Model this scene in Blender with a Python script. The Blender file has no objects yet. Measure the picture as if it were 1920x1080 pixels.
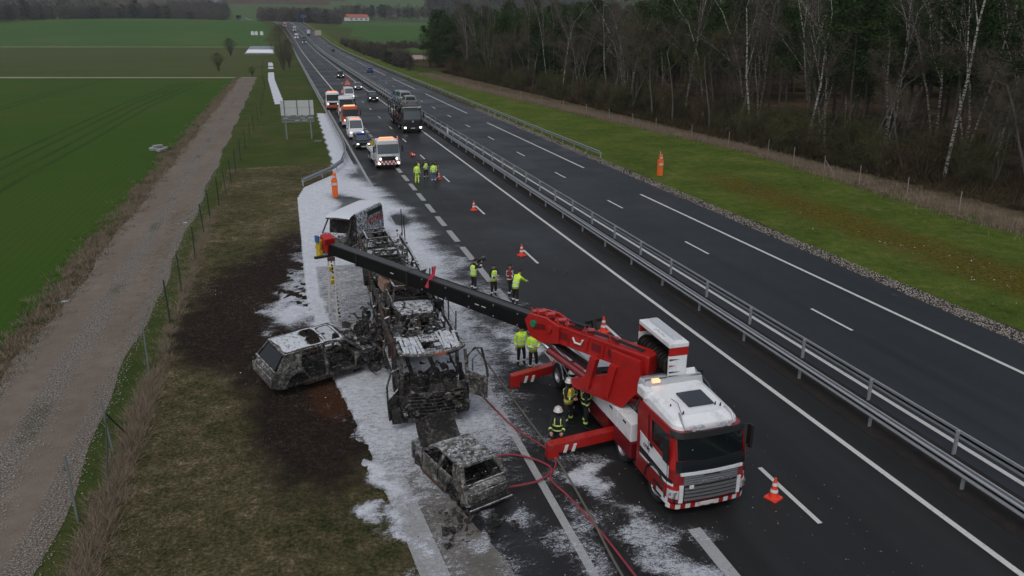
import bpy, math, random
import numpy as np
from mathutils import Vector, Matrix, noise
random.seed(7); RNG = np.random.default_rng(7)
R = math.radians; PI = math.pi
scene = bpy.context.scene
col = scene.collection

# ------------------------------------------------------------------ camera
CAM = Vector((-16.895, 0.0, 13.212)); PITCH = R(18.7525); YAW = R(15.8759); FPX = 1447.2
cam_data = bpy.data.cameras.new('camera'); cam = bpy.data.objects.new('camera', cam_data); col.objects.link(cam)
cam.location = CAM; cam.rotation_euler = (PI/2-PITCH, 0, -YAW)
cam_data.sensor_fit = 'HORIZONTAL'; cam_data.sensor_width = 36; cam_data.lens = FPX/1920*36
cam_data.clip_start = .5; cam_data.clip_end = 6000
scene.camera = cam
# ------------------------------------------------------------------ sky, sun, exposure
world = bpy.data.worlds.new('World'); scene.world = world; world.use_nodes = True
wn = world.node_tree.nodes; wl = world.node_tree.links; wn.clear()
sky = wn.new('ShaderNodeTexSky'); sky.sky_type = 'NISHITA'; sky.sun_disc = False
SUN_EL, SUN_AZ = R(58), R(215)
sky.sun_elevation = SUN_EL; sky.sun_rotation = SUN_AZ; sky.air_density = 1.0; sky.dust_density = 2.5; sky.ozone_density = .6
hs = wn.new('ShaderNodeHueSaturation'); hs.inputs['Saturation'].default_value = .42   # an overcast sky has little blue
bg = wn.new('ShaderNodeBackground'); bg.inputs['Strength'].default_value = .1
wo = wn.new('ShaderNodeOutputWorld')
wl.new(sky.outputs[0], hs.inputs['Color']); wl.new(hs.outputs[0], bg.inputs[0]); wl.new(bg.outputs[0], wo.inputs[0])
sl = bpy.data.lights.new('sun', 'SUN'); sl.energy = .55; sl.angle = R(35); sl.color = (1, .97, .93)
sun = bpy.data.objects.new('sun', sl); col.objects.link(sun)
sun.rotation_euler = (PI/2-SUN_EL, 0, -SUN_AZ+PI)
scene.view_settings.view_transform = 'Standard'; scene.view_settings.look = 'None'
scene.view_settings.exposure = .22; scene.view_settings.gamma = 1; scene.view_settings.use_curve_mapping = False
scene.cycles.max_bounces = 5; scene.cycles.transparent_max_bounces = 12
scene.cycles.caustics_reflective = False; scene.cycles.caustics_refractive = False

# ------------------------------------------------------------------ helpers
def tag(o, label=None, cat=None, group=None, kind=None):
    if label: o['label'] = label
    if cat: o['category'] = cat
    if group: o['group'] = group
    if kind: o['kind'] = kind
    return o

def N(nt, t, **kw):
    n = nt.nodes.new(t)
    for k, v in kw.items(): setattr(n, k, v)
    return n

def ramp(nt, src, stops):
    r = nt.nodes.new('ShaderNodeValToRGB'); e = r.color_ramp.elements
    while len(e) < len(stops): e.new(.5)
    for i, (p, c) in enumerate(stops):
        e[i].position = p; e[i].color = (c, c, c, 1) if not isinstance(c, tuple) else (*c, 1)
    nt.links.new(src, r.inputs[0]); return r.outputs[0]

def nz(nt, vec, scale, detail=4, rough=.55, dist=0):
    n = nt.nodes.new('ShaderNodeTexNoise'); n.inputs['Scale'].default_value = scale
    n.inputs['Detail'].default_value = detail; n.inputs['Roughness'].default_value = rough
    n.inputs['Distortion'].default_value = dist
    nt.links.new(vec, n.inputs['Vector']); return n.outputs['Fac']

def mixc(nt, fac, a, b, mode='MIX'):
    m = nt.nodes.new('ShaderNodeMix'); m.data_type = 'RGBA'; m.blend_type = mode
    for s, v in ((0, fac), (6, a), (7, b)):
        if hasattr(v, 'is_linked') or isinstance(v, bpy.types.NodeSocket): nt.links.new(v, m.inputs[s])
        else: m.inputs[s].default_value = v if s == 0 else (*v, 1)
    return m.outputs[2]

def base_mat(name, rough=.8, metal=0, spec=.5):
    m = bpy.data.materials.new(name); m.use_nodes = True; nt = m.node_tree
    b = nt.nodes['Principled BSDF']; b.inputs['Roughness'].default_value = rough
    b.inputs['Metallic'].default_value = metal; b.inputs['Specular IOR Level'].default_value = spec
    return m, nt, b

def bump(nt, b, h, strength, dist=.02):
    bp = nt.nodes.new('ShaderNodeBump'); bp.inputs['Strength'].default_value = strength
    bp.inputs['Distance'].default_value = dist
    nt.links.new(h, bp.inputs['Height']); nt.links.new(bp.outputs[0], b.inputs['Normal'])

def plain(name, c, rough=.6, metal=0, var=.12, scale=6, dirt=None, coat=0, spec=.5):
    """paint / plastic / metal: base colour with slight mottling and optional dirt"""
    m, nt, b = base_mat(name, rough, metal, spec)
    tc = N(nt, 'ShaderNodeTexCoord'); v = tc.outputs['Object']
    n = nz(nt, v, scale, 5)
    c1 = tuple(x*(1-var) for x in c); c2 = tuple(min(1, x*(1+var)) for x in c)
    o = mixc(nt, n, c1, c2)
    if dirt:
        f = ramp(nt, nz(nt, v, 2.3, 8, .7), [(.5, 0), (.72, dirt[1])])
        o = mixc(nt, f, o, dirt[0])
    nt.links.new(o, b.inputs['Base Color'])
    rr = N(nt, 'ShaderNodeMapRange'); rr.inputs['To Min'].default_value = rough*.85; rr.inputs['To Max'].default_value = min(1, rough*1.2)
    nt.links.new(n, rr.inputs[0]); nt.links.new(rr.outputs[0], b.inputs['Roughness'])
    if coat: b.inputs['Coat Weight'].default_value = coat; b.inputs['Coat Roughness'].default_value = .12
    return m

def glow(name, c, s):
    m, nt, b = base_mat(name, .3); b.inputs['Base Color'].default_value = (*c, 1)
    b.inputs['Emission Color'].default_value = (*c, 1); b.inputs['Emission Strength'].default_value = s
    return m

def ground(name, stops, scales=(.05, .6, 6), weights=(.35, .35, .3), rough=.95, bmp=.5, bscale=14, bdist=.06, stretch=(1, 1, 1), extra=None, spec=.04, gain=1.45):
    """ground cover: a colour ramp driven by noise at three sizes, in world metres"""
    m, nt, b = base_mat(name, rough, spec=spec)
    g = N(nt, 'ShaderNodeNewGeometry'); mp = N(nt, 'ShaderNodeMapping'); mp.inputs['Scale'].default_value = stretch
    nt.links.new(g.outputs['Position'], mp.inputs[0]); v = mp.outputs[0]
    acc = None
    for s, w in zip(scales, weights):
        k = N(nt, 'ShaderNodeMath', operation='MULTIPLY'); nt.links.new(nz(nt, v, s, 6, .6), k.inputs[0]); k.inputs[1].default_value = w
        if acc is None: acc = k.outputs[0]
        else:
            a = N(nt, 'ShaderNodeMath', operation='ADD'); nt.links.new(acc, a.inputs[0]); nt.links.new(k.outputs[0], a.inputs[1]); acc = a.outputs[0]
    c = ramp(nt, acc, [(p, tuple(min(.9, q*gain) for q in cc)) for p, cc in stops])
    if extra: c = extra(nt, v, c, g)
    nt.links.new(c, b.inputs['Base Color'])
    if bmp: bump(nt, b, nz(nt, v, bscale, 6, .7), bmp, bdist)
    return m

class MB:
    """collects shapes and links them as one mesh object"""
    def __init__(s): s.v = []; s.f = []; s.mi = []; s.m = 0; s.T = None
    def add(s, vs, fs):
        k = len(s.v)
        if s.T is not None: vs = [s.T @ Vector(p) for p in vs]
        s.v += [tuple(p) for p in vs]; s.f += [tuple(i+k for i in f) for f in fs]; s.mi += [s.m]*len(fs)
        return s
    def box(s, c, d, rz=0, rx=0, ry=0, taper=(1, 1)):
        x, y, z = (q/2 for q in d); tx, ty = taper
        vs = [Vector(p) for p in ((-x, -y, -z), (x, -y, -z), (x, y, -z), (-x, y, -z), (-x*tx, -y*ty, z), (x*tx, -y*ty, z), (x*tx, y*ty, z), (-x*tx, y*ty, z))]
        if rz or rx or ry:
            M = Matrix.Rotation(rz, 3, 'Z') @ Matrix.Rotation(ry, 3, 'Y') @ Matrix.Rotation(rx, 3, 'X'); vs = [M @ p for p in vs]
        return s.add([p+Vector(c) for p in vs], [(0, 3, 2, 1), (4, 5, 6, 7), (0, 1, 5, 4), (1, 2, 6, 5), (2, 3, 7, 6), (3, 0, 4, 7)])
    def bar(s, a, b, w, h=None, up=(0, 0, 1)):
        """rectangular bar from a to b"""
        a = Vector(a); b = Vector(b); h = h or w; d = (b-a).normalized(); u = Vector(up)
        if abs(d.dot(u)) > .98: u = Vector((1, 0, 0))
        r = d.cross(u).normalized(); u = r.cross(d)
        q = [r*w/2*i+u*h/2*j for i, j in ((-1, -1), (1, -1), (1, 1), (-1, 1))]
        return s.add([a+p for p in q]+[b+p for p in q], [(0, 1, 2, 3), (7, 6, 5, 4), (0, 4, 5, 1), (1, 5, 6, 2), (2, 6, 7, 3), (3, 7, 4, 0)])
    def tube(s, pts, r, n=6, caps=True):
        pts = [Vector(p) for p in pts]; rs = r if isinstance(r, (list, tuple)) else [r]*len(pts); vs = []; fs = []
        for i, p in enumerate(pts):
            d = (pts[min(i+1, len(pts)-1)]-pts[max(i-1, 0)]).normalized()
            u = Vector((0, 0, 1)) if abs(d.z) < .9 else Vector((1, 0, 0)); a = d.cross(u).normalized(); b = a.cross(d)
            vs += [p+(a*math.cos(2*PI*k/n)+b*math.sin(2*PI*k/n))*rs[i] for k in range(n)]
        for i in range(len(pts)-1):
            fs += [(i*n+k, i*n+(k+1) % n, (i+1)*n+(k+1) % n, (i+1)*n+k) for k in range(n)]
        if caps: fs += [tuple(range(n-1, -1, -1)), tuple(range((len(pts)-1)*n, len(pts)*n))]
        return s.add(vs, fs)
    def cyl(s, a, b, r0, r1=None, n=12): return s.tube([a, b], [r0, r1 if r1 is not None else r0], n)
    def lathe(s, c, prof, axis='z', n=16):
        """prof: (radius, height) pairs turned round an axis through c"""
        vs = []; fs = []; m = len(prof)
        for k in range(n):
            ca, sa = math.cos(2*PI*k/n), math.sin(2*PI*k/n)
            for r, h in prof:
                p = {'z': (r*ca, r*sa, h), 'x': (h, r*ca, r*sa), 'y': (r*sa, h, r*ca)}[axis]; vs.append(Vector(p)+Vector(c))
        for k in range(n):
            j = (k+1) % n; fs += [(k*m+i, j*m+i, j*m+i+1, k*m+i+1) for i in range(m-1)]
        return s.add(vs, fs)
    def prism(s, poly, a, b, axis='x'):
        """poly of 2D points extruded from a to b along axis; for x the points are (y, z), for y (x, z), for z (x, y)"""
        P = {'x': lambda p, t: (t, p[0], p[1]), 'y': lambda p, t: (p[0], t, p[1]), 'z': lambda p, t: (p[0], p[1], t)}[axis]; n = len(poly)
        return s.add([P(p, a) for p in poly]+[P(p, b) for p in poly], [tuple(range(n-1, -1, -1)), tuple(range(n, 2*n))]+[(i, (i+1) % n, n+(i+1) % n, n+i) for i in range(n)])
    def loft(s, rings, closed=True, caps=True):
        n = len(rings[0]); vs = [p for r in rings for p in r]; fs = []
        for i in range(len(rings)-1):
            for k in range(n if closed else n-1): fs.append((i*n+k, i*n+(k+1) % n, (i+1)*n+(k+1) % n, (i+1)*n+k))
        if caps and closed: fs += [tuple(range(n-1, -1, -1)), tuple(range((len(rings)-1)*n, len(rings)*n))]
        return s.add(vs, fs)
    def ball(s, c, r, n=10, m=6, sc=(1, 1, 1), z0=-1):
        rings = []
        for i in range(m+1):
            t = -PI/2+PI*i/m; z = math.sin(t)
            if z < z0: z = z0; 
            q = math.cos(t) if math.sin(t) >= z0 else math.sqrt(max(0, 1-z0*z0))
            q = max(q, .02)
            rings.append([(c[0]+r*sc[0]*q*math.cos(2*PI*k/n), c[1]+r*sc[1]*q*math.sin(2*PI*k/n), c[2]+r*sc[2]*z) for k in range(n)])
        return s.loft(rings)
    def panel(s, p00, p10, p11, p01, mu=.05, mv=.05, off=.012, th=.02, mu1=None, mv1=None):
        """a thin solid panel lying just proud of the quad p00 p10 p11 p01, with margins"""
        q = [Vector(p) for p in (p00, p10, p11, p01)]
        def at(u, v): return q[0]*(1-u)*(1-v)+q[1]*u*(1-v)+q[2]*u*v+q[3]*(1-u)*v
        nrm = (q[1]-q[0]).cross(q[3]-q[0]).normalized()
        a, b = mu, 1-(mu if mu1 is None else mu1); c, d = mv, 1-(mv if mv1 is None else mv1)
        o = [at(a, c), at(b, c), at(b, d), at(a, d)]
        return s.add([p+nrm*off for p in o]+[p+nrm*(off-th) for p in o], [(0, 1, 2, 3), (7, 6, 5, 4), (0, 4, 5, 1), (1, 5, 6, 2), (2, 6, 7, 3), (3, 7, 4, 0)])
    def build(s, name, mats, parent=None, loc=None, rot=None, smooth=False, bevel=0, **kw):
        me = bpy.data.meshes.new(name); me.from_pydata(s.v, [], s.f)
        if not isinstance(mats, (list, tuple)): mats = [mats]
        for m in mats: me.materials.append(m)
        if len(mats) > 1: me.polygons.foreach_set('material_index', s.mi)
        if smooth: me.polygons.foreach_set('use_smooth', [True]*len(s.f))
        me.update(); o = bpy.data.objects.new(name, me); col.objects.link(o)
        if smooth: 
            try: me.set_sharp_from_angle(angle=R(38))
            except Exception: pass
        if parent: o.parent = parent
        if loc: o.location = loc
        if rot: o.rotation_euler = rot
        if bevel:
            b = o.modifiers.new('bevel', 'BEVEL'); b.width = bevel; b.segments = 2; b.limit_method = 'ANGLE'
        if kw: tag(o, **kw)
        return o

def thing(name, label, cat, loc=(0, 0, 0), rz=0, group=None, rot=None):
    o = bpy.data.objects.new(name, None); col.objects.link(o); o.location = loc
    o.rotation_euler = rot or (0, 0, rz); o.empty_display_size = .3
    return tag(o, label, cat, group)

def kids(o): return [c for c in bpy.data.objects if c.parent == o]
def dup(o, loc, rz=0, label=None, tree=None, scale=None):
    """copy of a thing with copies of its parts (tree: cached list of (part, sub-parts))"""
    r = o.copy(); col.objects.link(r); r.location = loc; r.rotation_euler = (0, 0, rz)
    if scale: r.scale = scale
    if label: r['label'] = label
    for ch, subs in tree:
        c = ch.copy(); col.objects.link(c); c.parent = r
        for g in subs: d = g.copy(); col.objects.link(d); d.parent = c
    return r
def tree_of(o): return [(c, kids(c)) for c in kids(o)]

def mesh_np(name, V, F, mats, mi=None, smooth=False, parent=None):
    me = bpy.data.meshes.new(name); V = np.asarray(V, np.float32); F = np.asarray(F, np.int32); k = F.shape[1]
    me.vertices.add(len(V)); me.vertices.foreach_set('co', V.ravel())
    me.loops.add(F.size); me.loops.foreach_set('vertex_index', F.ravel())
    me.polygons.add(len(F)); me.polygons.foreach_set('loop_start', np.arange(0, F.size, k, dtype=np.int32))
    me.polygons.foreach_set('loop_total', np.full(len(F), k, np.int32))
    for m in (mats if isinstance(mats, (list, tuple)) else [mats]): me.materials.append(m)
    if mi is not None: me.polygons.foreach_set('material_index', np.asarray(mi, np.int32))
    if smooth: me.polygons.foreach_set('use_smooth', np.ones(len(F), bool))
    me.update(calc_edges=True); me.validate()
    o = bpy.data.objects.new(name, me); col.objects.link(o)
    if parent: o.parent = parent
    return o

# ------------------------------------------------------------------ the lie of the land
SD, CD = math.sin(YAW), math.cos(YAW)
PX = np.array([-200, 380, 440, 500, 560, 620, 690, 745, 800, 860, 950, 1100, 1500, 1900, 2400, 3200, 4500], float)
PZ = np.array([0, 0, .3, 1.0, 2.2, 4.3, 8.2, 11.2, 12.5, 12, 14.5, 23, 50, 78, 116, 150, 180], float)
def depth_of(x, y): return (x-CAM.x)*SD+y*CD, (x-CAM.x)*CD-y*SD
def land(x, y):
    """height of the open country at x, y (arrays or numbers)"""
    d, l = depth_of(x, y)
    z = sum(np.interp(d+o, PX, PZ) for o in (-24, -12, 0, 12, 24))/5
    z = z+8*np.exp(-((d-790)/130)**2-((l+370)/190)**2)
    return z
def bend(y):
    """sideways drift of the road far ahead"""
    return -14*(np.maximum(np.asarray(y, float)-560, 0)/270)**2
def road_z(x, y):
    d, l = depth_of(x, y)
    return land(x, y)+np.interp(d, [260, 480], [0, .5])

def strip(name, x0, x1, ys, mat, dz=0, nx=1, kind='structure', thick=None, z=None):
    """a sheet following the road: x0, x1 may be functions of y"""
    ys = np.asarray(ys, float); f0 = x0 if callable(x0) else (lambda y: x0+0*y); f1 = x1 if callable(x1) else (lambda y: x1+0*y)
    X = np.array([f0(ys)+(f1(ys)-f0(ys))*i/nx+bend(ys) for i in range(nx+1)]); Y = np.tile(ys, (nx+1, 1))
    Z = road_z(X, Y)+dz
    V = np.stack([X, Y, Z], -1).reshape(-1, 3); n = len(ys); F = []
    for i in range(nx):
        a = np.arange(n-1)+i*n; F.append(np.stack([a, a+n, a+n+1, a+1], -1))
    o = mesh_np(name, V, np.concatenate(F), mat, smooth=True); o['kind'] = kind
    return o
YS = np.concatenate([np.arange(-12, 380, 8), np.arange(380, 850, 10)])
# ------------------------------------------------------------------ materials
def asphalt_mat(name, c0, c1, rough=.62, sp=.12):
    m, nt, b = base_mat(name, rough, spec=sp)
    g = N(nt, 'ShaderNodeNewGeometry'); p = g.outputs['Position']
    mp = N(nt, 'ShaderNodeMapping'); mp.inputs['Scale'].default_value = (1.1, .035, 1); nt.links.new(p, mp.inputs[0])
    s = nz(nt, mp.outputs[0], 1.0, 4, .55); big = nz(nt, p, .12, 5, .6); fine = nz(nt, p, 55, 3, .7)
    c = mixc(nt, ramp(nt, s, [(.38, 0), (.62, 1)]), tuple(x*.78 for x in c0), tuple(x*1.12 for x in c1))
    c = mixc(nt, ramp(nt, big, [(.35, 0), (.7, .55)]), c, tuple(x*1.5 for x in c1))
    c = mixc(nt, ramp(nt, fine, [(.5, 0), (.75, .5)]), c, tuple(x*2.2 for x in c1))
    spk = ramp(nt, nz(nt, p, 9, 2, .5), [(.74, 0), (.77, .7)])
    c = mixc(nt, spk, c, tuple(x*2.6 for x in c1))
    nt.links.new(c, b.inputs['Base Color']); bump(nt, b, fine, .35, .008)
    r = ramp(nt, big, [(.3, rough-.14), (.7, rough+.12)]); nt.links.new(r, b.inputs['Roughness'])
    return m
M = {}
M['asphalt'] = asphalt_mat('asphalt_near_side', (.0085, .0088, .009), (.0125, .0128, .013), .55, .32)
M['asphalt_far'] = asphalt_mat('asphalt_far_side', (.010, .0115, .0135), (.014, .0165, .019), .52, .36)
M['asphalt_bay'] = asphalt_mat('asphalt_wet_bay', (.009, .009, .0095), (.015, .015, .016), .4, .35)
M['reserve'] = ground('dirty_reserve', [(.3, (.018, .018, .018)), (.5, (.032, .029, .027)), (.7, (.05, .044, .04))], (.3, 2, 12), rough=.9, bmp=.3, gain=.9)
def worn_white(name, c=(.62, .62, .6)):
    def ex(nt, v, cc, g):
        return mixc(nt, ramp(nt, nz(nt, v, 14, 6, .75), [(.56, 0), (.7, .75)]), cc, (.06, .06, .06))
    return ground(name, [(.3, tuple(x*.8 for x in c)), (.7, c)], (.2, 2, 9), rough=.75, bmp=.1, extra=ex, gain=1)
M['paint'] = worn_white('road_paint'); M['paint_grey'] = worn_white('road_paint_grey', (.36, .37, .37))

def crop_extra(nt, v, c, g):
    w = nt.nodes.new('ShaderNodeTexWave'); w.inputs['Scale'].default_value = .55; w.inputs['Distortion'].default_value = 3; w.inputs['Detail'].default_value = 3
    w.inputs['Detail Scale'].default_value = .2
    nt.links.new(v, w.inputs['Vector'])
    c = mixc(nt, ramp(nt, w.outputs['Fac'], [(.3, 0), (.9, .22)]), c, (.03, .055, .012))
    return mixc(nt, ramp(nt, nz(nt, v, 1.6, 7, .7), [(.45, 0), (.8, .5)]), c, (.055, .068, .022))
M['crop'] = ground('young_wheat', [(.36, (.020, .045, .006)), (.46, (.027, .062, .008)), (.54, (.034, .062, .010)), (.63, (.052, .062, .014))], (.018, .09, 4), (.45, .25, .3), bmp=.7, bscale=22, bdist=.05, extra=crop_extra)
M['crop_rut'] = ground('wheat_tramline', [(.4, (.018, .036, .007)), (.6, (.030, .048, .011))], (.1, 1, 5), bmp=.5)
def bank_extra(nt, v, c, g):
    """burnt ground round the wrecks: soot, scorched brown earth; a stain with its own shape"""
    sp = N(nt, 'ShaderNodeSeparateXYZ'); nt.links.new(g.outputs['Position'], sp.inputs[0])
    def blob(cx, cy, rx, ry):
        q = None
        for s, cc, r in ((sp.outputs[0], cx, rx), (sp.outputs[1], cy, ry)):
            a = N(nt, 'ShaderNodeMath', operation='SUBTRACT'); nt.links.new(s, a.inputs[0]); a.inputs[1].default_value = cc
            d = N(nt, 'ShaderNodeMath', operation='DIVIDE'); nt.links.new(a.outputs[0], d.inputs[0]); d.inputs[1].default_value = r
            e = N(nt, 'ShaderNodeMath', operation='POWER'); nt.links.new(d.outputs[0], e.inputs[0]); e.inputs[1].default_value = 2
            if q is None: q = e.outputs[0]
            else:
                t = N(nt, 'ShaderNodeMath', operation='ADD'); nt.links.new(q, t.inputs[0]); nt.links.new(e.outputs[0], t.inputs[1]); q = t.outputs[0]
        t = N(nt, 'ShaderNodeMath', operation='SQRT'); nt.links.new(q, t.inputs[0])
        mr = N(nt, 'ShaderNodeMapRange', clamp=False); mr.inputs['From Min'].default_value = 0; mr.inputs['From Max'].default_value = 1
        mr.inputs['To Min'].default_value = 1; mr.inputs['To Max'].default_value = 0; nt.links.new(t.outputs[0], mr.inputs[0]); return mr.outputs[0]
    def mx(a, b):
        t = N(nt, 'ShaderNodeMath', operation='MAXIMUM'); nt.links.new(a, t.inputs[0]); nt.links.new(b, t.inputs[1]); return t.outputs[0]
    n1 = nz(nt, v, .9, 7, .65); n3 = nz(nt, v, 5, 6, .7)
    soot = mx(mx(mx(blob(-18.2, 39, 4.6, 9.5), blob(-17.6, 31.5, 3.0, 5.0)), blob(-16.8, 26.5, 2.6, 6.5)), mx(blob(-20.2, 35.5, 2.9, 5.5), blob(-16.8, 46.5, 2.6, 7)))
    a = N(nt, 'ShaderNodeMath', operation='ADD'); nt.links.new(soot, a.inputs[0]); nt.links.new(n1, a.inputs[1])
    a3 = N(nt, 'ShaderNodeMath', operation='MULTIPLY_ADD'); nt.links.new(n3, a3.inputs[0]); a3.inputs[1].default_value = .7; nt.links.new(soot, a3.inputs[2])
    a4 = N(nt, 'ShaderNodeMath', operation='MULTIPLY_ADD'); nt.links.new(n1, a4.inputs[0]); a4.inputs[1].default_value = .8; nt.links.new(a3.outputs[0], a4.inputs[2])
    f = ramp(nt, a4.outputs[0], [(.66, 0), (.86, .55), (1, .95)])
    brown = ramp(nt, n3, [(.3, (.011, .010, .010)), (.5, (.026, .019, .017)), (.68, (.055, .037, .030))])
    c = mixc(nt, f, c, brown)
    rb = blob(-16.2, 27.2, 1.3, 3.2); a2 = N(nt, 'ShaderNodeMath', operation='ADD'); nt.links.new(rb, a2.inputs[0]); nt.links.new(n3, a2.inputs[1])
    return mixc(nt, ramp(nt, a2.outputs[0], [(.72, 0), (.95, .85)]), c, (.075, .032, .018))
M['bank'] = ground('bank_turf', [(.37, (.014, .017, .007)), (.44, (.036, .040, .016)), (.51, (.072, .061, .031)), (.57, (.12, .098, .058)), (.64, (.25, .21, .14))], (.22, 1.6, 10), (.28, .27, .45), bmp=1, bscale=11, bdist=.14, extra=bank_extra)
M['turf'] = ground('verge_turf', [(.36, (.020, .034, .008)), (.47, (.034, .050, .012)), (.55, (.048, .054, .017)), (.66, (.080, .070, .032))], (.05, .4, 5), (.35, .3, .35), bmp=.9, bscale=9, bdist=.08)
def moss_extra(nt, v, c, g):
    sp = N(nt, 'ShaderNodeSeparateXYZ'); nt.links.new(g.outputs['Position'], sp.inputs[0])
    a = N(nt, 'ShaderNodeMapRange', clamp=False); a.inputs['From Min'].default_value = 17.4; a.inputs['From Max'].default_value = 20.6; nt.links.new(sp.outputs[0], a.inputs[0])
    t = N(nt, 'ShaderNodeMath', operation='PINGPONG'); t.inputs[1].default_value = 1
    k = N(nt, 'ShaderNodeMapRange'); k.inputs['From Min'].default_value = 15.8; k.inputs['From Max'].default_value = 19.8; nt.links.new(sp.outputs[0], k.inputs[0])
    k2 = N(nt, 'ShaderNodeMapRange'); k2.inputs['From Min'].default_value = 25.5; k2.inputs['From Max'].default_value = 21.4; nt.links.new(sp.outputs[0], k2.inputs[0])
    k3 = N(nt, 'ShaderNodeMapRange'); k3.inputs['From Min'].default_value = 74; k3.inputs['From Max'].default_value = 58; nt.links.new(sp.outputs[1], k3.inputs[0])
    q = None
    for o in (k, k2, k3):
        if q is None: q = o.outputs[0]
        else:
            mlt = N(nt, 'ShaderNodeMath', operation='MULTIPLY'); nt.links.new(q, mlt.inputs[0]); nt.links.new(o.outputs[0], mlt.inputs[1]); q = mlt.outputs[0]
    ad = N(nt, 'ShaderNodeMath', operation='MULTIPLY_ADD'); nt.links.new(nz(nt, v, .5, 6, .65), ad.inputs[0]); ad.inputs[1].default_value = 1.0; nt.links.new(q, ad.inputs[2])
    f = ramp(nt, ad.outputs[0], [(.95, 0), (1.0, .02)]); 
    mr = N(nt, 'ShaderNodeMapRange'); mr.inputs['From Min'].default_value = .85; mr.inputs['From Max'].default_value = 1.5; nt.links.new(ad.outputs[0], mr.inputs[0])
    cc = ramp(nt, nz(nt, v, 5, 6, .75), [(.35, (.040, .030, .010)), (.48, (.085, .070, .010)), (.58, (.115, .10, .016)), (.68, (.20, .17, .07))])
    return mixc(nt, mr.outputs[0], c, cc)
M['verge'] = ground('mossy_verge', [(.37, (.016, .032, .005)), (.45, (.040, .064, .010)), (.54, (.064, .084, .016)), (.64, (.12, .12, .04))], (.2, 1.3, 9), (.35, .3, .35), bmp=.9, bscale=8, bdist=.1, extra=moss_extra)
M['rough'] = ground('dead_grass_floor', [(.35, (.035, .028, .016)), (.5, (.07, .055, .034)), (.66, (.13, .10, .065))], (.1, .8, 5), bmp=1, bscale=7, bdist=.12)
M['forest_floor'] = ground('leaf_litter', [(.35, (.014, .011, .007)), (.47, (.034, .025, .015)), (.56, (.075, .05, .032)), (.66, (.13, .085, .055))], (.04, .4, 4), (.4, .3, .3), bmp=1, bscale=5, bdist=.15)
def track_extra(nt, v, c, g):
    sp = N(nt, 'ShaderNodeSeparateXYZ'); nt.links.new(g.outputs['Position'], sp.inputs[0])
    mr = N(nt, 'ShaderNodeMapRange', clamp=False); mr.inputs['From Min'].default_value = -28.3; mr.inputs['From Max'].default_value = -24.4; nt.links.new(sp.outputs[0], mr.inputs[0])
    ad = N(nt, 'ShaderNodeMath', operation='MULTIPLY_ADD'); nt.links.new(nz(nt, v, .35, 4), ad.inputs[0]); ad.inputs[1].default_value = .22; nt.links.new(mr.outputs[0], ad.inputs[2])
    stones = ramp(nt, nz(nt, v, 16, 4, .8), [(.40, (.040, .034, .028)), (.5, (.12, .105, .092)), (.6, (.40, .37, .33))])
    f = ramp(nt, ad.outputs[0], [(.06, .9), (.15, .1), (.40, 0), (.47, .85), (.64, .85), (.71, .05), (.97, 0), (1.0, .6)])
    c = mixc(nt, f, c, stones)
    gr = ramp(nt, nz(nt, v, .22, 4, .6), [(.52, 0), (.62, .5)])
    fc = ramp(nt, ad.outputs[0], [(.45, 0), (.52, 1), (.62, 1), (.68, 0)])
    ml = N(nt, 'ShaderNodeMath', operation='MULTIPLY'); nt.links.new(gr, ml.inputs[0]); nt.links.new(fc, ml.inputs[1])
    return mixc(nt, ml.outputs[0], c, (.045, .05, .022))
M['track'] = ground('stony_track', [(.35, (.086, .068, .053)), (.5, (.118, .096, .078)), (.65, (.155, .130, .108))], (.15, 1.5, 14), bmp=.6, bscale=16, bdist=.03, extra=track_extra)
M['tan_path'] = ground('earth_path', [(.35, (.13, .12, .075)), (.65, (.22, .2, .14))], (.05, .5, 4), bmp=.3)
M['crop_olive'] = ground('olive_field', [(.4, (.038, .052, .016)), (.6, (.054, .060, .022))], (.006, .03, .3), bmp=0)
M['crop_bright'] = ground('bright_green_field', [(.38, (.030, .062, .016)), (.5, (.036, .076, .018)), (.62, (.055, .078, .026))], (.006, .02, .2), bmp=0)
M['crop_far'] = ground('pale_green_hill', [(.38, (.038, .064, .024)), (.5, (.046, .078, .028)), (.62, (.058, .078, .036))], (.003, .01, .08), bmp=0)
M['concrete'] = ground('wet_concrete', [(.33, (.075, .068, .06)), (.5, (.125, .115, .102)), (.66, (.19, .178, .16))], (.3, 1.8, 12), rough=.55, bmp=.25, bscale=25, bdist=.01, spec=.2, gain=1)
M['kerbstone'] = ground('kerb_concrete', [(.35, (.19, .19, .19)), (.65, (.40, .40, .40))], (.5, 3, 14), rough=.7, bmp=.3, gain=1)
M['gravel_edge'] = ground('gravel_edge', [(.40, (.014, .013, .010)), (.49, (.040, .030, .026)), (.56, (.075, .066, .052)), (.64, (.15, .135, .11))], (.45, 1.6, 9), (.45, .3, .25), bmp=1, bscale=14, bdist=.05)
M['steel'] = plain('galvanised_steel', (.37, .39, .41), .45, .35, .15, 3)
M['post_green'] = plain('dark_green_post', (.03, .04, .035), .6, .2)
M['post_grey'] = plain('grey_post', (.22, .25, .25), .55, .4)
M['wood_post'] = plain('weathered_post', (.26, .24, .21), .9, 0, .3, 9)
M['black'] = plain('black_plastic', (.012, .012, .013), .5, 0, .2, 12)
M['rubber'] = plain('tyre_rubber', (.014, .014, .014), .85, 0, .3, 14, dirt=((.07, .065, .06), .5))
M['rim'] = plain('wheel_rim', (.42, .42, .43), .35, .8)
M['glass'] = plain('dark_window_glass', (.006, .009, .010), .06, 0, .1, spec=.5)
M['glass_pale'] = plain('pale_window_glass', (.05, .07, .085), .08, 0, .1, spec=.8)
M['red'] = plain('red_machine_paint', (.42, .014, .012), .32, 0, .12, 3, dirt=((.10, .025, .02), .65), coat=.35)
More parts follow.
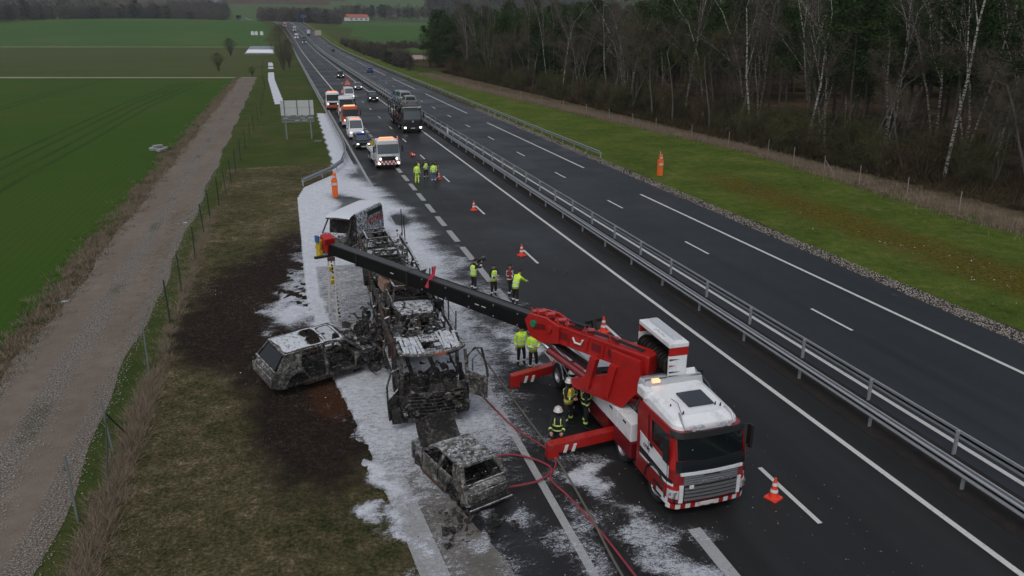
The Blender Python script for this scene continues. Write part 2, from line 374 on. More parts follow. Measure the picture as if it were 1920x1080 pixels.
M['darkred'] = plain('dark_red_paint', (.16, .008, .012), .35, 0, .15, 4, coat=.4)
M['white'] = plain('white_vehicle_paint', (.78, .80, .82), .3, 0, .04, 3, dirt=((.40, .39, .37), .55), coat=.3)
M['offwhite'] = plain('off_white_paint', (.55, .56, .57), .4, 0, .08, 3, dirt=((.25, .25, .24), .5))
M['silver'] = plain('brushed_aluminium', (.6, .61, .63), .3, .85, .1, 8)
M['grille'] = plain('chrome_grille', (.30, .31, .33), .35, .7, .3, 60)
M['orange'] = plain('orange_plastic', (.85, .15, .02), .5, 0, .08)
M['orange_truck'] = plain('orange_truck_paint', (.52, .08, .022), .4, 0, .12, dirt=((.2, .07, .04), .4), coat=.3)
M['yellow'] = plain('yellow_steel', (.62, .42, .03), .5, 0, .15, dirt=((.1, .07, .03), .5))
M['hivis'] = plain('hi_vis_yellow', (.62, .95, .05), .7, 0, .1, 20)
M['hivis_orange'] = plain('hi_vis_tabard', (.75, .42, .03), .7, 0, .15, 20)
M['reflect'] = plain('reflective_tape', (.72, .73, .70), .35, 0, .05)
M['lime_tape'] = plain('lime_reflective_tape', (.6, .8, .22), .4, 0, .05)
M['navy'] = plain('dark_navy_cloth', (.012, .013, .018), .85, 0, .3, 20)
M['trouser'] = plain('black_red_trousers', (.02, .010, .013), .85, 0, .4, 12)
M['redcloth'] = plain('red_cloth', (.22, .02, .03), .85, 0, .2, 12)
M['jeans'] = plain('blue_denim', (.09, .15, .28), .85, 0, .2, 12)
M['skin'] = plain('skin', (.42, .25, .18), .6, 0, .08)
M['hair'] = plain('dark_hair', (.02, .014, .010), .7, 0, .3, 20)
M['helmet'] = plain('pale_helmet', (.62, .60, .56), .3, .25, .12, 14)
M['boot'] = plain('black_boots', (.012, .012, .012), .6)
M['redshoe'] = plain('dark_red_shoes', (.2, .02, .03), .6)
M['blue'] = plain('blue_car_paint', (.02, .07, .26), .3, 0, .1, coat=.6)
M['greycar'] = plain('grey_car_paint', (.20, .21, .21), .3, .4, .1, coat=.6)
M['darkcar'] = plain('black_car_paint', (.012, .012, .014), .25, 0, .1, coat=.6)
M['lamp'] = glow('headlamp_on', (1, .98, .92), 2.2)
M['lamp_off'] = plain('headlamp_glass', (.6, .62, .65), .1, .2)
M['beacon'] = glow('amber_beacon_on', (1, .50, .26), 1.0)
M['beacon_red'] = glow('red_orange_lightbar', (1, .30, .14), .8)
M['bluebar'] = plain('blue_lightbar', (.02, .06, .45), .25, 0, .05)
M['plate'] = plain('number_plate', (.62, .62, .6), .5)
M['rope'] = plain('dirty_sling', (.30, .29, .27), .8, 0, .35, 9)
M['hose_red'] = plain('red_fire_hose', (.26, .035, .05), .7, 0, .3, 5)
M['hose_grey'] = plain('grey_fire_hose', (.12, .11, .09), .7, 0, .3, 5)

def burnt(name, ash=.5, foam=.5, rust=.3, side=.35):
    """burnt sheet metal: charcoal, ash grey and rust in patches, foam lying on the faces that look up"""
    m, nt, b = base_mat(name, .85, spec=.25); tc = N(nt, 'ShaderNodeTexCoord'); v = tc.outputs['Object']
    n1 = nz(nt, v, 1.7, 8, .68, .6); n2 = nz(nt, v, 6, 8, .72, 1.2)
    c = ramp(nt, n2, [(.34, (.010, .009, .009)), (.5-.12*ash+.05, (.035, .032, .030)), (.66-.12*ash, (.13, .125, .115)), (.86-.2*ash, (.33, .32, .30))])
    c = mixc(nt, ramp(nt, n1, [(.36, .9), (.56, 0)]), c, (.016, .015, .015))
    c = mixc(nt, ramp(nt, nz(nt, v, 1.1, 6, .7), [(.62-.14*rust, 0), (.78-.1*rust, rust)]), c, (.10, .040, .020))
    g = N(nt, 'ShaderNodeNewGeometry'); sp = N(nt, 'ShaderNodeSeparateXYZ'); nt.links.new(g.outputs['Normal'], sp.inputs[0])
    ab = N(nt, 'ShaderNodeMath', operation='ABSOLUTE'); nt.links.new(sp.outputs[2], ab.inputs[0])
    up = N(nt, 'ShaderNodeMapRange'); up.inputs['From Min'].default_value = .45; up.inputs['From Max'].default_value = .95
    up.inputs['To Min'].default_value = side-.5; up.inputs['To Max'].default_value = foam; nt.links.new(ab.outputs[0], up.inputs[0])
    a = N(nt, 'ShaderNodeMath', operation='ADD'); nt.links.new(up.outputs[0], a.inputs[0]); nt.links.new(nz(nt, v, 7, 9, .75, .5), a.inputs[1])
    f = ramp(nt, a.outputs[0], [(.78, 0), (.92, .85), (1, .95)])
    c = mixc(nt, f, c, (.62, .65, .70))
    nt.links.new(c, b.inputs['Base Color']); bump(nt, b, n2, .7, .03)
    return m
M['burnt'] = burnt('burnt_sheet_metal', .7, .36, .35, .16)
M['burnt_dark'] = burnt('charred_black_metal', .32, .22, .3, .06)
M['burnt_pale'] = burnt('ash_pale_metal', 1.25, .30, .3, .14)
M['burnt_foam'] = burnt('foam_covered_metal', .9, .43, .15, .3)
M['rust'] = burnt('rusty_burnt_metal', .5, .2, 1.2, .1)
M['copper'] = plain('scorched_copper_panel', (.30, .19, .14), .8, .1, .35, 6, dirt=((.05, .04, .035), .8))

# ------------------------------------------------------------------ countryside (structure)
def hidden_road(d, l): return 0
ds = np.concatenate([np.arange(-30, 200, 10), [204, 209, 214], np.arange(222, 490, 9), [494, 500], np.arange(508, 1000, 14), np.arange(1000, 2600, 50), np.arange(2600, 4600, 200)])
ls = np.concatenate([np.arange(-1, 1.001, .02)])
D, L = np.meshgrid(ds, ls, indexing='ij'); Lw = L*(D*.75+160)
X = CAM.x+D*SD+Lw*CD; Y = D*CD-Lw*SD
Z = land(X, Y); Z = np.where(D > 250, Z, 0) - .07 + np.where(D > 900, 6*np.sin(X/210)*np.sin(Y/330+1), 0)
inroad = (X > -14) & (X < 26) & (D > 240) & (D < 760)
n1, n2 = D.shape
idx = np.arange(n1*n2).reshape(n1, n2); F = np.stack([idx[:-1, :-1], idx[:-1, 1:], idx[1:, 1:], idx[1:, :-1]], -1).reshape(-1, 4)
dc = (D[:-1, :-1]+D[1:, 1:])/2; lc = (Lw[:-1, :-1]+Lw[1:, 1:])/2; xc = (X[:-1, :-1]+X[1:, 1:])/2
mi = np.zeros(dc.shape, int)                                   # 0 turf
mi[(xc < -24) & (dc < 209)] = 1; 
mi[(xc < -24) & (dc >= 214) & (dc < 494)] = 2                  # olive field
mi[(xc < -24) & (dc >= 494) & (dc < 500)] = 5
mi[(xc < -24) & (dc >= 500)] = 3                               # bright field up to the wood
mi[(xc >= 40) & (dc >= 430)] = 3
mi[dc >= 1000] = 4
mi[(dc >= 1200) & (np.sin(lc/160+dc/900) > .72)] = 2
mi[(dc > 1500) & (lc < -350) & (lc > -1100)] = 6
country = mesh_np('open_country', np.stack([X, Y, Z], -1).reshape(-1, 3), F, [M['turf'], M['crop'], M['crop_olive'], M['crop_bright'], M['crop_far'], M['tan_path'], M['forest_floor']], mi.ravel(), smooth=True)
country['kind'] = 'structure'

def gy(x): return -(x+23)*.28+226.5
NEAR = np.concatenate([np.arange(-12, 60, 4), np.arange(60, 232, 8), [232]])
def sheet(name, x0, x1, ys, mat, z, nx=1, kind='structure'):
    ys = np.asarray(ys, float); f0 = x0 if callable(x0) else (lambda y: x0+0*y); f1 = x1 if callable(x1) else (lambda y: x1+0*y)
    X = np.array([f0(ys)+(f1(ys)-f0(ys))*i/nx for i in range(nx+1)]); Y = np.tile(ys, (nx+1, 1))
    V = np.stack([X, Y, np.full_like(X, z)], -1).reshape(-1, 3); n = len(ys)
    F = np.concatenate([np.stack([np.arange(n-1)+i*n, np.arange(n-1)+(i+1)*n, np.arange(n-1)+(i+1)*n+1, np.arange(n-1)+i*n+1], -1) for i in range(nx)])
    o = mesh_np(name, V, F, mat, smooth=True); o['kind'] = kind; return o
wob = lambda x, a, p=0, s=.31: (lambda y: x+a*np.sin(np.asarray(y)*s+p)+a*.6*np.sin(np.asarray(y)*s*2.7+p*2))
YF = np.arange(-12, 233, 1.5)
# crop field beside the track ends on the cross path
mb = MB(); mb.add([(-190, -12, -.04), (-29.4, -12, -.04), (-29.4, gy(-29.4)-4, -.04), (-190, gy(-190)-4, -.04)], [(0, 1, 2, 3)])
mb.build('wheat_field', M['crop'], kind='structure')
mb = MB(); mb.add([(-190, gy(-190)-3, -.03), (-22, gy(-22)-2, -.03), (-22, gy(-22)+2.2, -.03), (-190, gy(-190)+5, -.03)], [(0, 1, 2, 3)])
mb.build('cross_path', M['tan_path'], kind='structure')
sheet('dead_grass_edge', wob(-29.9, .35, 1), wob(-28.2, .12, 2), YF, M['rough'], -.02)
sheet('field_track', wob(-28.6, .18, .4), wob(-24.2, .15, 1.1), np.arange(-12, 228, 1.5), M['track'], 0)
sheet('grass_strip', wob(-24.35, .15, 1.1), -22.9, YF, M['turf'], -.012)
for k, pts in enumerate([[(-42.7, 40), (-42.7, 80), (-42.1, 103), (-41.7, 149), (-38.3, 214)], [(-46.3, 40), (-46.2, 92), (-45.9, 120), (-45.2, 160), (-41.5, 216)], [(-64.9, 60), (-64.7, 155), (-64.4, 190), (-62, 236)]]):
    ys = np.linspace(pts[0][1], pts[-1][1], 60); xs = np.interp(ys, [p[1] for p in pts], [p[0] for p in pts])
    for s in (0, 1.8):
        o = sheet('wheel_track', lambda y, s=s: np.interp(y, ys, xs)+s-.28, lambda y, s=s: np.interp(y, ys, xs)+s+.28, ys, M['crop_rut'], -.035)
# grass bank between the field fence and the carriageway, gently domed relief
def relief(name, x0, x1, y0, y1, step, mat, amp, z0=0, edge=.6, sink=None):
    xs = np.arange(x0, x1+1e-6, step); ys = np.arange(y0, y1+1e-6, step*1.6); XX, YY = np.meshgrid(xs, ys, indexing='ij')
    rs = RNG.random(16)*6; h = sum(np.sin(XX*f+rs[i])*np.cos(YY*g+rs[i+8])*a for i, (f, g, a) in enumerate([(.5, .3, .5), (1.1, .8, .3), (2.3, 1.9, .18), (4.1, 3.7, .1), (6.3, 7.1, .08), (9, 8, .06)]))
    h = h+RNG.normal(0, .12, XX.shape)
    w = np.clip(np.minimum(XX-x0, x1-XX)/edge, 0, 1); ZZ = z0+amp*h*w+amp*.8*w
    if sink is not None: ZZ = ZZ-.3*np.clip((XX-sink(YY))/.35, 0, 1)
    n, m = XX.shape; idx = np.arange(n*m).reshape(n, m); F = np.stack([idx[:-1, :-1], idx[1:, :-1], idx[1:, 1:], idx[:-1, 1:]], -1).reshape(-1, 4)
    o = mesh_np(name, np.stack([XX, YY, ZZ], -1).reshape(-1, 3), F, mat, smooth=True); o['kind'] = 'structure'; return o
sheet('upper_grass_bank', -23, -10.8, np.arange(80, 233, 6), M['turf'], -.02)
# carriageways
strip('left_carriageway', -11.0, 1.25, YS, M['asphalt'], .0, 2)
strip('central_reserve', 1.2, 3.0, YS, M['reserve'], .004)
strip('right_carriageway', 2.98, 13.15, YS, M['asphalt_far'], .008, 2)
strip('gravel_edge', 13.1, wob(14.35, .14), np.concatenate([np.arange(-12, 200, 1.5), np.arange(200, 840, 10)]), M['gravel_edge'], .006)
relief('mossy_verge', 14.15, 31.5, 14, 100, .3, M['verge'], .06, -.01)
strip('right_verge', 14.3, lambda y: np.interp(y, [92, 116, 170, 260, 400, 760], [31, 29, 24, 22, 21, 20]), np.concatenate([np.arange(96, 380, 8), np.arange(380, 840, 10)]), M['verge'], .0, 3)
strip('left_verge', -21, -10.9, np.concatenate([np.arange(230, 380, 8), np.arange(380, 840, 10)]), M['turf'], -.01, 2)
# lay-by
bay = MB(); bay.add([(-13.9, -12, .012), (-10.6, -12, .012), (-10.6, 78, .012), (-12.4, 74, .012), (-15.4, 66.5, .012), (-16.2, 60, .012), (-16.2, 40, .012), (-15.6, 29, .012), (-14.5, 19, .012)], [(0, 1, 2, 3, 4, 5, 6, 7, 8)])
bay.build('lay_by', M['asphalt_bay'], kind='structure')
KY = [-12, 5, 16, 20, 24.7, 29.6, 38.5, 53, 60, 64, 68, 73.5]; KX = [-13.7, -13.95, -14.25, -14.6, -15.1, -15.8, -16.3, -16.3, -16.35, -16.3, -15.7, -12.9]
kx = lambda y: np.interp(y, KY, KX)
AY = [-12, 15.7, 16.7, 18.6, 23.3, 28.7, 34, 40, 60]; AX = [-11.9, -12.35, -12.6, -13.1, -14.0, -14.55, -14.2, -13.6, -13.6]
relief('grass_bank', -23, -11.2, 4, 80, .22, M['bank'], .05, -.0, sink=lambda y: np.where(y > 73.5, -11.6, kx(y)-.38+(y-y)))
sheet('concrete_apron', lambda y: kx(y)+.3, lambda y: np.interp(y, AY, AX), np.arange(-12, 60, 1.), M['concrete'], .03)
sheet('concrete_channel', lambda y: kx(y)-.45, lambda y: kx(y)+.28, np.concatenate([np.arange(-12, 64, 1.), np.arange(64, 73.6, .8)]), M['kerbstone'], .045)
# ------------------------------------------------------------------ painted markings (sheets on the asphalt)
def line(name, x, w, y0, y1, mat='paint', dz=.014, step=8):
    ys = np.unique(np.concatenate([np.arange(y0, y1, step), [y1]])); return strip(name, x-w/2, x+w/2, ys, M[mat], dz)
line('edge_line', 0, .2, -12, 830); line('edge_line', -10.45, .24, -12, 830, 'paint_grey', .018)
line('edge_line', 3.62, .2, -12, 830, dz=.02)
line('shoulder_line', -7.05, .24, 128, 830)
k = 0
while 67.45-4.283*k > -4: line('lane_dash', -7.08, .38, 67.45-4.283*k-3, 67.45-4.283*k, 'paint_grey', step=3); k += 1
for k in range(1, 13): line('lane_dash', -7.08, .38, 67.45+4.283*k-3, 67.45+4.283*k, 'paint_grey', step=3)
for k in range(-2, 60):
    line('lane_dash', -3.56, .15, 18.3-3+13*k, 18.3+13*k, step=3)
    line('lane_dash', 7.06, .15, 43.3-3+13*k, 43.3+13*k, dz=.022, step=3)
for k in range(-1, 15): line('edge_line', 10.56, .2, 57.7-39+52*k, 57.7+52*k, dz=.022)

# ------------------------------------------------------------------ guardrails
W = [(0, .02), (.02, .0), (.075, .035), (.075, .075), (.0, .115), (.0, .195), (.075, .235), (.075, .275), (.02, .31), (0, .29)]
def guardrail(label, path, face, post_h=.62, spacing=4.0, sep_posts=70, cat='guardrail', double=False, name='guardrail', post='steel', zt=.42, pw=.1, zf=road_z):
    """path: function s-list of (x, y); beam faces +1/-1 side; posts every few metres"""
    t = thing(name, label, cat, (path[0][0], path[0][1], 0))
    o = Vector((path[0][0], path[0][1], 0))
    P = [Vector((x, y, float(zf(x, y)))) for x, y in path]
    def beam(side):
        m = MB(); rings = []
        for i, p in enumerate(P):
            d = (P[min(i+1, len(P)-1)]-P[max(i-1, 0)]); d.z = 0; d.normalize(); nrm = Vector((d.y, -d.x, 0))*side
            rings.append([p-o+nrm*(.07+a)+Vector((0, 0, zt+b)) for a, b in W])
        m.loft(rings); m.build('beam', M['steel'], t)
    beam(face)
    if double: beam(-face)
    # posts along the path
    L = [0]
    for a, b in zip(P[:-1], P[1:]): L.append(L[-1]+(b-a).length)
    s = 0; far = MB(); me = None; cnt = 0
    pm = MB(); pm.box((0, 0, post_h/2), (pw, .06, post_h)); pm.box((0, 0, post_h-.12), (.14, .05, .2))
    while s <= L[-1]:
        i = min(max(0, int(np.searchsorted(L, s))-1), len(P)-2); u = (s-L[i])/(L[i+1]-L[i]); q = P[i].lerp(P[i+1], u)-o
        if cnt < sep_posts:
            if me is None:
                po = pm.build('post', M[post], t, loc=q); me = po.data
            else:
                po = bpy.data.objects.new('post', me); col.objects.link(po); po.parent = t; po.location = q
        else: far.T = Matrix.Translation(q); far.box((0, 0, post_h/2), (pw, .06, post_h))
        cnt += 1; s += spacing
    if far.v: far.build('distant_posts', M[post], t, kind='stuff')
    return t
yy = [3.6+4*i for i in range(0, 30)]+list(range(124, 380, 8))+list(range(380, 820, 10))
guardrail('galvanised steel barrier beside the closed carriageway, nearer of the two central ones', [(1.62+float(bend(y)), y) for y in yy], -1, double=True)
guardrail('ribbed galvanised barrier along the open right-hand carriageway, farther of the two in the central reserve', [(2.98+float(bend(y)), y) for y in [y-2.3 for y in yy]], 1, post_h=.86, zt=.56, pw=.12)
yy = [76+4*i for i in range(0, 33)]+list(range(208, 800, 8))
guardrail('long low crash barrier along the grass verge right of the open carriageway', [(14.45+float(bend(y)), y) for y in yy], -1)
guardrail('steel barrier left of the recovery trucks, its near end bent onto the grass', [(-16.2, 68.6), (-14.7, 71.6), (-13.3, 74.4), (-12.2, 78), (-11.55, 83), (-11.25, 88), (-11.1, 94)]+[(-11.08+float(bend(y)), y) for y in range(100, 800, 8)], 1, double=True)
# white ground marker post in the reserve
m = MB(); m.box((0, 0, .45), (.14, .14, .9), taper=(.8, .8)); m.box((0, 0, .95), (.2, .06, .16))
m.build('marker_post', M['white'], loc=(2.35, 97.5, 0), label='small white marker post between the two median barriers', cat='marker post')

# ------------------------------------------------------------------ fences
def wire_fence(label, pts, h, post_mat, wires, wire_r=.0025, brace=None, lean=0):
    t = thing('wire_fence', label, 'fence', (*pts[0], 0)); o = Vector((*pts[0], 0))
    pm = MB(); pm.box((0, 0, h/2), (.055, .055, h)); me = None
    tops = []
    for i, (x, y) in enumerate(pts):
        q = Vector((x, y, -.05))-o
        if me is None: po = pm.build('post', post_mat, t, loc=q); me = po.data
        else: po = bpy.data.objects.new('post', me); col.objects.link(po); po.parent = t; po.location = q
        if o.x < 0 and y < 32:
            if po.data.name != 'grey_post_mesh' and 'grey_post_mesh' not in bpy.data.meshes: gm = po.data.copy(); gm.name = 'grey_post_mesh'; gm.materials[0] = M['post_grey']
            po.data = bpy.data.meshes['grey_post_mesh']
        po.rotation_euler = (random.uniform(-.03, .03), random.uniform(-.04, .04)+lean, random.uniform(0, 1.5))
        tops.append(q)
    m = MB()
    for k in range(wires):
        z = .12+(h-.2)*k/(wires-1)
        for a, b in zip(tops[:-1], tops[1:]): m.tube([a+Vector((0, 0, z)), (a+b)/2+Vector((0, 0, z-.01)), b+Vector((0, 0, z))], wire_r, 3, caps=False)
    for a, b in zip(tops[:-1], tops[1:]):                      # vertical stay wires
        n = max(2, int((b-a).length/.6))
        if (a+o).y > 90: continue
        for j in range(1, n):
            p = a.lerp(b, j/n); m.tube([p+Vector((0, 0, .1)), p+Vector((0, 0, h-.08))], wire_r*.7, 3, caps=False)
    m.build('wire_mesh', M['post_green'], t)
    for i, s in (brace or []):
        m = MB(); m.tube([tops[i]+Vector((0, 0, h*.75)), tops[i]+Vector((.1, s*1.6, 0))], .025, 6); m.build('brace', post_mat, t)
    return t
pts = [(-23.4, 9), (-23.5, 14.3), (-23.6, 21.1), (-23.3, 24.6), (-23.2, 31.2), (-23.1, 37), (-23.05, 41.3), (-22.95, 47.3), (-23, 53.7), (-23, 58.4), (-22.7, 63), (-22.4, 66.9), (-22.3, 72), (-22.2, 78), (-22.1, 85), (-21.9, 93), (-21.7, 101), (-21.5, 110), (-21.2, 120), (-21, 130), (-21.1, 145), (-21.2, 160), (-21.3, 179), (-21.8, 196), (-22.4, 215), (-23, 240), (-23.6, 270), (-24, 310), (-24.3, 359)]
wire_fence('thin wire fence with dark metal posts between the stony track and the burnt grass bank', pts, 2.15, M['post_green'], 5, brace=[(3, 1), (3, -1)])
for p_ in [o for o in bpy.data.objects if o.name.startswith('post') and o.parent and o.parent.get('category') == 'fence'][:7]: pass
pts = [(29.4, 26), (29.6, 32), (29.7, 38.7), (30.5, 45), (30.9, 50.7), (31, 56.5), (31.5, 62), (32, 67.5), (32.7, 73.1), (32, 80), (31, 87), (30, 94.9), (29.4, 101), (28.8, 108), (28.2, 115.8), (27.3, 124), (26.4, 133), (25.5, 143), (24.5, 154), (23.3, 166.6), (22.5, 180), (22, 195), (21.5, 212)]
wire_fence('weathered pale-post wire fence along the edge of the wood', pts, 1.7, M['wood_post'], 4, brace=[(10, 1), (6, -1)])

# ------------------------------------------------------------------ big road sign seen from behind
t = thing('road_sign', 'large blank-backed grey direction sign on two posts beside the left carriageway', 'road sign', (-15.8, 99.5, 0), R(-2))
for x in (-1.5, 1.45):
    m = MB(); m.box((x, 0, 1.9), (.16, .2, 3.8)); m.build('post', M['post_grey'], t)
m = MB()
pm_ = plain('sign_back_aluminium', (.52, .55, .54), .6, .1, .08, 2)
for i in range(2):
    for j in range(2):
        m = MB(); m.box((-.98+i*1.96, -.16, 3.35+j*.0-.0 if j == 0 else 4.25), (1.93, .05, .86 if j else .88)); m.build('panel', pm_, t)
m = MB()
for z in (3.0, 3.78, 4.62): m.box((0, -.1, z), (3.9, .07, .07))
for x in (-1.5, 0, 1.45): m.box((x, -.2, 3.82), (.09, .05, 1.75))
m.build('frame', plain('sign_frame', (.13, .14, .14), .5, .3), t)
for z in (2.72, 2.44, 2.16):
    m = MB(); m.box((0, -.12, z), (3.85, .05, .2)); s = m.build('lower_slat', plain('slat_grey', (.17, .19, .19), .6), t)
m = MB()
for x, z in ((-1.1, 2.84), (.1, 2.84), (.9, 2.84), (-1.4, 2.57), (.6, 2.57), (1.5, 2.57), (-.1, 2.3), (.8, 2.3)): m.box((x, -.165, z), (.55, .03, .06))
m.build('clamp_row', M['offwhite'], t)
m = MB(); m.box((0, 0, .06), (.9, .6, .14)); m.build('concrete_plinth', M['concrete'], loc=(-13.7, 96.5, 0), label='small concrete slab in the grass at the foot of the large sign', cat='slab')

# ------------------------------------------------------------------ covered roadside telephones
def sos(x, y, h, label):
    t = thing('emergency_phone', label, 'emergency phone', (x, y, 0))
    m = MB(); m.box((0, 0, h*.36), (.44, .36, h*.68), taper=(1.1, 1)); m.build('body', M['orange'], t, bevel=.03)
    m = MB(); m.box((.03, 0, h*.8), (.34, .26, h*.28), taper=(.75, .8)); m.build('hood', M['orange'], t, bevel=.03)
    m = MB(); m.box((0, -.2, h*.52), (.36, .05, .2)); m.box((0, -.16, h*.79), (.22, .05, .14)); m.build('white_plate', M['offwhite'], t)
    m = MB(); m.box((0, 0, .03), (.34, .3, .1)); m.build('base', M['black'], t)
    m = MB(); m.cyl((-.02, .02, h*.94), (-.05, .02, h*1.07), .03); m.build('cap', M['offwhite'], t)
sos(15.8, 64.8, 2.15, 'orange emergency telephone pillar wrapped in white tape on the mossy verge')
sos(-13.8, 63.4, 2.15, 'orange emergency telephone pillar standing in foam at the head of the lay-by')

# ------------------------------------------------------------------ traffic cones
def cone(x, y, label, s=1, rot=None, z=0):
    t = thing('traffic_cone', label, 'traffic cone', (x, y, z), group='cones along the lane line'); t.scale = (s, s, s)
    if rot: t.rotation_euler = rot
    m = MB(); m.box((0, 0, .03), (.42, .42, .06), rz=.4, taper=(.92, .92)); m.build('base', M['orange_cone'], t)
    prof = [(.15, .06), (.035, .72)]; r = lambda z: .15-(z-.06)/.66*.115
    m = MB(); m.lathe((0, 0, 0), [(.16, .06), (r(.2), .2), (r(.36), .36), (r(.52), .52), (.032, .72), (.0, .73)], n=14); m.build('cone_body', M['orange_cone'], t, smooth=True)
    for z in (.24, .46):
        m = MB(); m.lathe((0, 0, 0), [(r(z)+.006, z), (r(z+.1)+.006, z+.1)], n=14); m.build('white_band', M['reflect'], t, smooth=True)
M['orange_cone'] = plain('red_orange_cone', (.82, .06, .03), .5, 0, .08)
cone(-4.1, 16.75, 'red and white cone alone in front of the white lorry cab', .95)
cone(-3.95, 30.3, 'red and white cone half hidden behind the red crane boom', 1.05)
cone(-4.0, 43.2, 'red and white cone beside a lane dash, first beyond the group under the boom')
cone(-4.0, 55.9, 'red and white cone beside a lane dash, short of the group in yellow coats')
cone(-4.2, 68.9, 'red cone right at the heels of the man in jeans')
cone(-4.35, 95.2, 'small red cone beside the lane, level with the black car carrier', .9)
cone(-4.6, 82.5, 'fallen red and white cone lying on its side behind the men in yellow', 1.0, (R(90), 0, R(35)), .2)
cone(-5.8, 167, 'red and white cone behind the white van with the triangle sign, left one', 1.3)
cone(-3.6, 168, 'red and white cone behind the white van with the triangle sign, right one', 1.5)
# ------------------------------------------------------------------ vehicles
def wheel(t, x, y, r, w, rz=0, rim='rim', name='wheel', z=None, side=1):
    """wheel as part, with tyre and rim below it"""
    z = r if z is None else z
    e = MB(); e.lathe((0, 0, 0), [(r*.6, -w/2), (r*.93, -w/2), (r, -w*.38), (r, w*.38), (r*.93, w/2), (r*.6, w/2), (r*.6, -w/2)], 'x', 20)
    o = e.build(name, M['rubber'] if rim else M['burnt_dark'], t, loc=(x, y, z), smooth=True)
    if rim:
        m = MB(); s = side
        m.lathe((0, 0, 0), [(.02, s*w*.40), (r*.16, s*w*.42), (r*.2, s*w*.2), (r*.5, s*w*.25), (r*.6, s*w*.47), (r*.62, s*w*.2), (.02, -s*w*.1)], 'x', 16)
        m.build('rim', M[rim], o, smooth=True)
    return o

def rects(x0, x1, z0, z1): return [(x0, z0), (x1, z0), (x1, z1), (x0, z1)]

class Cab:
    """lorry cab skin: S(s, z) walks round the front (s = 0 at the centre, + to +x) at height z; front faces -y"""
    def __init__(c, hw, y0, y1, r, lean, tuck): c.hw, c.y0, c.y1, c.r, c.lean, c.tuck = hw, y0, y1, r, lean, tuck
    def S(c, s, z, off=0):
        hw = c.hw-c.tuck(z)+off; yf = c.y0+c.lean(z)-off; r = c.r+off; sg = 1 if s >= 0 else -1; a = abs(s); flat = hw-r
        bow = .05*(1-(min(a, flat)/flat)**2)
        if a <= flat: return Vector((s, yf-bow, z))
        a -= flat; arc = r*PI/2
        if a <= arc: q = a/r; return Vector((sg*(flat+r*math.sin(q)), yf+r-r*math.cos(q), z))
        return Vector((sg*hw, min(yf+r+(a-arc), c.y1), z))
    def patch(c, s0, s1, z0, z1, off, ns=10, nz_=4, th=.03, m=None):
        m = m or MB(); 
        G = lambda o: [[c.S(s0+(s1-s0)*i/ns, (z0(s0+(s1-s0)*i/ns) if callable(z0) else z0)*(1-j/nz_)+(z1(s0+(s1-s0)*i/ns) if callable(z1) else z1)*j/nz_, o) for i in range(ns+1)] for j in range(nz_+1)]
        A = G(off); B = G(off-th); n = ns+1; vs = [p for r in A for p in r]+[p for r in B for p in r]; k = n*(nz_+1); fs = []
        for j in range(nz_):
            for i in range(ns):
                q = (j*n+i, j*n+i+1, (j+1)*n+i+1, (j+1)*n+i); fs += [q, tuple(k+x for x in q[::-1])]
        bd = [(i, i+1) for i in range(ns)]+[(nz_*n+i+1, nz_*n+i) for i in range(ns)]+[((j+1)*n, j*n) for j in range(nz_)]+[(j*n+ns, (j+1)*n+ns) for j in range(nz_)]
        fs += [(b, a, a+k, b+k) for a, b in bd]
        return m.add(vs, fs)
    def shell(c, zs, side, m=None):
        m = m or MB(); n = 40; L = c.hw-c.r+c.r*PI/2+side; rings = []
        for z in zs: rings.append([c.S(-L+2*L*i/n, z) for i in range(n+1)])
        m.loft(rings, closed=True)
        return m

def text(t, s, size, loc, rot, mat, name='lettering', depth=.004, squeeze=1):
    cu = bpy.data.curves.new(name, 'FONT'); cu.body = s; cu.size = size; cu.extrude = depth; cu.align_x = 'CENTER'; cu.align_y = 'CENTER'; cu.space_character = .95
    tmp = bpy.data.objects.new(name, cu); col.objects.link(tmp); bpy.context.view_layer.update()
    me = bpy.data.meshes.new_from_object(tmp.evaluated_get(bpy.context.evaluated_depsgraph_get())); bpy.data.objects.remove(tmp)
    me.materials.clear(); me.materials.append(mat)
    o = bpy.data.objects.new(name, me); col.objects.link(o); o.parent = t; o.location = loc; o.rotation_euler = rot; o.scale = (squeeze, 1, 1)
    return o

def striped(t, x0, x1, y, z0, z1, n, parent=None, slant=.08, a='red', b='reflect', name='warning_stripe', bow=None):
    w = (x1-x0)/n
    for i in range(n):
        m = MB(); xa, xb = x0+i*w, x0+(i+1)*w; f = bow or (lambda x: y)
        m.add([(xa-slant/2, f(xa)-.012, z0), (xb-slant/2, f(xb)-.012, z0), (xb+slant/2, f(xb)-.012, z1), (xa+slant/2, f(xa)-.012, z1), (xa-slant/2, f(xa)+.02, z0), (xb-slant/2, f(xb)+.02, z0), (xb+slant/2, f(xb)+.02, z1), (xa+slant/2, f(xa)+.02, z1)],
              [(0, 1, 2, 3), (7, 6, 5, 4), (0, 4, 5, 1), (1, 5, 6, 2), (2, 6, 7, 3), (3, 7, 4, 0)])
        m.build(name, M[a if i % 2 else b], t)

# ---------------------------------------------------------------- the heavy rotating recovery crane lorry (hero)
T0 = Vector((-6.45, 22, 0))
rt = thing('recovery_crane_truck', 'big red and white crane lorry, its long black boom reaching over the wrecks', 'crane truck', T0, R(1.6))
cab = Cab(1.22, -5.3, -2.9, .30, lambda z: (max(0, z-1.55)*.20) + max(0, .5-z)*.12, lambda z: max(0, z-1.7)*.13 + max(0, z-2.45)*.3)
m = cab.shell([.42, .7, 1.0, 1.35, 1.65, 2.0, 2.35, 2.55], 1.9); m.build('cab_body', plain('cab_red_paint', (.26, .012, .012), .35, 0, .1, 3, coat=.4), rt, smooth=True)
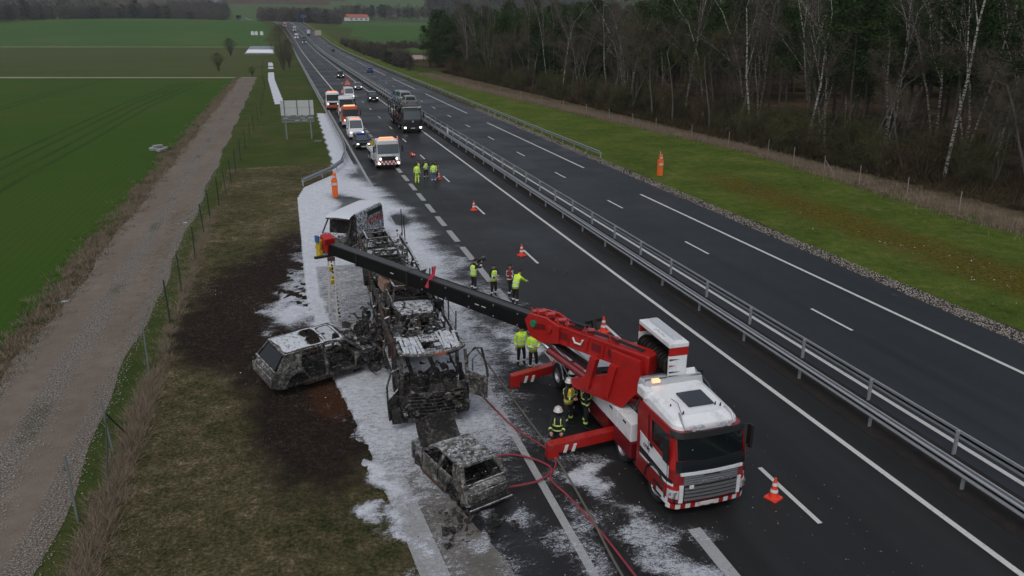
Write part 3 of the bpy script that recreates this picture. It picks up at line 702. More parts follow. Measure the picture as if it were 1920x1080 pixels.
# white roof with raised back, rounded edges
rings = []
for z, ins, yf, yb in ((2.5, .02, .10, 0), (2.62, .04, .14, 0), (2.74, .12, .26, .02), (2.80, .26, .42, .05)):
    hw = 1.05-ins; y0 = -5.10+yf; y1 = -2.85-yb; r = .32-ins*.3; ring = []
    for cx, cy, a0 in ((hw-r, y1-r*.4, 0), (-hw+r, y1-r*.4, PI/2), (-hw+r, y0+r, PI), (hw-r, y0+r, 1.5*PI)):
        for k in range(6): a = a0+PI/2*k/5; rr = r*.4 if cy > -3.5 else r; ring.append((cx+r*math.cos(a), cy+rr*math.sin(a), z+(.18*(cy+5.1)/2.2 if z > 2.55 else 0)))
    rings.append(ring)
m = MB(); m.loft(rings); m.build('roof', M['white'], rt)
m = MB(); m.box((.12, -3.95, 2.935), (.82, .78, .05), rx=R(4.5)); m.build('roof_hatch', plain('roof_hatch_glass', (.035, .04, .05), .15), rt, bevel=.02)
# white side fairings of the roof and their chrome rails
for s in (-1, 1):
    m = MB(); m.prism([(-5.0, 2.32), (-2.9, 2.32), (-2.9, 2.86), (-3.6, 2.78), (-4.6, 2.62)], s*1.05-.02, s*1.05+.02); 
m = MB(); m.tube([(-.72, -4.55, 2.88), (-.80, -4.86, 2.80), (-.78, -5.04, 2.62), (-.35, -5.12, 2.60), (.35, -5.12, 2.60), (.78, -5.04, 2.62), (.80, -4.86, 2.80), (.72, -4.55, 2.88)], .028, 8); m.build('roof_light_rail', M['silver'], rt, smooth=True)
for x in (-.55, -.3, .3, .55):
    m = MB(); m.lathe((x, -5.1, 2.66), [(.01, -.04), (.085, -.04), (.085, .03), (.03, .07)], 'y', 12); m.build('roof_spotlight', M['lamp_off'], rt)
for x, y in ((-.62, -4.6), (.55, -4.35), (.66, -4.45), (-.75, -4.1)):
    m = MB(); m.cyl((x, y, 2.86), (x, y-.02, 2.96), .03, .015, 8); m.build('roof_fitting', M['black'], rt)
m = MB(); m.tube([(-.55, -3.6, 2.9), (-.52, -4.1, 2.95), (-.7, -4.7, 2.86)], .008, 4); m.build('aerial', M['black'], rt)
# windscreen and side windows
cab.patch(-1.04, 1.04, lambda s: 1.76+.02*abs(s), 2.42, .012, 16, 5).build('windscreen', M['glass'], rt, smooth=True)
m = cab.patch(-1.30, 1.30, 2.40, 2.56, .05, 16, 2, .05); m.build('sun_visor', M['black'], rt, smooth=True)
cab.patch(-1.1, 1.1, 1.42, 1.76, .016, 16, 3).build('black_front_panel', plain('gloss_black_panel', (.010, .014, .017), .16, coat=.5), rt, smooth=True)
for s in (-1, 1):
    cab.patch(s*1.42, s*2.35, 1.80, 2.36, .012, 6, 3).build('side_window', M['glass'], rt, smooth=True)
    cab.patch(s*1.12, s*1.30, 1.5, 2.52, .02, 3, 4).build('pillar_trim', M['red'], rt, smooth=True)
    m = MB(); m.box((s*1.34, -5.05, 2.1), (.08, .22, .72), taper=(.9, .9)); m.tube([(s*1.10, -4.98, 2.45), (s*1.34, -5.05, 2.47)], .022); m.tube([(s*1.15, -4.98, 1.78), (s*1.34, -5.05, 1.80)], .022)
    m.build('wing_mirror', M['black'], rt, bevel=.02)
    m = MB(); m.add([(s*1.345-.03*s, -4.935, 1.78), (s*1.30-.03*s, -4.935, 2.42), (s*1.38, -4.935, 2.42), (s*1.38, -4.935, 1.78)], [(0, 1, 2, 3)])
    # white door panel, black sweep and white sill
    cab.patch(s*1.34, s*3.1, lambda q: 1.18+.06*(abs(q)-1.3), lambda q: 1.55+.10*(abs(q)-1.3), .014, 10, 2).build('white_door_panel', M['white'], rt, smooth=True)
    cab.patch(s*1.20, s*3.1, 1.06, lambda q: 1.16+.05*(abs(q)-1.3), .02, 10, 2).build('black_sweep', M['black'], rt, smooth=True)
    cab.patch(s*1.16, s*3.1, .98, 1.06, .018, 10, 1).build('white_sill', M['white'], rt, smooth=True)
    cab.patch(s*.98, s*1.75, .58, .97, .016, 8, 3).build('red_corner', M['red'], rt, smooth=True)
    m = cab.patch(s*1.0, s*1.36, .60, .86, .032, 6, 2); hl = m.build('headlight', M['lamp_off'], rt, smooth=True)
    m = MB()
    for q, z in ((1.10, .78), (1.24, .74), (1.12, .66)):
        p = cab.S(s*q, z, .035); m.lathe(tuple(p), [(.005, -.02), (.055, -.015), (.06, .02)], 'y', 10)
    m.build('lens', M['silver'], hl)
    cab.patch(s*.86, s*.98, .46, 1.02, .03, 2, 3).build('white_headlight_trim', M['white'], rt, smooth=True)
    cab.patch(s*1.3, s*1.95, .34, .56, .02, 6, 2).build('white_bumper_corner', M['white'], rt, smooth=True)
cab.patch(-.98, .98, 1.34, 1.43, .05, 12, 1, .06).build('white_nose_band', M['white'], rt, smooth=True)
cab.patch(-.86, .86, 1.0, 1.36, .02, 12, 3).build('grille', M['grille'], rt, smooth=True)
for k, z in enumerate((1.05, 1.12, 1.19, 1.26, 1.33)):
    cab.patch(-.84, .84, z-.012, z+.012, .034, 12, 1, .02).build('grille_slat', M['silver'], rt, smooth=True)
for k, z in enumerate((.56, .68, .80, .91)):
    cab.patch(-.82, .82, z-.035, z+.03, .045, 12, 1, .04).build('chrome_bar', M['silver'], rt, smooth=True)
cab.patch(-.84, .84, .5, .98, .014, 12, 2).build('lower_grille', M['black'], rt, smooth=True)
m = MB(); m.box((-.66, -5.42, 1.0), (.13, .03, .1)); m.build('badge', M['reflect'], rt)
m = MB(); m.box((.0, -5.37, 1.27), (.5, .02, .06)); m.build('badge_bar', M['black'], rt)
m = MB(); random.seed(3)                                     # raised letters too worn to read
for i in range(13):
    if i in (4, 9): continue
    x = -.4+i*.088; m.box((x, -5.40, 1.075), (.010, .02, .07)); m.box((x+.03, -5.40, 1.075+random.choice([-.03, 0, .03])), (.04, .02, .009))
    if i % 2: m.box((x+.055, -5.40, 1.075), (.010, .02, .07))
m.build('worn_letters', M['silver'], rt)
NST = 18
for i in range(NST):
    a = -1.36+2.72*i/NST; b = a+2.72/NST
    cab.patch(a, b, .26, .41, .03, 2, 1, .05).build('bumper_stripe', M['red'] if i % 2 else M['reflect'], rt)
m = MB(); m.box((-.12, -5.42, .40), (.46, .02, .11)); npl = m.build('number_plate', M['plate'], rt)
m = MB(); m.box((0, -4.2, .5), (2.2, 2.1, .5)); m.build('cab_underframe', M['black'], rt)
m = MB(); m.box((-.86, -4.98, 1.78), (.2, .012, .27), rx=R(-11)); m.box((-.62, -5.06, 1.98), (.02, .01, .02)); m.build('windscreen_paper', plain('pale_blue_paper', (.42, .62, .70), .8), rt)
for o_ in bpy.data.objects:
    if o_.name.startswith('windscreen_paper'): o_.location = (0, -.18, .09)
text(rt, 'OTIM', .17, (-1.245, -3.75, 1.44), (PI/2, 0, -PI/2), M['black'])
for s in (-1, 1):                                               # door seams, handle, steps, mud guard
    for q in (1.40, 2.55): cab.patch(s*q, s*(q+.02), .95, 2.4, .024, 1, 6, .03).build('door_seam', M['black'], rt)
    cab.patch(s*2.3, s*2.48, 1.62, 1.68, .05, 2, 1, .05).build('door_handle', M['black'], rt)
    for z in (.42, .68): m = MB(); m.box((s*1.2, -4.55, z), (.14, .5, .05)); m.build('cab_step', M['black'], rt)
    m = MB(); m.tube([(s*1.22, -4.35+.62*math.cos(a), .5+.62*math.sin(a)) for a in np.linspace(0, PI, 11)], .05, 5); m.build('mud_guard', M['black'], rt)
cab.patch(-1.25, 1.25, .435, .455, .04, 12, 1, .02).build('bumper_seam', M['black'], rt)
for x in (-.55, .25): m = MB(); m.bar((x, -5.235, 1.78), (x+.62, -5.17, 2.0), .018, .018); m.build('wiper', M['black'], rt)
m = MB(); m.tube([(-.9, -2.75, 1.5), (-.95, -2.4, 2.1), (-.6, -2.2, 2.4), (-.4, -1.9, 2.0)], .03, 6); m.tube([(-.7, -2.75, 1.4), (-.75, -2.3, 1.9), (-.4, -2.0, 2.2)], .025, 6); m.build('coiled_airline', M['black'], rt)
# light bar across the back of the roof
m = MB(); m.box((0, -2.72, 2.98), (2.0, .5, .26), taper=(.96, .8)); m.build('light_bar', plain('light_bar_plastic', (.46, .48, .50), .35), rt, bevel=.03)
m = MB(); m.box((0, -2.86, 3.13), (1.86, .1, .05)); m.box((0, -2.6, 3.13), (1.86, .1, .05)); m.build('light_bar_trim', M['silver'], rt)
for x in (-.62,): m = MB(); m.box((x, -2.92, 3.13), (.24, .14, .09)); m.build('amber_beacon', M['beacon'], rt)
for x in (-.75, -.45, .1, .5): m = MB(); m.box((x, -2.97, 2.86), (.14, .1, .1)); m.build('work_light', M['black'], rt)
m = MB(); m.box((-.98, -2.95, 2.84), (.26, .5, .3)); m.build('white_horn_box', M['white'], rt, bevel=.03)
m = MB(); m.prism([(-3.6, 2.42), (-2.5, 2.42), (-2.5, 2.98), (-3.1, 2.86)], 1.08, 1.13); m.build('side_deflector', plain('blue_grey_plastic', (.05, .06, .085), .3), rt)
m = MB(); m.cyl((1.12, -2.6, 2.95), (1.12, -2.6, 3.12), .06); m.build('exhaust_cap', M['black'], rt)
# chassis and body behind the cab
m = MB(); m.box((0, 1.2, .78), (.9, 8.4, .32)); m.build('chassis', M['black'], rt)
for y, n_ in ((-4.35, 'f'), (-2.05, 'm'), (2.2, 'r'), (3.55, 'r')):
    for s in (-1, 1): wheel(rt, s*1.04, y, .5, .33 if y < 0 else .5, side=s)
for s in (-1, 1):
    m = MB(); pts = [(y, z) for y, z in [(-3.7, .95), (-3.75, 1.02)]]
    for y in (2.2, 3.55):
        m.tube([(s*1.26, y+.62*math.cos(a), .5+.62*math.sin(a)) for a in np.linspace(.15, PI-.15, 9)], .028, 5)
    m.build('wheel_arch_trim', M['silver'], rt)
    for y0, y1, mt in ((-2.75, -1.45, 'darkred'), (-.95, 1.45, 'darkred')):
        m = MB(); m.box((s*1.02, (y0+y1)/2, .72), (.42, y1-y0, .55)); m.build('side_skirt', M[mt], rt, bevel=.02)
    for y0, y1 in ((-2.7, -1.75), (-1.7, -.75), (-.7, .35), (.4, 1.4)):                       # white lockers along the flank
        m = MB(); m.box((s*.98, (y0+y1)/2, 1.32), (.5, y1-y0, .62)); lk = m.build('locker', M['white'], rt, bevel=.02)
        m = MB(); m.box((s*1.24, (y0+y1)/2, 1.5), (.02, .2, .05)); m.build('handle', M['black'], lk)
    m = MB(); m.box((s*.98, 2.85, 1.28), (.5, 2.75, .22)); m.build('rear_fender_box', M['darkred'], rt, bevel=.02)
    m = MB(); m.box((s*.98, 1.8, 1.47), (.52, 1.1, .1)); m.build('red_lid', M['red'], rt)
    m = MB(); m.box((s*.95, 3.4, 1.46), (.42, 1.6, .07)); m.box((s*.7, 2.0, 1.56), (.22, 3.7, .06)); m.build('tread_plate', M['silver'], rt)
    m = MB(); m.tube([(s*1.2, 4.25, 1.35), (s*1.27, 4.2, .9), (s*1.27, 3.0, 1.14), (s*1.27, 1.5, .75)], .02, 5); m.tube([(s*1.25, 4.2, 1.5), (s*1.25, 1.2, 1.5), (s*1.25, 1.1, 1.0)], .02, 5); m.build('side_rail', M['silver'], rt)
m = MB(); m.box((0, 1.6, 1.18), (1.5, 5.6, .5)); m.build('body_core', M['red'], rt, bevel=.03)
m = MB(); m.box((0, .8, 1.62), (1.35, 5.2, .08)); m.box((.25, 2.9, 1.66), (.5, 1.5, .1)); m.build('deck_plate', plain('worn_deck_plate', (.42, .43, .45), .5, .4, .2, 5), rt)
for x, y in ((.35, 1.4), (.6, 2.2), (.45, 3.0), (.75, .6)):
    m = MB(); m.box((x, y, 1.75), (.3, .5, .22), rz=.2*x); m.box((x, y, 1.88), (.2, .3, .06)); m.build('deck_equipment', random.choice([M['offwhite'], M['silver'], M['darkred']]), rt, bevel=.02)
m = MB(); m.tube([(.55, 1.7, 1.6), (.55, 1.72, 2.15), (.75, 1.75, 2.15), (.75, 1.75, 1.6)], .015, 5); m.build('hand_rail', M['silver'], rt)
# underlift / rear gear
m = MB(); m.box((.45, 4.7, .8), (1.2, .8, .5)); m.build('underlift', M['darkred'], rt, bevel=.03)
m = MB(); m.bar((.45, 4.7, 1.0), (.55, 5.7, 1.05), .3, .32); m.box((.55, 5.9, 1.1), (1.7, .22, .26), rz=.1); m.box((-.2, 6.0, 1.3), (.2, .25, .45), rx=.3); m.box((1.25, 5.95, 1.35), (.18, .22, .5), rx=-.4); m.bar((.9, 6.0, 1.5), (1.65, 6.1, 1.55), .14)
m.build('lift_crosshead', plain('greasy_brown_black_steel', (.022, .017, .014), .6, .3, .3), rt)
for x in (.1, .35, .62): m = MB(); m.cyl((x, 4.6, 1.1), (x, 4.75, 1.62), .11, .07); m.build('red_fitting', M['red'], rt, smooth=True)
# four outriggers
def outrigger(y, s, reach, h=.34, yaw=0):
    m = MB(); a = Vector((s*.75, y, .52)); b = Vector((s*(1.1+reach), y+yaw, .40)); m.bar(a, b, .32, h)
    m.bar(a.lerp(b, .5), b+(b-a).normalized()*.02, .27, h*.8)
    o = m.build('outrigger', M['red'], rt, bevel=.015)
    m = MB(); m.box((b.x+s*.02, b.y, .30), (.38, .36, .52), taper=(.8, .8)); m.build('outrigger_foot', M['red'], o, bevel=.02)
    m = MB(); m.lathe((b.x+s*.04, b.y, 0), [(.0, .02), (.24, .02), (.22, .08), (.08, .1)], n=14); m.build('foot_pad', M['black'], o)
    for k in range(2):
        m = MB(); x = b.x-s*(.35+.28*k); m.add([(x-.05, b.y-.2, .24), (x+.05, b.y-.2, .24), (x+.13, b.y-.2, .5), (x+.03, b.y-.2, .5), (x-.05, b.y-.17, .24), (x+.05, b.y-.17, .24), (x+.13, b.y-.17, .5), (x+.03, b.y-.17, .5)], [(0, 1, 2, 3), (0, 4, 5, 1), (3, 2, 6, 7), (1, 5, 6, 2), (0, 3, 7, 4)])
        m.build('white_stripe', M['reflect'], o)
outrigger(-1.15, -1, 2.15, yaw=-.1); outrigger(4.35, -1, 1.75, yaw=-.35); outrigger(-1.15, 1, 1.2); outrigger(4.3, 1, .8)
# turret and boom: everything below is set out in world metres, then brought into the lorry's frame
bpy.context.view_layer.update()
RI = Matrix.Translation(T0) @ Matrix.Rotation(R(1.6), 4, 'Z'); RI = RI.inverted()
def wm():
    b = MB(); b.T = RI; return b
PV = Vector((-6.95, 20.35, 3.3)); TIP = Vector((-15.5, 34.75, 3.68))
bd = (TIP-PV).normalized(); bs = Vector((bd.y, -bd.x, 0)).normalized(); bu = bs.cross(bd)
m = wm(); m.lathe((-6.5, 21.1, 1.6), [(.0, .0), (.78, .0), (.78, .22), (.6, .3), (.6, .42), (0, .42)], n=24); m.build('slew_ring', M['red'], rt)
P = lambda f, a, h: PV+bd*f+bs*a+bu*h
for a in (-.42, .42):                                                                    # turret side plates carrying the pivot
    m = wm(); pl = [P(-.35, a, .15), P(.75, a, .2), P(.55, a, -.55), P(2.3, a, -1.35), P(2.2, a, -1.62), P(.2, a, -1.62), P(-.5, a, -.7)]
    th = bs*.07; m.add([p-th for p in pl]+[p+th for p in pl], [tuple(range(6, -1, -1)), tuple(range(7, 14))]+[(i, (i+1) % 7, 7+(i+1) % 7, 7+i) for i in range(7)])
    m.build('turret_side', M['red'], rt)
for f in (.55, 1.35):
    m = wm(); m.bar(P(f, -.5, -.25), P(f+.25, -.5, -1.4), .22, .25); m.build('turret_strut', M['red'], rt)
m = wm(); m.bar(P(-.4, 0, -.9), P(2.2, 0, -1.45), .8, .3); m.build('turret_base', M['red'], rt)
m = wm(); m.bar(P(-.55, 0, -.02), P(3.5, 0, -.04), .56, .62, up=bu); m.build('boom_base_section', M['red'], rt, bevel=.03)
for a in (-.29, .29):                                        # flanges, ribs, bolts along the flanks; flat darker plates with recess shade painted in
    for h in (.26, -.31): m = wm(); m.bar(P(-.4, a, h), P(3.5, a, h), .035, .07, up=bu); m.build('boom_flange', M['red'], rt)
    for f in (.5, 1.15, 1.8, 2.6, 3.1): m = wm(); m.bar(P(f, a*1.03, .24), P(f+.05, a*1.03, -.3), .05, .03); m.build('boom_rib', M['red'], rt)
    for f in (.62, 1.28, 2.68): m = wm(); m.bar(P(f, a*.99, -.02), P(f+.38, a*.99, -.02), .012, .26, up=bu); m.build('recess_shade_plate', M['darkred'], rt)
for k in range(3): m = wm(); m.tube([P(-.2, .06*k-.1, .34), P(1.2, .06*k-.08, .37), P(2.9, .06*k-.12, .33), P(3.6, .06*k-.05, .36)], .02, 5); m.build('boom_hose', M['black'], rt)
m = wm(); m.bar(P(2.2, .12, .36), P(2.9, .12, .36), .16, .12, up=bu); m.build('boom_valve', M['black'], rt)
for a in (-.33, .33):
    m = wm(); q = [(3.0, .28), (3.6, .44), (4.35, .40), (4.55, .12), (4.3, -.42), (3.7, -.52), (3.0, -.34)]; th = bs*.045
    m.add([P(f, a, h)-th for f, h in q]+[P(f, a, h)+th for f, h in q], [tuple(range(6, -1, -1)), tuple(range(7, 14))]+[(i, (i+1) % 7, 7+(i+1) % 7, 7+i) for i in range(7)]); m.build('boom_collar', M['red'], rt, bevel=.01)
m = wm(); m.bar(P(3.0, 0, -.04), P(4.3, 0, -.06), .62, .66, up=bu); m.build('collar_core', M['red'], rt, bevel=.03)
m = wm(); m.bar(P(3.6, -.38, .1), P(4.1, -.38, .0), .02, .2, up=bu); m.build('recess_shade_plate', M['darkred'], rt)  # flat plate on the collar, a cavity's shade put into its darker red
for f, a in ((3.4, -.36), (4.1, -.36), (3.5, .36), (4.0, .36)):
    m = wm(); p = P(f, a, .1); m.cyl(p, p+bs*(.1 if a > 0 else -.1), .12); m.build('boom_bolt', M['red'] if f != 4.1 else plain('green_cap', (.01, .2, .08), .5), rt)
for f, h, l in ((3.1, .34, .3), (3.6, .42, .25), (4.0, .42, .2), (2.7, .32, .25), (4.25, .36, .2), (1.9, .32, .3), (.9, .32, .25)):
    m = wm(); m.bar(P(f, .15, h), P(f+l, -.1, h-.03), .25, .12); m.tube([P(f, -.25, h-.05), P(f+.1, -.25, h+.22)], .03); m.build('boom_fitting', M['red'], rt)
m = wm(); pl = [(1.0, .37), (3.4, .37), (3.2, .60), (2.0, .66), (.9, .60)]
m.add([P(f, -.25, h) for f, h in pl]+[P(f, .25, h) for f, h in pl], [(4, 3, 2, 1, 0), (5, 6, 7, 8, 9)]+[(i, (i+1) % 5, 5+(i+1) % 5, 5+i) for i in range(5)])
m = wm(); m.tube([P(2.0, -.33, .10), P(2.08, -.335, -.08), P(2.32, -.335, -.08), P(2.42, -.33, .08)], .035, 6); m.build('white_hook_mark', M['reflect'], rt)
for f0, f1, w, h, nm in ((4.15, 11.2, .50, .58, 'boom_middle_section'), (11.0, 14.6, .44, .55, 'boom_outer_section'), (14.5, 16.75, .38, .48, 'boom_tip_section')):
    m = wm(); m.bar(P(f0, 0, -.06), P(f1, 0, -.06), w, h, up=bu); m.build(nm, plain('black_boom_paint', (.005, .005, .006), .5, 0, .3, 4, dirt=((.02, .02, .02), .35), spec=.25), rt, bevel=.03)
m = wm(); m.bar(P(4.4, 0, .262), P(16.6, 0, .215), .40, .03, up=bu); m.build('boom_top_strip', plain('mottled_grey_strip', (.06, .06, .062), .6, .1, .4, 3), rt)  # grey strip along the top of the boom, paler than its paint
for f in (11.1, 14.55): m = wm(); m.bar(P(f, 0, -.06), P(f+.12, 0, -.06), .52, .64 if f < 12 else .57, up=bu); m.build('boom_band', M['black'], rt)
m = wm(); m.bar(P(9.9, -.27, -.1), P(9.75, -.1, .42), .13, .13); m.bar(P(9.75, -.05, .3), P(9.72, .02, .75), .09, .09); m.build('red_tag', plain('faded_red_flag', (.55, .04, .08), .8), rt)
for f in (6.6, 6.95, 12.0): m = wm(); m.bar(P(f, -.256, -.05), P(f+.22, -.256, -.05), .008, .035, up=bu); m.build('white_mark', M['offwhite'], rt)
for f in (5.0, 6.2, 7.5, 8.8, 10.2): m = wm(); p = P(f, -.25, .16); m.cyl(p, p-bs*.02, .035, n=8); p = P(f, -.25, -.26); m.cyl(p, p-bs*.02, .035, n=8); m.build('boom_bolt_head', M['post_grey'], rt)
m = wm(); m.tube([P(4.3, .12, .30), P(7, .14, .285), P(10.8, .12, .28)], .018, 5); m.build('boom_cable', M['black'], rt)
# boom head
m = wm(); m.box(P(17.0, -.02, -.02), (.46, .46, .42), rz=.5, rx=.2); m.build('boom_head', M['red'], rt, bevel=.03)
m = wm(); m.box(P(16.95, -.1, .36), (.5, .5, .34), rz=.4, rx=.3); m.build('head_sheave_guard', M['red'], rt, bevel=.03)
m = wm(); m.box(P(17.3, -.35, .10), (.12, .36, .62), rz=.5, rx=.3); m.box(P(17.32, -.32, -.35), (.2, .3, .34), rz=.5); m.build('yellow_guard', M['yellow'], rt, bevel=.02)
m = wm(); m.box(P(17.25, -.45, .38), (.1, .26, .3), rz=.5); m.build('blue_guard', plain('blue_steel', (.04, .13, .35), .5), rt)
m = wm(); m.lathe(P(16.95, .0, -.34), [(.03, -.1), (.17, -.1), (.13, 0), (.17, .1), (.03, .1)], 'x', 14); m.box(P(17.0, -.3, -.42), (.9, .22, .08), rz=.3); m.build('head_sheave', M['black'], rt)
m = wm(); m.bar(P(16.95, .0, -.05), P(17.1, .02, -.28), .16); m.build('red_lamp', M['red'], rt)
# luffing cylinders under the boom
for a in (-.27, .27):
    m = wm(); m.cyl(P(1.5, a, -1.3), P(3.5, a, -.75), .13); m.build('lift_cylinder', M['darkred'], rt, smooth=True)
    m = wm(); m.cyl(P(3.2, a, -.82), P(4.1, a, -.42), .075); m.build('cylinder_rod', M['silver'], rt, smooth=True)
for k in range(5):
    m = wm(); a = -.12+.06*k; m.tube([P(.6, a, -.5), P(1.7, a-.05, -1.05+.03*k), P(3.0, a, -.62), P(4.6, a, -.42)], .022, 5); m.build('hydraulic_hose', M['black'], rt)
# winch housing at the back of the turret
hx, hy = -6.22, 20.25
m = wm(); m.box((hx, hy, 4.14), (.66, 2.15, .16)); m.build('winch_cover_top', M['white'], rt, bevel=.03)
m = wm(); m.box((hx+.06, hy, 4.26), (.3, 1.75, .12), taper=(.8, .97)); m.build('winch_cover_vent', plain('vent_grey', (.50, .52, .55), .5), rt, bevel=.02)
for y0, nm in ((hy-1.05, 'near'), (hy+1.05, 'far')):
    m = wm(); m.box((hx, y0, 3.94), (.62, .06, .26)); m.build('winch_red_panel', M['red'], rt)
    m = wm(); m.box((hx-.02, y0, 3.42), (.58, .055, .78), taper=(1.05, 1)); m.build('winch_white_panel', M['white'], rt)
for z, w in ((3.66, .34), (3.46, .22), (3.25, .4), (3.12, .5)):
    m = wm(); m.add([(hx-.3, hy-1.085, z), (hx-.3+w, hy-1.085, z+.025), (hx-.3, hy-1.085, z+.06), (hx-.3, hy-1.06, z), (hx-.3+w, hy-1.06, z+.025), (hx-.3, hy-1.06, z+.06)], [(0, 1, 2), (0, 3, 4, 1), (1, 4, 5, 2)])
    m.build('livery_flash', M['black'] if z != 3.46 else M['red'], rt)
m = wm(); m.box((hx+.26, hy, 3.55), (.06, 2.05, 1.05)); m.build('winch_back_panel', M['white'], rt)
m = wm(); m.box((hx, hy, 3.02), (.62, 2.1, .12)); m.build('winch_floor', M['black'], rt)
m = wm(); m.box((hx+.15, hy, 3.6), (.1, 2.0, .9)); m.build('winch_bulkhead', plain('dark_grey_panel', (.03, .032, .034), .5), rt)
for k in range(5):
    y0 = hy-.8+.4*k; m = wm(); m.lathe((hx-.12, y0, 3.42), [(.05, -.15), (.30, -.15), (.30, -.11), (.23, -.1), (.23, .1), (.30, .11), (.30, .15), (.05, .15)], 'y', 18); m.build('winch_drum', plain('oily_drum', (.022, .018, .016), .45, .3, .3, 20), rt, smooth=True)
m = wm(); m.prism([(20.0, 2.95), (21.9, 2.95), (21.6, 3.3), (20.0, 3.55)], -6.75, -6.45); m.build('winch_bracket', M['red'], rt)
m = wm(); m.box((-6.5, 19.45, 2.9), (.9, .5, .3)); m.build('valve_block', M['black'], rt)
m = wm(); m.box((-5.95, 19.3, 3.05), (.75, .3, .45), rx=-.5); m.build('white_cowl', M['white'], rt, bevel=.03)
m = wm()
for i in range(7): m.box((hx-.2+.02*(i % 2), hy-.5+i*.1, 4.224), (.09, .014, .006)); m.box((hx-.2+.035*(i % 3-1), hy-.46+i*.1, 4.224), (.014, .05, .006))
m.build('faint_emblem', plain('faint_grey_lettering', (.3, .32, .35), .5), rt)

# ---------------------------------------------------------------- lifting slings hanging from the boom head to the wreck
t = thing('lifting_sling', 'dirty slings with yellow chain hooks hanging from the crane boom to the estate car', 'sling', (-15.6, 34.6, 3.3))
H_ = Vector((-15.6, 34.6, 3.3))
for x, e in ((-.13, Vector((-15.95, 31.6, 1.66))), (.13, Vector((-15.7, 30.6, 1.62)))):
    a = Vector((x, 0, -.2)); b = e-H_; m = MB(); m.bar(a, a.lerp(b, .45), .08, .03); m.bar(a.lerp(b, .45), b, .07, .03); m.build('sling_strap', M['rope'], t)
m = MB(); m.box((0, 0, -.12), (.34, .1, .16)); m.build('spreader', M['rust'], t)
for x, z in ((-.1, -.5), (.02, -1.05), (-.05, -1.3)):
    m = MB(); m.box((x, z*.95*-.8 if False else z*.85, z*.5-.2), (.16, .1, .26), rx=.3); m.build('chain_hook', M['yellow'], t, bevel=.02)
m = MB()
for i in range(16): p = Vector((0, 0, -.25)).lerp(Vector((.05, -3.2, -1.75)), i/15); m.box(p, (.07, .11, .05), rx=i*.8, rz=i*1.3)
m.build('chain', M['rust'], t)
# ---------------------------------------------------------------- cars, whole and burnt
def car_geom(L, Wd, H, hood=.95, cowl=1.15, belt=.9, rear='hatch', roof0=.4, boot=0.0):
    """key figures of a car of length L; y runs from nose -L/2 to tail L/2"""
    g = dict(L=L, W=Wd, H=H, belt=belt, yc=-L/2+cowl, yr=-L/2+cowl+roof0*1.6, yb=L/2-boot-(.55 if rear != 'van' else .08), ye=L/2-boot-.12)
    g['hood'] = hood*belt; return g
def lower_body(g, mat, t, arch=.36, wy=None, open_top=False, doors=(), clear=.2, name='body', dent=0, zc=.33):
    L, W2, belt = g['L'], g['W']/2, g['belt']; ys = np.unique(np.round(np.concatenate([np.linspace(-L/2, L/2, int(L/.12)), [g['yc'], g['ye']]]), 3)); wy = wy or (-L*.31, L*.29)
    def zt(y):
        if y < g['yc']: u = (y+L/2)/(g['yc']+L/2); return belt*(.80+.16*math.sqrt(max(u, 0)))+.02
        return belt+.02 if y < g['ye'] else belt*(1-.12*(y-g['ye'])/(L/2-g['ye']+.01))
    rings = []
    for y in ys:
        e = 1-(abs(y)/(L/2))**5*.22; w = W2*e; zb = clear+(.12*(abs(y)/(L/2))**8)
        for q in wy:
            if abs(y-q) < arch: zb = max(zb, zc+math.sqrt(arch**2-(y-q)**2))
        z1 = zt(y); zb = min(zb, z1-.12); zm = zb+(z1-zb)*.45; d = dent*noise.noise(Vector((y*2.1, 3.3, L)))
        rings.append([(-w*.93, y, zb), (-w*1.0, y, zb+.05), (-w*(1+d), y, zm), (-w*.97+d*.2, y, z1-.1), (-w*.91, y, z1-.01), (-w*.45, y, z1+.025), (w*.45, y, z1+.025+d*.2), (w*.91, y, z1-.01), (w*.97, y, z1-.1), (w*(1-d), y, zm), (w, y, zb+.05), (w*.93, y, zb)])
    if not open_top: m = MB(); m.loft(rings); return m.build(name, mat, t, smooth=True)
    m = MB(); n = 12; vs = [p for r in rings for p in r]; fs = []
    for i in range(len(rings)-1):
        mid = (ys[i]+ys[i+1])/2
        for k in range(n-1):
            if k in (4, 5, 6) and g['yc'] < mid < g['ye']: continue
            if k in (1, 2, 3, 7, 8, 9) and any(a_ < mid < b_ for a_, b_ in doors): continue
            fs.append((i*n+k, i*n+k+1, (i+1)*n+k+1, (i+1)*n+k))
    fs += [tuple(range(n-1, -1, -1)), tuple(range((len(rings)-1)*n, len(rings)*n))]
    m.add(vs, fs); o = m.build(name, mat, t, smooth=True)
    s = o.modifiers.new('thickness', 'SOLIDIFY'); s.thickness = .03; return o
def cabin_points(g, tuckin=.17):
    b, H = g['belt']+.01, g['H']; wb = g['W']/2*.90; wr = wb-tuckin
    return {'fl': (-wb, g['yc'], b), 'fr': (wb, g['yc'], b), 'rl': (-wb, g['ye'], b), 'rr': (wb, g['ye'], b),
            'tfl': (-wr, g['yr'], H-.04), 'tfr': (wr, g['yr'], H-.04), 'trl': (-wr, g['yb'], H-.05), 'trr': (wr, g['yb'], H-.05)}
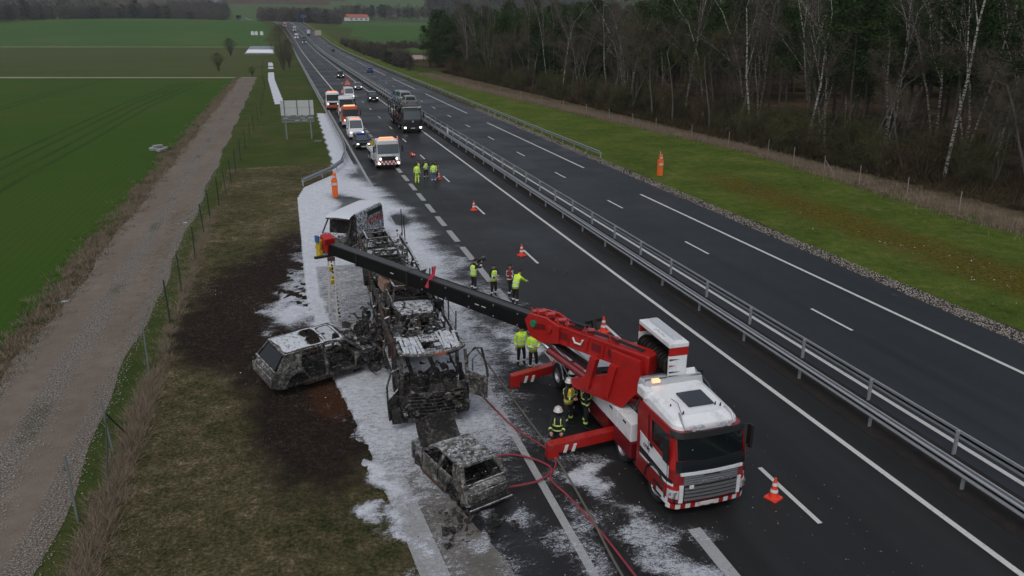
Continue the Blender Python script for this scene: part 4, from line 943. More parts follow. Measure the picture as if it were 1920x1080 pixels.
def roof_mesh(g, K, m, th=.05, wav=0, sunroof=False):
    a = [Vector(K[k]) for k in ('tfl', 'tfr', 'trr', 'trl')]; rings = []; n = 9
    for j in range(n+1):
        v = j/n; l = a[0].lerp(a[3], v); r = a[1].lerp(a[2], v); c = .05*math.sin(PI*min(1, max(0, .1+.8*v)))
        row = [l.lerp(r, i/6)+Vector((0, 0, c+.045*math.sin(PI*i/6)+wav*noise.noise(Vector((i*.7, j*.7, 1))))) for i in range(7)]
        rings.append(row+[p-Vector((0, 0, th)) for p in row[::-1]])
    return m.loft(rings)
def make_car(name, label, cat, loc, rz, g, paint, lights=True, group=None, small=False, van=False, glass='glass', bar=None):
    t = thing(name, label, cat, loc, rz, group)
    lower_body(g, M[paint], t)
    K = cabin_points(g, .10 if van else .17); L = g['L']
    m = MB(); m.add([K[k] for k in ('fl', 'fr', 'rr', 'rl', 'tfl', 'tfr', 'trr', 'trl')], [(0, 1, 5, 4), (1, 2, 6, 5), (2, 3, 7, 6), (3, 0, 4, 7), (3, 2, 1, 0)]); m.build('cabin', M[paint], t)
    m = roof_mesh(g, K, MB()); m.build('roof', M[paint], t, smooth=True)
    m = MB(); m.panel(K['fl'], K['fr'], K['tfr'], K['tfl'], .05, .05); m.build('windscreen', M[glass], t)
    m = MB(); m.panel(K['rr'], K['rl'], K['trl'], K['trr'], .08, .12); m.build('rear_window', M['glass'], t)
    for s, (a, b, c, d) in ((-1, ('rl', 'fl', 'tfl', 'trl')), (1, ('fr', 'rr', 'trr', 'tfr'))):
        A, B, C_, D_ = (Vector(K[k]) for k in (a, b, c, d))
        cuts = ((.0, .48), (.5, .97)) if not van else (((.7, .97),) if s < 0 else ((.03, .3),))
        for u0, u1 in cuts:
            m = MB(); m.panel(A.lerp(B, u0), A.lerp(B, u1), D_.lerp(C_, u1), D_.lerp(C_, u0), .05, .12, .01); m.build('side_window', M['glass'], t)
    for y in (-L*.31, L*.29):
        for s in (-1, 1): wheel(t, s*(g['W']/2-.13), y, .33, .22, side=s)
    for s in (-1, 1):
        m = MB(); m.box((s*(g['W']/2-.28), -L/2+.04, g['belt']*.72), (.24, .12, .12)); m.build('headlight', M['lamp' if lights else 'lamp_off'], t, bevel=.02)
        m = MB(); m.box((s*(g['W']/2-.26), L/2-.03, g['belt']*.8), (.3, .08, .14)); m.build('tail_light', M['darkred'], t)
        m = MB(); m.box((s*(g['W']/2+.07), g['yc']+.25, g['belt']+.06), (.18, .1, .13)); m.build('mirror', M['black'], t)
    m = MB(); m.box((0, -L/2+.0, g['belt']*.55), (g['W']*.5, .06, .2)); m.build('front_grille', M['black'], t)
    m = MB(); m.box((0, -L/2-.025, g['belt']*.42), (.5, .02, .11)); m.build('number_plate', M['plate'], t)
    if bar: m = MB(); m.box((0, g['yr']+.35, g['H']+.08), (1.1, .28, .12)); m.build('light_bar', M[bar], t, bevel=.02)
    return t
suv_g = car_geom(4.5, 1.85, 1.66, cowl=1.05, belt=.98); sed_g = car_geom(4.5, 1.8, 1.45, cowl=1.2, belt=.88, boot=.55); hatch_g = car_geom(4.1, 1.75, 1.5, cowl=1.0, belt=.9)
van_g = car_geom(5.3, 1.95, 2.25, cowl=.8, belt=1.2, rear='van', roof0=.42); svan_g = car_geom(4.4, 1.85, 1.85, cowl=.8, belt=1.05, rear='van')
make_car('parked_car', 'dark estate car with dipped lights on, nearest of the cars passing beside the central barrier', 'car', (-1.55, 149, 0), 0, suv_g, 'darkcar', glass='glass_pale')
make_car('parked_car', 'grey saloon driving between the dark estate car and the black car by the barrier', 'car', (-1.7, 178, 0), 0, sed_g, 'greycar', lights=True, glass='glass_pale')
make_car('parked_car', 'black car with headlights on, last of the three passing the queue of recovery trucks', 'car', (-2.4, 221, 0), 0, suv_g, 'darkcar')
make_car('parked_car', 'dark car driving away on the open carriageway beyond the black car carrier', 'car', (7.9, 244, 0), PI, sed_g, 'blue', lights=False)
def far(px_x, y, z=None): return (px_x+float(bend(y)), y, float(road_z(px_x+float(bend(y)), y)))
make_car('parked_car', 'tiny dark car far up the open carriageway under the bare hedge', 'car', far(8.5, 430), PI, hatch_g, 'darkcar', lights=False)
make_car('police_car', 'dark police car with a blue light bar tucked behind the chequered recovery truck', 'police car', (-9.1, 90.6, 0), R(1), hatch_g, 'darkcar', bar='bluebar', glass='glass_pale')
make_car('parked_van', 'white van with headlights on between the police car and the orange trucks', 'van', (-9.0, 99.8, 0), 0, van_g, 'white', van=True, glass='glass_pale', bar='beacon_red')
tv = make_car('parked_van', 'white roadworks van carrying a raised triangular warning sign on its roof', 'van', (-5.6, 152.5, 0), 0, van_g, 'white', van=True, glass='glass_pale')
m = MB(); m.prism([(-.95, 2.5), (.95, 2.5), (0, 4.1)], 1.2, 1.26, 'y'); m.build('triangle_sign', M['red'], tv)
m = MB(); m.prism([(-.62, 2.66), (.62, 2.66), (0, 3.7)], 1.185, 1.2, 'y'); m.build('sign_face', plain('worn_sign_face', (.30, .27, .22), .7), tv)
m = MB(); m.bar((-.5, 1.3, 2.2), (-.5, 1.3, 2.6), .06); m.bar((.5, 1.3, 2.2), (.5, 1.3, 2.6), .06); m.build('sign_frame', M['black'], tv)

# ---------------------------------------------------------------- recovery trucks in the queue
def recovery(label, loc, rz, paint, low, bed, bar='beacon', lowbar=True, cabz=2.75, chequer=False, bedlen=5.5, lamp='lamp'):
    t = thing('recovery_truck', label, 'recovery truck', loc, rz, 'recovery trucks queued in the lane'); c = Cab(1.15, -3.4, -1.6, .16, lambda z: max(0, z-1.4)*.14, lambda z: max(0, z-1.5)*.08)
    c.shell([.45, .9, 1.4, 2.0, cabz-.12, cabz], 1.5).build('cab_body', M[paint], t, smooth=True)
    m = MB(); m.box((0, -2.3, cabz+.02), (2.0, 1.7, .1), taper=(.93, .93)); m.build('cab_roof', M['white' if paint in ('white', 'offwhite') else paint], t, bevel=.03)
    c.patch(-1.02, 1.02, 1.5, cabz-.3, .012, 10, 3).build('windscreen', M['glass_pale' if chequer else 'glass'], t, smooth=True)
    for s in (-1, 1):
        c.patch(s*1.25, s*2.2, 1.6, cabz-.35, .012, 4, 2).build('side_window', M['glass'], t)
        m = MB(); m.box((s*1.38, -3.35, 1.95), (.16, .14, .6)); m.bar((s*1.1, -3.3, 2.2), (s*1.38, -3.35, 2.22), .04); m.build('wing_mirror', M['black'], t)
        m = MB(); p = c.S(s*.78, 1.02, .03); m.lathe(tuple(p), [(.01, -.03), (.1, -.02), (.1, .03)], 'y', 10); m.build('headlight', M[lamp], t)
        for y in (-2.3, 1.9, 3.0): wheel(t, s*.98, y, .46, .34, side=s)
    c.patch(-.7, .7, .85, 1.25, .016, 8, 2).build('grille', M['black'], t)
    if low: c.patch(-1.2, 1.2, .45, .82, .02, 10, 2).build('bumper', M[low], t)
    if chequer:
        n = 14
        for j in range(2):
            for i in range(n):
                a = -1.3+2.6*i/n; c.patch(a, a+2.6/n, .45+.19*j, .64+.19*j, .035, 2, 1).build('chequer_square', M['red' if (i+j) % 2 else 'reflect'], t)
        for s in (-1, 1):
            m = MB(); p = c.S(s*.95, .6, .07); m.lathe(tuple(p), [(.01, -.03), (.11, -.02), (.11, .03)], 'y', 10); m.build('fog_lamp', M['lamp'], t)
        c.patch(-.95, .3, 1.3, 1.46, .03, 6, 1).build('white_nose_band', M['white'], t)
    m = MB(); m.box((0, -2.3, cabz+.14), (1.5, .3, .14)); m.build('light_bar', M[bar], t, bevel=.02)
    if chequer: m = MB(); m.box((.1, -1.7, cabz+.12), (1.3, .3, .12)); m.build('rear_light_bar', M['beacon'], t, bevel=.02)
    m = MB(); m.box((0, 1.4, .8), (.9, 6, .3)); m.build('chassis', M['black'], t)
    m = MB(); m.box((0, bedlen/2-1.3, 1.15), (2.35, bedlen, .16)); m.build('flatbed', M[bed], t)
    for s in (-1, 1):
        m = MB(); m.box((s*1.13, bedlen/2-1.3, 1.3), (.08, bedlen, .2)); m.build('bed_rail', M[bed], t)
        m = MB(); m.box((s*1.0, .2, .75), (.35, 1.6, .5)); m.build('tool_box', M[bed], t, bevel=.02)
    m = MB(); m.box((0, -1.25, 1.9), (2.1, .16, 1.5)); m.build('headboard', M['black'], t)
    return t
recovery('white and red chequered recovery truck with lit amber bars at the head of the queue', (-8.0, 78.7, 0), R(1.5), 'offwhite', 'white', 'offwhite', 'beacon_red', chequer=True, cabz=2.7)
m = MB(); m.box((-.95, -1.1, 2.25), (.9, .1, .45)); o = m.build('striped_board', M['yellow'], bpy.data.objects['recovery_truck'])
recovery('orange-red recovery truck with an amber strip over its cab right behind the white van', (-8.75, 112.6, 0), 0, 'orange_truck', 'offwhite', 'offwhite', 'beacon')
recovery('tall white recovery truck with orange flanks in the middle of the queue', (-8.3, 125.5, 0), 0, 'white', 'orange_truck', 'orange_truck', 'offwhite', cabz=3.0, lamp='lamp_off')
recovery('white-topped recovery truck with a red front, last and leftmost of the queue', (-9.6, 137, 0), 0, 'white', 'orange_truck', 'red', 'beacon_red', cabz=2.8)
# ---------------------------------------------------------------- the black car carrier
def lorry_cab(t, paint, cabz=3.2, y0=-9, w=1.24):
    c = Cab(w, y0, y0+2.1, .2, lambda z: max(0, z-1.5)*.12, lambda z: max(0, z-1.6)*.05)
    c.shell([.4, .9, 1.5, 2.2, cabz-.12, cabz], 1.6).build('cab_body', M[paint], t, smooth=True)
    c.patch(-1.08, 1.08, 1.75, cabz-.35, .012, 10, 3).build('windscreen', M['glass_pale'], t, smooth=True)
    c.patch(-.85, .85, .7, 1.5, .02, 8, 2).build('grille', M['black'], t)
    for s in (-1, 1):
        c.patch(s*1.35, s*2.4, 1.85, cabz-.4, .012, 4, 2).build('side_window', M['glass'], t)
        m = MB(); m.box((s*1.45, y0+.1, 2.2), (.2, .16, .8)); m.bar((s*1.1, y0+.1, 2.5), (s*1.45, y0+.1, 2.5), .05); m.build('wing_mirror', M['black'], t)
        m = MB(); p = c.S(s*1.0, .72, .03); m.box(p, (.3, .08, .22)); m.build('headlight', M['lamp'], t, bevel=.02)
    m = MB(); m.box((0, y0-.06, .66), (.5, .02, .11)); m.build('number_plate', M['plate'], t)
    return c
t = thing('car_carrier', 'black car carrier lorry loaded with cars beside the central barrier', 'car carrier', (-1.4, 109.8, 0), R(-.5))
lorry_cab(t, 'darkcar', 3.15, -8.6)
m = MB(); m.lathe((0, -8.72, 1.5), [(.01, -.02), (.14, -.02), (.14, .03)], 'y', 12); m.build('round_badge', M['silver'], t)
m = MB(); m.box((0, -8.3, 3.28), (2.35, .3, .1)); m.build('sun_visor_bar', M['offwhite'], t)
for s in (-1, 1):
    for y in (-7.4, -3.6, 3.8, 5.0): wheel(t, s*1.0, y, .46, .36, side=s)
    m = MB(); m.box((s*1.18, 0, .95), (.12, 15.5, .22)); m.build('lower_rail', M['black'], t)
    m = MB(); m.bar((s*1.18, -6.4, 3.15), (s*1.18, 8, 2.9), .12, .2); m.build('upper_rail', M['darkcar'], t)
    for y in (-6.3, -4.2, -1.4, 1.5, 4.4, 7.6):
        m = MB(); m.bar((s*1.2, y, 1), (s*1.2, y+.3, 3.1), .14, .1); m.build('upright', M['darkcar'], t)
    for y in (-8.0, -6.3, -4.0, -1.5, 1.2):
        m = MB(); m.tube([(s*1.22, y, 3.0), (s*1.22, y, 4.2)], .03, 5); m.build('guard_post', M['post_grey'], t)
m = MB(); m.box((0, .4, .78), (2.3, 15, .1)); m.build('lower_deck', M['black'], t)
m = MB(); m.box((-.75, .5, 3.0), (.6, 14.5, .08)); m.box((.75, .5, 3.0), (.6, 14.5, .08)); m.build('upper_deck', M['black'], t)
TC = bpy.data.objects['car_carrier']
for x, y, z, p, g_, lb in ((0, -5.6, 3.1, 'greycar', sed_g, 'grey car on the upper deck of the black carrier, right above its cab'), (0, -.7, 3.1, 'greycar', suv_g, 'second grey car on the upper deck of the black carrier'), (0, 4.2, 3.0, 'blue', hatch_g, 'bright blue car at the back of the carrier upper deck'),
                       (0, -3.0, .85, 'darkred', hatch_g, 'dark red car on the lower deck of the black carrier, nearest its cab'), (0, 2.0, .85, 'darkred', sed_g, 'dark red saloon in the middle of the carrier lower deck'), (0, 6.4, .85, 'white', hatch_g, 'white car at the tail of the carrier lower deck')):
    make_car('loaded_car', lb, 'car', (-1.4+x, 109.8+y, z), PI, g_, p, lights=False, group='cars loaded on the black carrier', glass='glass_pale')
m = MB(); m.box((-.3, 5.2, 5.2), (.1, .1, .1))
# far lorries up the road
for px_, yy_, pt, lb, rz_ in ((-2.2, 560, 'darkcar', 'dark lorry with headlights on coming over the distant rise', 0), (-5.2, 620, 'white', 'small white van behind the dark lorry on the distant rise', 0), (-1.8, 700, 'offwhite', 'pale lorry at the crest on the closed side of the road', 0), (6.0, 660, 'offwhite', 'pale lorry with a dark front far off on the open side near the crest', PI), (-6.5, 740, 'orange_truck', 'white and orange lorry at the very top of the visible road', 0)):
    X0, Y0, Z0 = far(px_, yy_)
    t = thing('distant_lorry', lb, 'lorry', (X0, Y0, Z0), rz_-R(2)); c = lorry_cab(t, pt, 3.0, -5, 1.25)
    m = MB(); m.box((0, 1.5, 2.3), (2.5, 8.5, 2.7)); m.build('cargo_box', M['offwhite' if pt != 'darkcar' else 'darkcar'], t, bevel=.05)
    for s in (-1, 1):
        for y in (-4, 2.5, 4): wheel(t, s*1.05, y, .48, .35, side=s)

# ================================================================ WRECKS
def frame_bits(t, seed, n, box, mat='burnt_dark', r=.02, name='wreckage', parent=None, sz=1):
    """a tangle of bent bars, springs and torn sheet inside a box (x0, x1, y0, y1, z0, z1)"""
    rnd = random.Random(seed); m = MB(); x0, x1, y0, y1, z0, z1 = box
    for i in range(n):
        p = Vector((rnd.uniform(x0, x1), rnd.uniform(y0, y1), rnd.uniform(z0, z1))); k = rnd.random()
        d = Vector((rnd.gauss(0, 1), rnd.gauss(0, 1), rnd.gauss(0, .5))).normalized()*rnd.uniform(.10, .40)*sz
        if k < .45: m.tube([p, p+d*.5+Vector((0, 0, rnd.uniform(-.08, .08))), p+d], r*rnd.uniform(.6, 1.6), 4)
        elif k < .8:
            e = d.orthogonal().normalized()*rnd.uniform(.06, .28); f = Vector((rnd.uniform(-.05, .05),)*3)
            m.add([p, p+d, p+d+e+f, p+e-f, p+Vector((0, 0, .015)), p+d+Vector((0, 0, .015)), p+d+e+f+Vector((0, 0, .015)), p+e-f+Vector((0, 0, .015))], [(3, 2, 1, 0), (4, 5, 6, 7), (0, 1, 5, 4), (1, 2, 6, 5), (2, 3, 7, 6), (3, 0, 4, 7)])
        else: m.box(p, (rnd.uniform(.06, .25), rnd.uniform(.06, .25), rnd.uniform(.04, .16)), rz=rnd.uniform(0, 3), rx=rnd.uniform(-.5, .5))
    o = m.build(name, M[mat], parent or t, kind='stuff'); return o
def seat(t, x, y, z=.35):
    m = MB(); 
    for s in (-.2, .2):
        m.tube([(x+s, y-.22, z), (x+s, y+.2, z), (x+s*.9, y+.38, z+.6)], .018, 5)
    for k in range(4): m.tube([(x-.19, y+.22+.04*k, z+.1+.13*k), (x+.19, y+.22+.04*k, z+.1+.13*k)], .012, 4); m.tube([(x-.2, y-.18+.1*k, z), (x+.2, y-.18+.1*k, z)], .012, 4)
    m.build('seat_frame', M['burnt'], t)
def burnt_car(label, loc, rot, g, mat, roofmat, roof=True, seed=0, sunroof=False, hood='shut', wheels=True, cat='burnt car', name='burnt_car', side_doors=True, pmat=None, doors=(), arch=.36):
    t = thing(name, label, cat, loc, rot=rot); L = g['L']; W2 = g['W']/2
    lower_body(g, M[mat], t, open_top=True, dent=.03, clear=.16, doors=doors, arch=arch); K = cabin_points(g)
    m = MB(); m.box((0, .3, .22), (g['W']*.86, L*.72, .05)); m.build('floor_pan', M['burnt_dark'], t)
    for s, (a, b, c, d) in ((-1, ('fl', 'tfl', 'trl', 'rl')), (1, ('fr', 'tfr', 'trr', 'rr'))):
        A, B, C_, D_ = (Vector(K[k]) for k in (a, b, c, d))
        m = MB(); m.bar(A, B, .07, .06); m.build('front_pillar', M[mat], t)
        m = MB(); m.bar(B, C_, .08, .06); m.build('roof_rail', M[mat], t)
        for u, w in ((.42, .11), (.78, .09)):
            p = A.lerp(D_, u-.02)-Vector((0, 0, .7 if doors and u < .5 else 0)); q = B.lerp(C_, u*1.0-.05); m = MB(); m.bar(p-Vector((0, 0, .05)), q, w, .05, up=(s, 0, 0)); m.build('door_pillar', M[mat], t)
        m = MB(); m.panel(*( (D_, A.lerp(D_, .80), B.lerp(C_, .80), C_) if s < 0 else (A.lerp(D_, .80), D_, C_, B.lerp(C_, .80))), .0, .0, .0, .04); m.build('rear_quarter', M[mat], t)
        # door seams and arch lips stand proud of the flank
        for y in (g['yc']+.08, g['yc']+1.05, g['yc']+1.98):
            m = MB(); m.bar((s*W2*1.0, y, .3), (s*W2*.99, y+.05, g['belt']-.06), .018, .03); m.build('door_seam', M['burnt_dark'], t)
        m = MB(); m.bar((s*W2*.99, g['yc']+.1, .27), (s*W2*.99, L*.15, .27), .06, .1); m.build('sill', M['rust'], t)
    for a, b in (('tfl', 'tfr'), ('trl', 'trr')):
        m = MB(); m.bar(K[a], K[b], .06, .08); m.build('roof_header', M[mat], t)
    m = MB(); m.bar(K['rl'], K['rr'], .06, .1); m.build('rear_sill', M[mat], t)
    if doors: m = MB(); [m.bar((s*W2*.96, doors[0][0]-.05, .28), (s*W2*.96, doors[-1][1]+.05, .28), .12, .14) for s in (-1, 1)]; m.build('door_sills', M['rust'], t)
    if roof:
        if not sunroof: m = roof_mesh(g, K, MB(), .03, .06); m.build('roof', M[roofmat], t, smooth=True)
        else:
            a = [Vector(K[k]) for k in ('tfl', 'tfr', 'trr', 'trl')]; NU, NV = 12, 18; vs = []; fs = []
            for jv in range(NV+1):
                v_ = jv/NV; l = a[0].lerp(a[3], v_); r = a[1].lerp(a[2], v_); c = .06*math.sin(PI*min(1, max(0, .08+.84*v_)))
                vs += [l.lerp(r, iu/NU)+Vector((0, 0, c+.05*math.sin(PI*iu/NU)+.035*noise.noise(Vector((iu*.45, jv*.4, 2))))) for iu in range(NU+1)]
            for jv in range(NV):
                for iu in range(NU):
                    if 1 <= iu <= NU-2 and (1 <= jv <= 4 or 6 <= jv <= 9) and not (jv in (4, 9) and iu % 5 == 0): continue
                    k = jv*(NU+1)+iu; fs.append((k, k+1, k+NU+2, k+NU+1))
            m = MB(); m.add(vs, fs); o = m.build('roof_skin', M[roofmat], t, smooth=True); sf = o.modifiers.new('thickness', 'SOLIDIFY'); sf.thickness = .03
    for x in (-.38, .38): seat(t, x, g['yc']+.95); seat(t, x, g['yc']+1.85)
    m = MB(); m.tube([(-.38+.17*math.cos(a), g['yc']+.5+.05*math.sin(a), .85+.17*math.sin(a)) for a in np.linspace(0, 2*PI, 13)], .014, 5, caps=False); m.bar((-W2*.8, g['yc']+.25, .8), (W2*.8, g['yc']+.25, .8), .1, .12); m.build('dashboard_bar', M['burnt_dark'], t)
    frame_bits(t, seed, 90, (-W2*.8, W2*.8, g['yc'], g['ye'], .25, .6), name='cabin_wreckage')
    frame_bits(t, seed+1, 40, (-W2*.7, W2*.7, -L/2+.1, g['yc'], .4, .75), 'rust', name='engine_bay_wreckage')
    for y in (-L*.31, L*.29):
        for s in (-1, 1):
            if wheels:
                m = MB(); m.lathe((0, 0, 0), [(.05, -.1), (.2, -.09), (.23, -.1), (.24, .1), (.2, .09), (.06, .04), (.05, -.1)], 'x', 14); m.build('bare_rim', M['burnt_dark'], t, loc=(s*(W2-.14), y, .25))
    return t
# saloon with its bonnet up, tail towards the camera
hg = car_geom(3.75, 1.6, 1.34, cowl=1.0, belt=.88, boot=.08); 
hb = burnt_car('ash grey burnt saloon with its bonnet standing open at the lay-by kerb', (-12.85, 20.35, -.08), (0, R(1), R(198)), hg, 'burnt_pale', 'burnt_pale', seed=11)
t = hb
m = MB(); m.box((0, hg['L']/2+.02, .62), (1.3, .06, .28)); m.build('boot_lid', M['burnt_pale'], t, bevel=.02)
m = MB(); m.box((0, hg['L']/2+.05, .36), (1.3, .05, .12)); m.build('bumper_gap', M['burnt_dark'], t)
m = MB(); m.bar((-.72, hg['L']/2+.08, .27), (.72, hg['L']/2+.08, .27), .05, .05); m.build('bumper_beam', M['burnt_foam'], t)
K = cabin_points(hg)
for a_, b_ in (('rl', 'trl'), ('rr', 'trr')): m = MB(); m.bar(K[a_], K[b_], .13, .07); m.build('rear_pillar', M['burnt_pale'], t)
m = MB(); rings = []
for j in range(6):
    v = j/5; z = .92+.72*v; y = -.92-.36*v-.1*math.sin(v*3)
    row = [Vector((-.68+1.36*i/8, y-.10*math.sin(PI*i/8)+.03*noise.noise(Vector((i, j, 0))), z+.05*math.sin(PI*i/8)*v)) for i in range(9)]
    rings.append(row+[p+Vector((0, -.035, 0)) for p in row[::-1]])
m.loft(rings); m.build('open_bonnet', M['burnt_dark'], t, smooth=True)
m = MB()
for s in (-.55, .55): m.tube([(s, -1.0, .85), (s*.95, -1.3, 1.3)], .015, 5)
m.build('bonnet_stay', M['burnt_dark'], t)
# estate car on the bank
sg = car_geom(4.75, 1.88, 1.62, cowl=1.05, belt=.96)
su = burnt_car('pale burnt estate car hanging over the bank, its glassless roof dusted with white foam', (-16.55, 29.0, .28), (R(0), R(-9), R(115)), sg, 'burnt_pale', 'burnt_foam', seed=21, sunroof=True, doors=((-1.02, .12), (.26, 1.12)), arch=.44, wheels=False)
K = cabin_points(sg)
m = MB(); m.panel(K['rr'], K['rl'], K['trl'], K['trr'], .1, .1, -.0, .03); m.build('dark_rear_window', M['glass'], su)
m = MB(); m.box((0, sg['L']/2+.02, .6), (1.6, .08, .36)); m.build('tailgate', M['burnt_pale'], su, bevel=.02)
for s in (-1, 1):
    m = MB(); m.panel(*((K['rl'], Vector(K['fl']).lerp(Vector(K['rl']), .72), Vector(K['tfl']).lerp(Vector(K['trl']), .72), K['trl'])[::1] if s < 0 else (Vector(K['fr']).lerp(Vector(K['rr']), .72), K['rr'], K['trr'], Vector(K['tfr']).lerp(Vector(K['trr']), .72))), 0, 0, .01, .05); m.build('ash_quarter', M['burnt_pale'], su)
frame_bits(su, 77, 120, (-.8, .8, -2.3, -1.0, .2, 1.3), 'burnt_dark', .03, 'crushed_front')

# panel van
vt = thing('burnt_van', 'half burnt panel van plastered with foam, red lettering on its flank', 'burnt van', (-13.75, 48.2, 0), rot=(0, 0, R(-33)))
VL, VW, VH = 5.5, 1.95, 2.35
sec = []
for y, zb, zbelt, top, w, wt in ((-2.75, .5, .75, .9, .82, .78), (-2.6, .38, .85, 1.05, .92, .85), (-2.0, .35, 1.0, 1.28, .97, .88), (-1.85, .35, 1.05, 1.32, .97, .88)):
    sec.append([(-w*.95, y, zb), (-w, y, zb+.15), (-w, y, zbelt), (-wt, y, top-.08), (-wt*.8, y, top), (wt*.8, y, top), (wt, y, top-.08), (w, y, zbelt), (w, y, zb+.15), (w*.95, y, zb)])
m = MB(); m.loft(sec); m.build('crumpled_nose', M['burnt'], vt, smooth=True)
sec = []
for y, zb in ((-.85, .35), (-.2, .35), (1.1, .35), (1.15, .62), (1.4, .78), (1.65, .8), (1.95, .62), (2.02, .38), (2.7, .38), (2.75, .5)):
    w = .97 if y < 2.7 else .93; top = 2.35 if y > -.3 else 2.3
    sec.append([(-w*.95, y, zb), (-w, y, zb+.1), (-w, y, 1.5), (-w*.9, y, top-.18), (-w*.78, y, top-.02), (0, y, top+.03), (w*.78, y, top-.02), (w*.9, y, top-.18), (w, y, 1.5), (w, y, zb+.1), (w*.95, y, zb)])
m = MB(); m.loft(sec); m.build('cargo_body', burnt('foam_sprayed_dark_paint', .35, .85, .05, .83), vt, smooth=True)
m = MB()
for s in (-1, 1):
    m.bar((s*.88, -1.9, 1.25), (s*.76, -1.15, 2.2), .07); m.bar((s*.93, -.9, 1.1), (s*.83, -.85, 2.25), .1, .06); m.bar((s*.95, -1.9, .4), (s*.95, -.8, .4), .08, .12)
m.build('cab_pillars', M['burnt'], vt)
m = MB(); rings = []
for j in range(6):
    y = -1.55+.75*j/5; z = 2.12+.2*(j/5)**.5; rings.append([(x, y, z+.06*math.cos(x*1.5)) for x in np.linspace(-.82, .82, 8)]+[(x, y, z-.05) for x in np.linspace(.82, -.82, 8)])
m.loft(rings); m.build('cab_roof', burnt('foam_white_roof', .9, .8, .05, .5), vt, smooth=True)
m = MB(); m.box((0, -.9, 1.35), (1.8, .05, 1.6)); m.box((0, -1.3, .45), (1.8, 1.1, .06)); m.bar((-.8, -1.75, 1.15), (.8, -1.75, 1.15), .2, .2); m.build('black_cab_interior', M['burnt_dark'], vt)
for x in (-.45, .45): seat(vt, x, -1.2, .75)
m = MB(); m.panel((-.975, .9, .55), (-.975, -.75, .55), (-.975, -.75, 1.5), (-.975, .9, 1.5), .02, .02, .012); m.build('side_door', M['burnt'], vt)
for s in (-1, 1):
    for y in (-2.0, 1.58): wheel(vt, s*.86, y, .34, .22, side=s)
m = MB(); m.panel((.985, -.3, 1.85), (.985, 2.6, 1.85), (.93, 2.6, 2.2), (.93, -.3, 2.2), .3, .1, .012, .02, .01); m.build('green_black_band', plain('scorched_dark_green', (.010, .022, .018), .4), vt)
redv = burnt('scorched_red_letters', .3, .3, .1, .25); nt_ = redv.node_tree
redp = plain('scorched_red_letter_paint', (.30, .03, .035), .6, 0, .3, 9, dirt=((.55, .5, .52), .9))
m = MB(); rnd = random.Random(5)
for i in range(9):                                                                       # broken remains of red lettering
    y0 = .45+i*.245; z0 = 1.30; x = .985
    m.box((x+.006, y0, z0+.22), (.012, .07, .40), rx=.12); m.box((x+.006, y0+.09, z0+.22+rnd.choice([-.16, 0, .16])), (.012, .16, .08))
    if i % 2: m.box((x+.006, y0+.16, z0+.2), (.012, .06, .36), rx=.12)
m.build('red_lettering', redp, vt)
m = MB(); m.box((0, 2.78, 1.3), (1.7, .05, 1.6)); m.build('rear_door', M['burnt'], vt)
m = MB(); m.box((.8, 2.8, 1.0), (.2, .06, .5)); m.build('tail_light', M['darkred'], vt)

# ---------------------------------------------------------------- burnt car transporter
TT = Vector((-12.85, 24.2, 0)); tr = thing('burnt_transporter', 'gutted car transporter lorry with charred cab and bent posts along its deck', 'burnt lorry', TT, R(-1.0))
cb = Cab(1.2, -.35, 1.6, .16, lambda z: .05*noise.noise(Vector((z*3, 0, 0)))+max(0, z-1.5)*.05, lambda z: max(0, z-2.2)*.05)
m = MB(); n = 26; L_ = 3.0
for z0, z1 in ((.35, 1.55),):
    cb.patch(-2.75, 2.75, z0, z1, 0, 40, 8, .05, m)
for v in range(len(m.v)):
    p = Vector(m.v[v]); q = p+Vector((noise.noise(p*2.3)*.10, noise.noise(p*2.9+Vector((5, 0, 0)))*.16, noise.noise(p*1.7+Vector((0, 9, 0)))*.05)); m.v[v] = tuple(q)
m.build('charred_front', M['burnt_dark'], tr)
m = MB()
for k in range(7): z = .55+.13*k; m.tube([(-.95+.05*random.random(), -.47, z+.03*random.random()), (0, -.50, z-.02), (.95, -.46, z+.05*random.random())], .025, 4)
m.build('grille_bar', M['burnt'], tr)
frame_bits(tr, 5, 60, (-1.1, 1.1, -.5, -.36, .35, 1.5), 'burnt', .016, 'melted_front_debris')
frame_bits(tr, 6, 90, (-1.0, 1.0, -.1, 1.5, .6, 1.7), 'burnt_dark', .03, 'cab_wreckage')
m = MB(); m.box((0, .7, .75), (2.1, 1.9, .5)); m.build('engine_block', M['burnt_dark'], tr, bevel=.05)
for s in (-1, 1):
    m = MB(); m.bar((s*1.14, -.33, 1.5), (s*1.10, -.18, 2.68), .09, .1); m.build('windscreen_pillar', M['burnt_pale' if s > 0 else 'burnt'], tr)
    m = MB(); m.bar((s*1.16, 1.5, 1.0), (s*1.12, 1.5, 2.68), .14, .08); m.build('rear_pillar', M['burnt'], tr)
m = MB(); pts = [(-1.05, .75, 2.55), (-1.12, .2, 2.66), (-1.0, -.22, 2.70), (-.5, -.32, 2.66), (.2, -.34, 2.70), (.85, -.28, 2.76), (1.08, -.05, 2.78), (1.1, .6, 2.72)]
m.tube(pts, .07, 8); m.build('roof_front_edge', M['burnt_pale'], tr, smooth=True)
m = MB(); m.bar((.0, -.42, 2.70), (.42, -.41, 2.72), .06, .08); m.build('orange_lamp_remnant', plain('scorched_orange', (.30, .10, .05), .7, 0, .3, 8), tr)
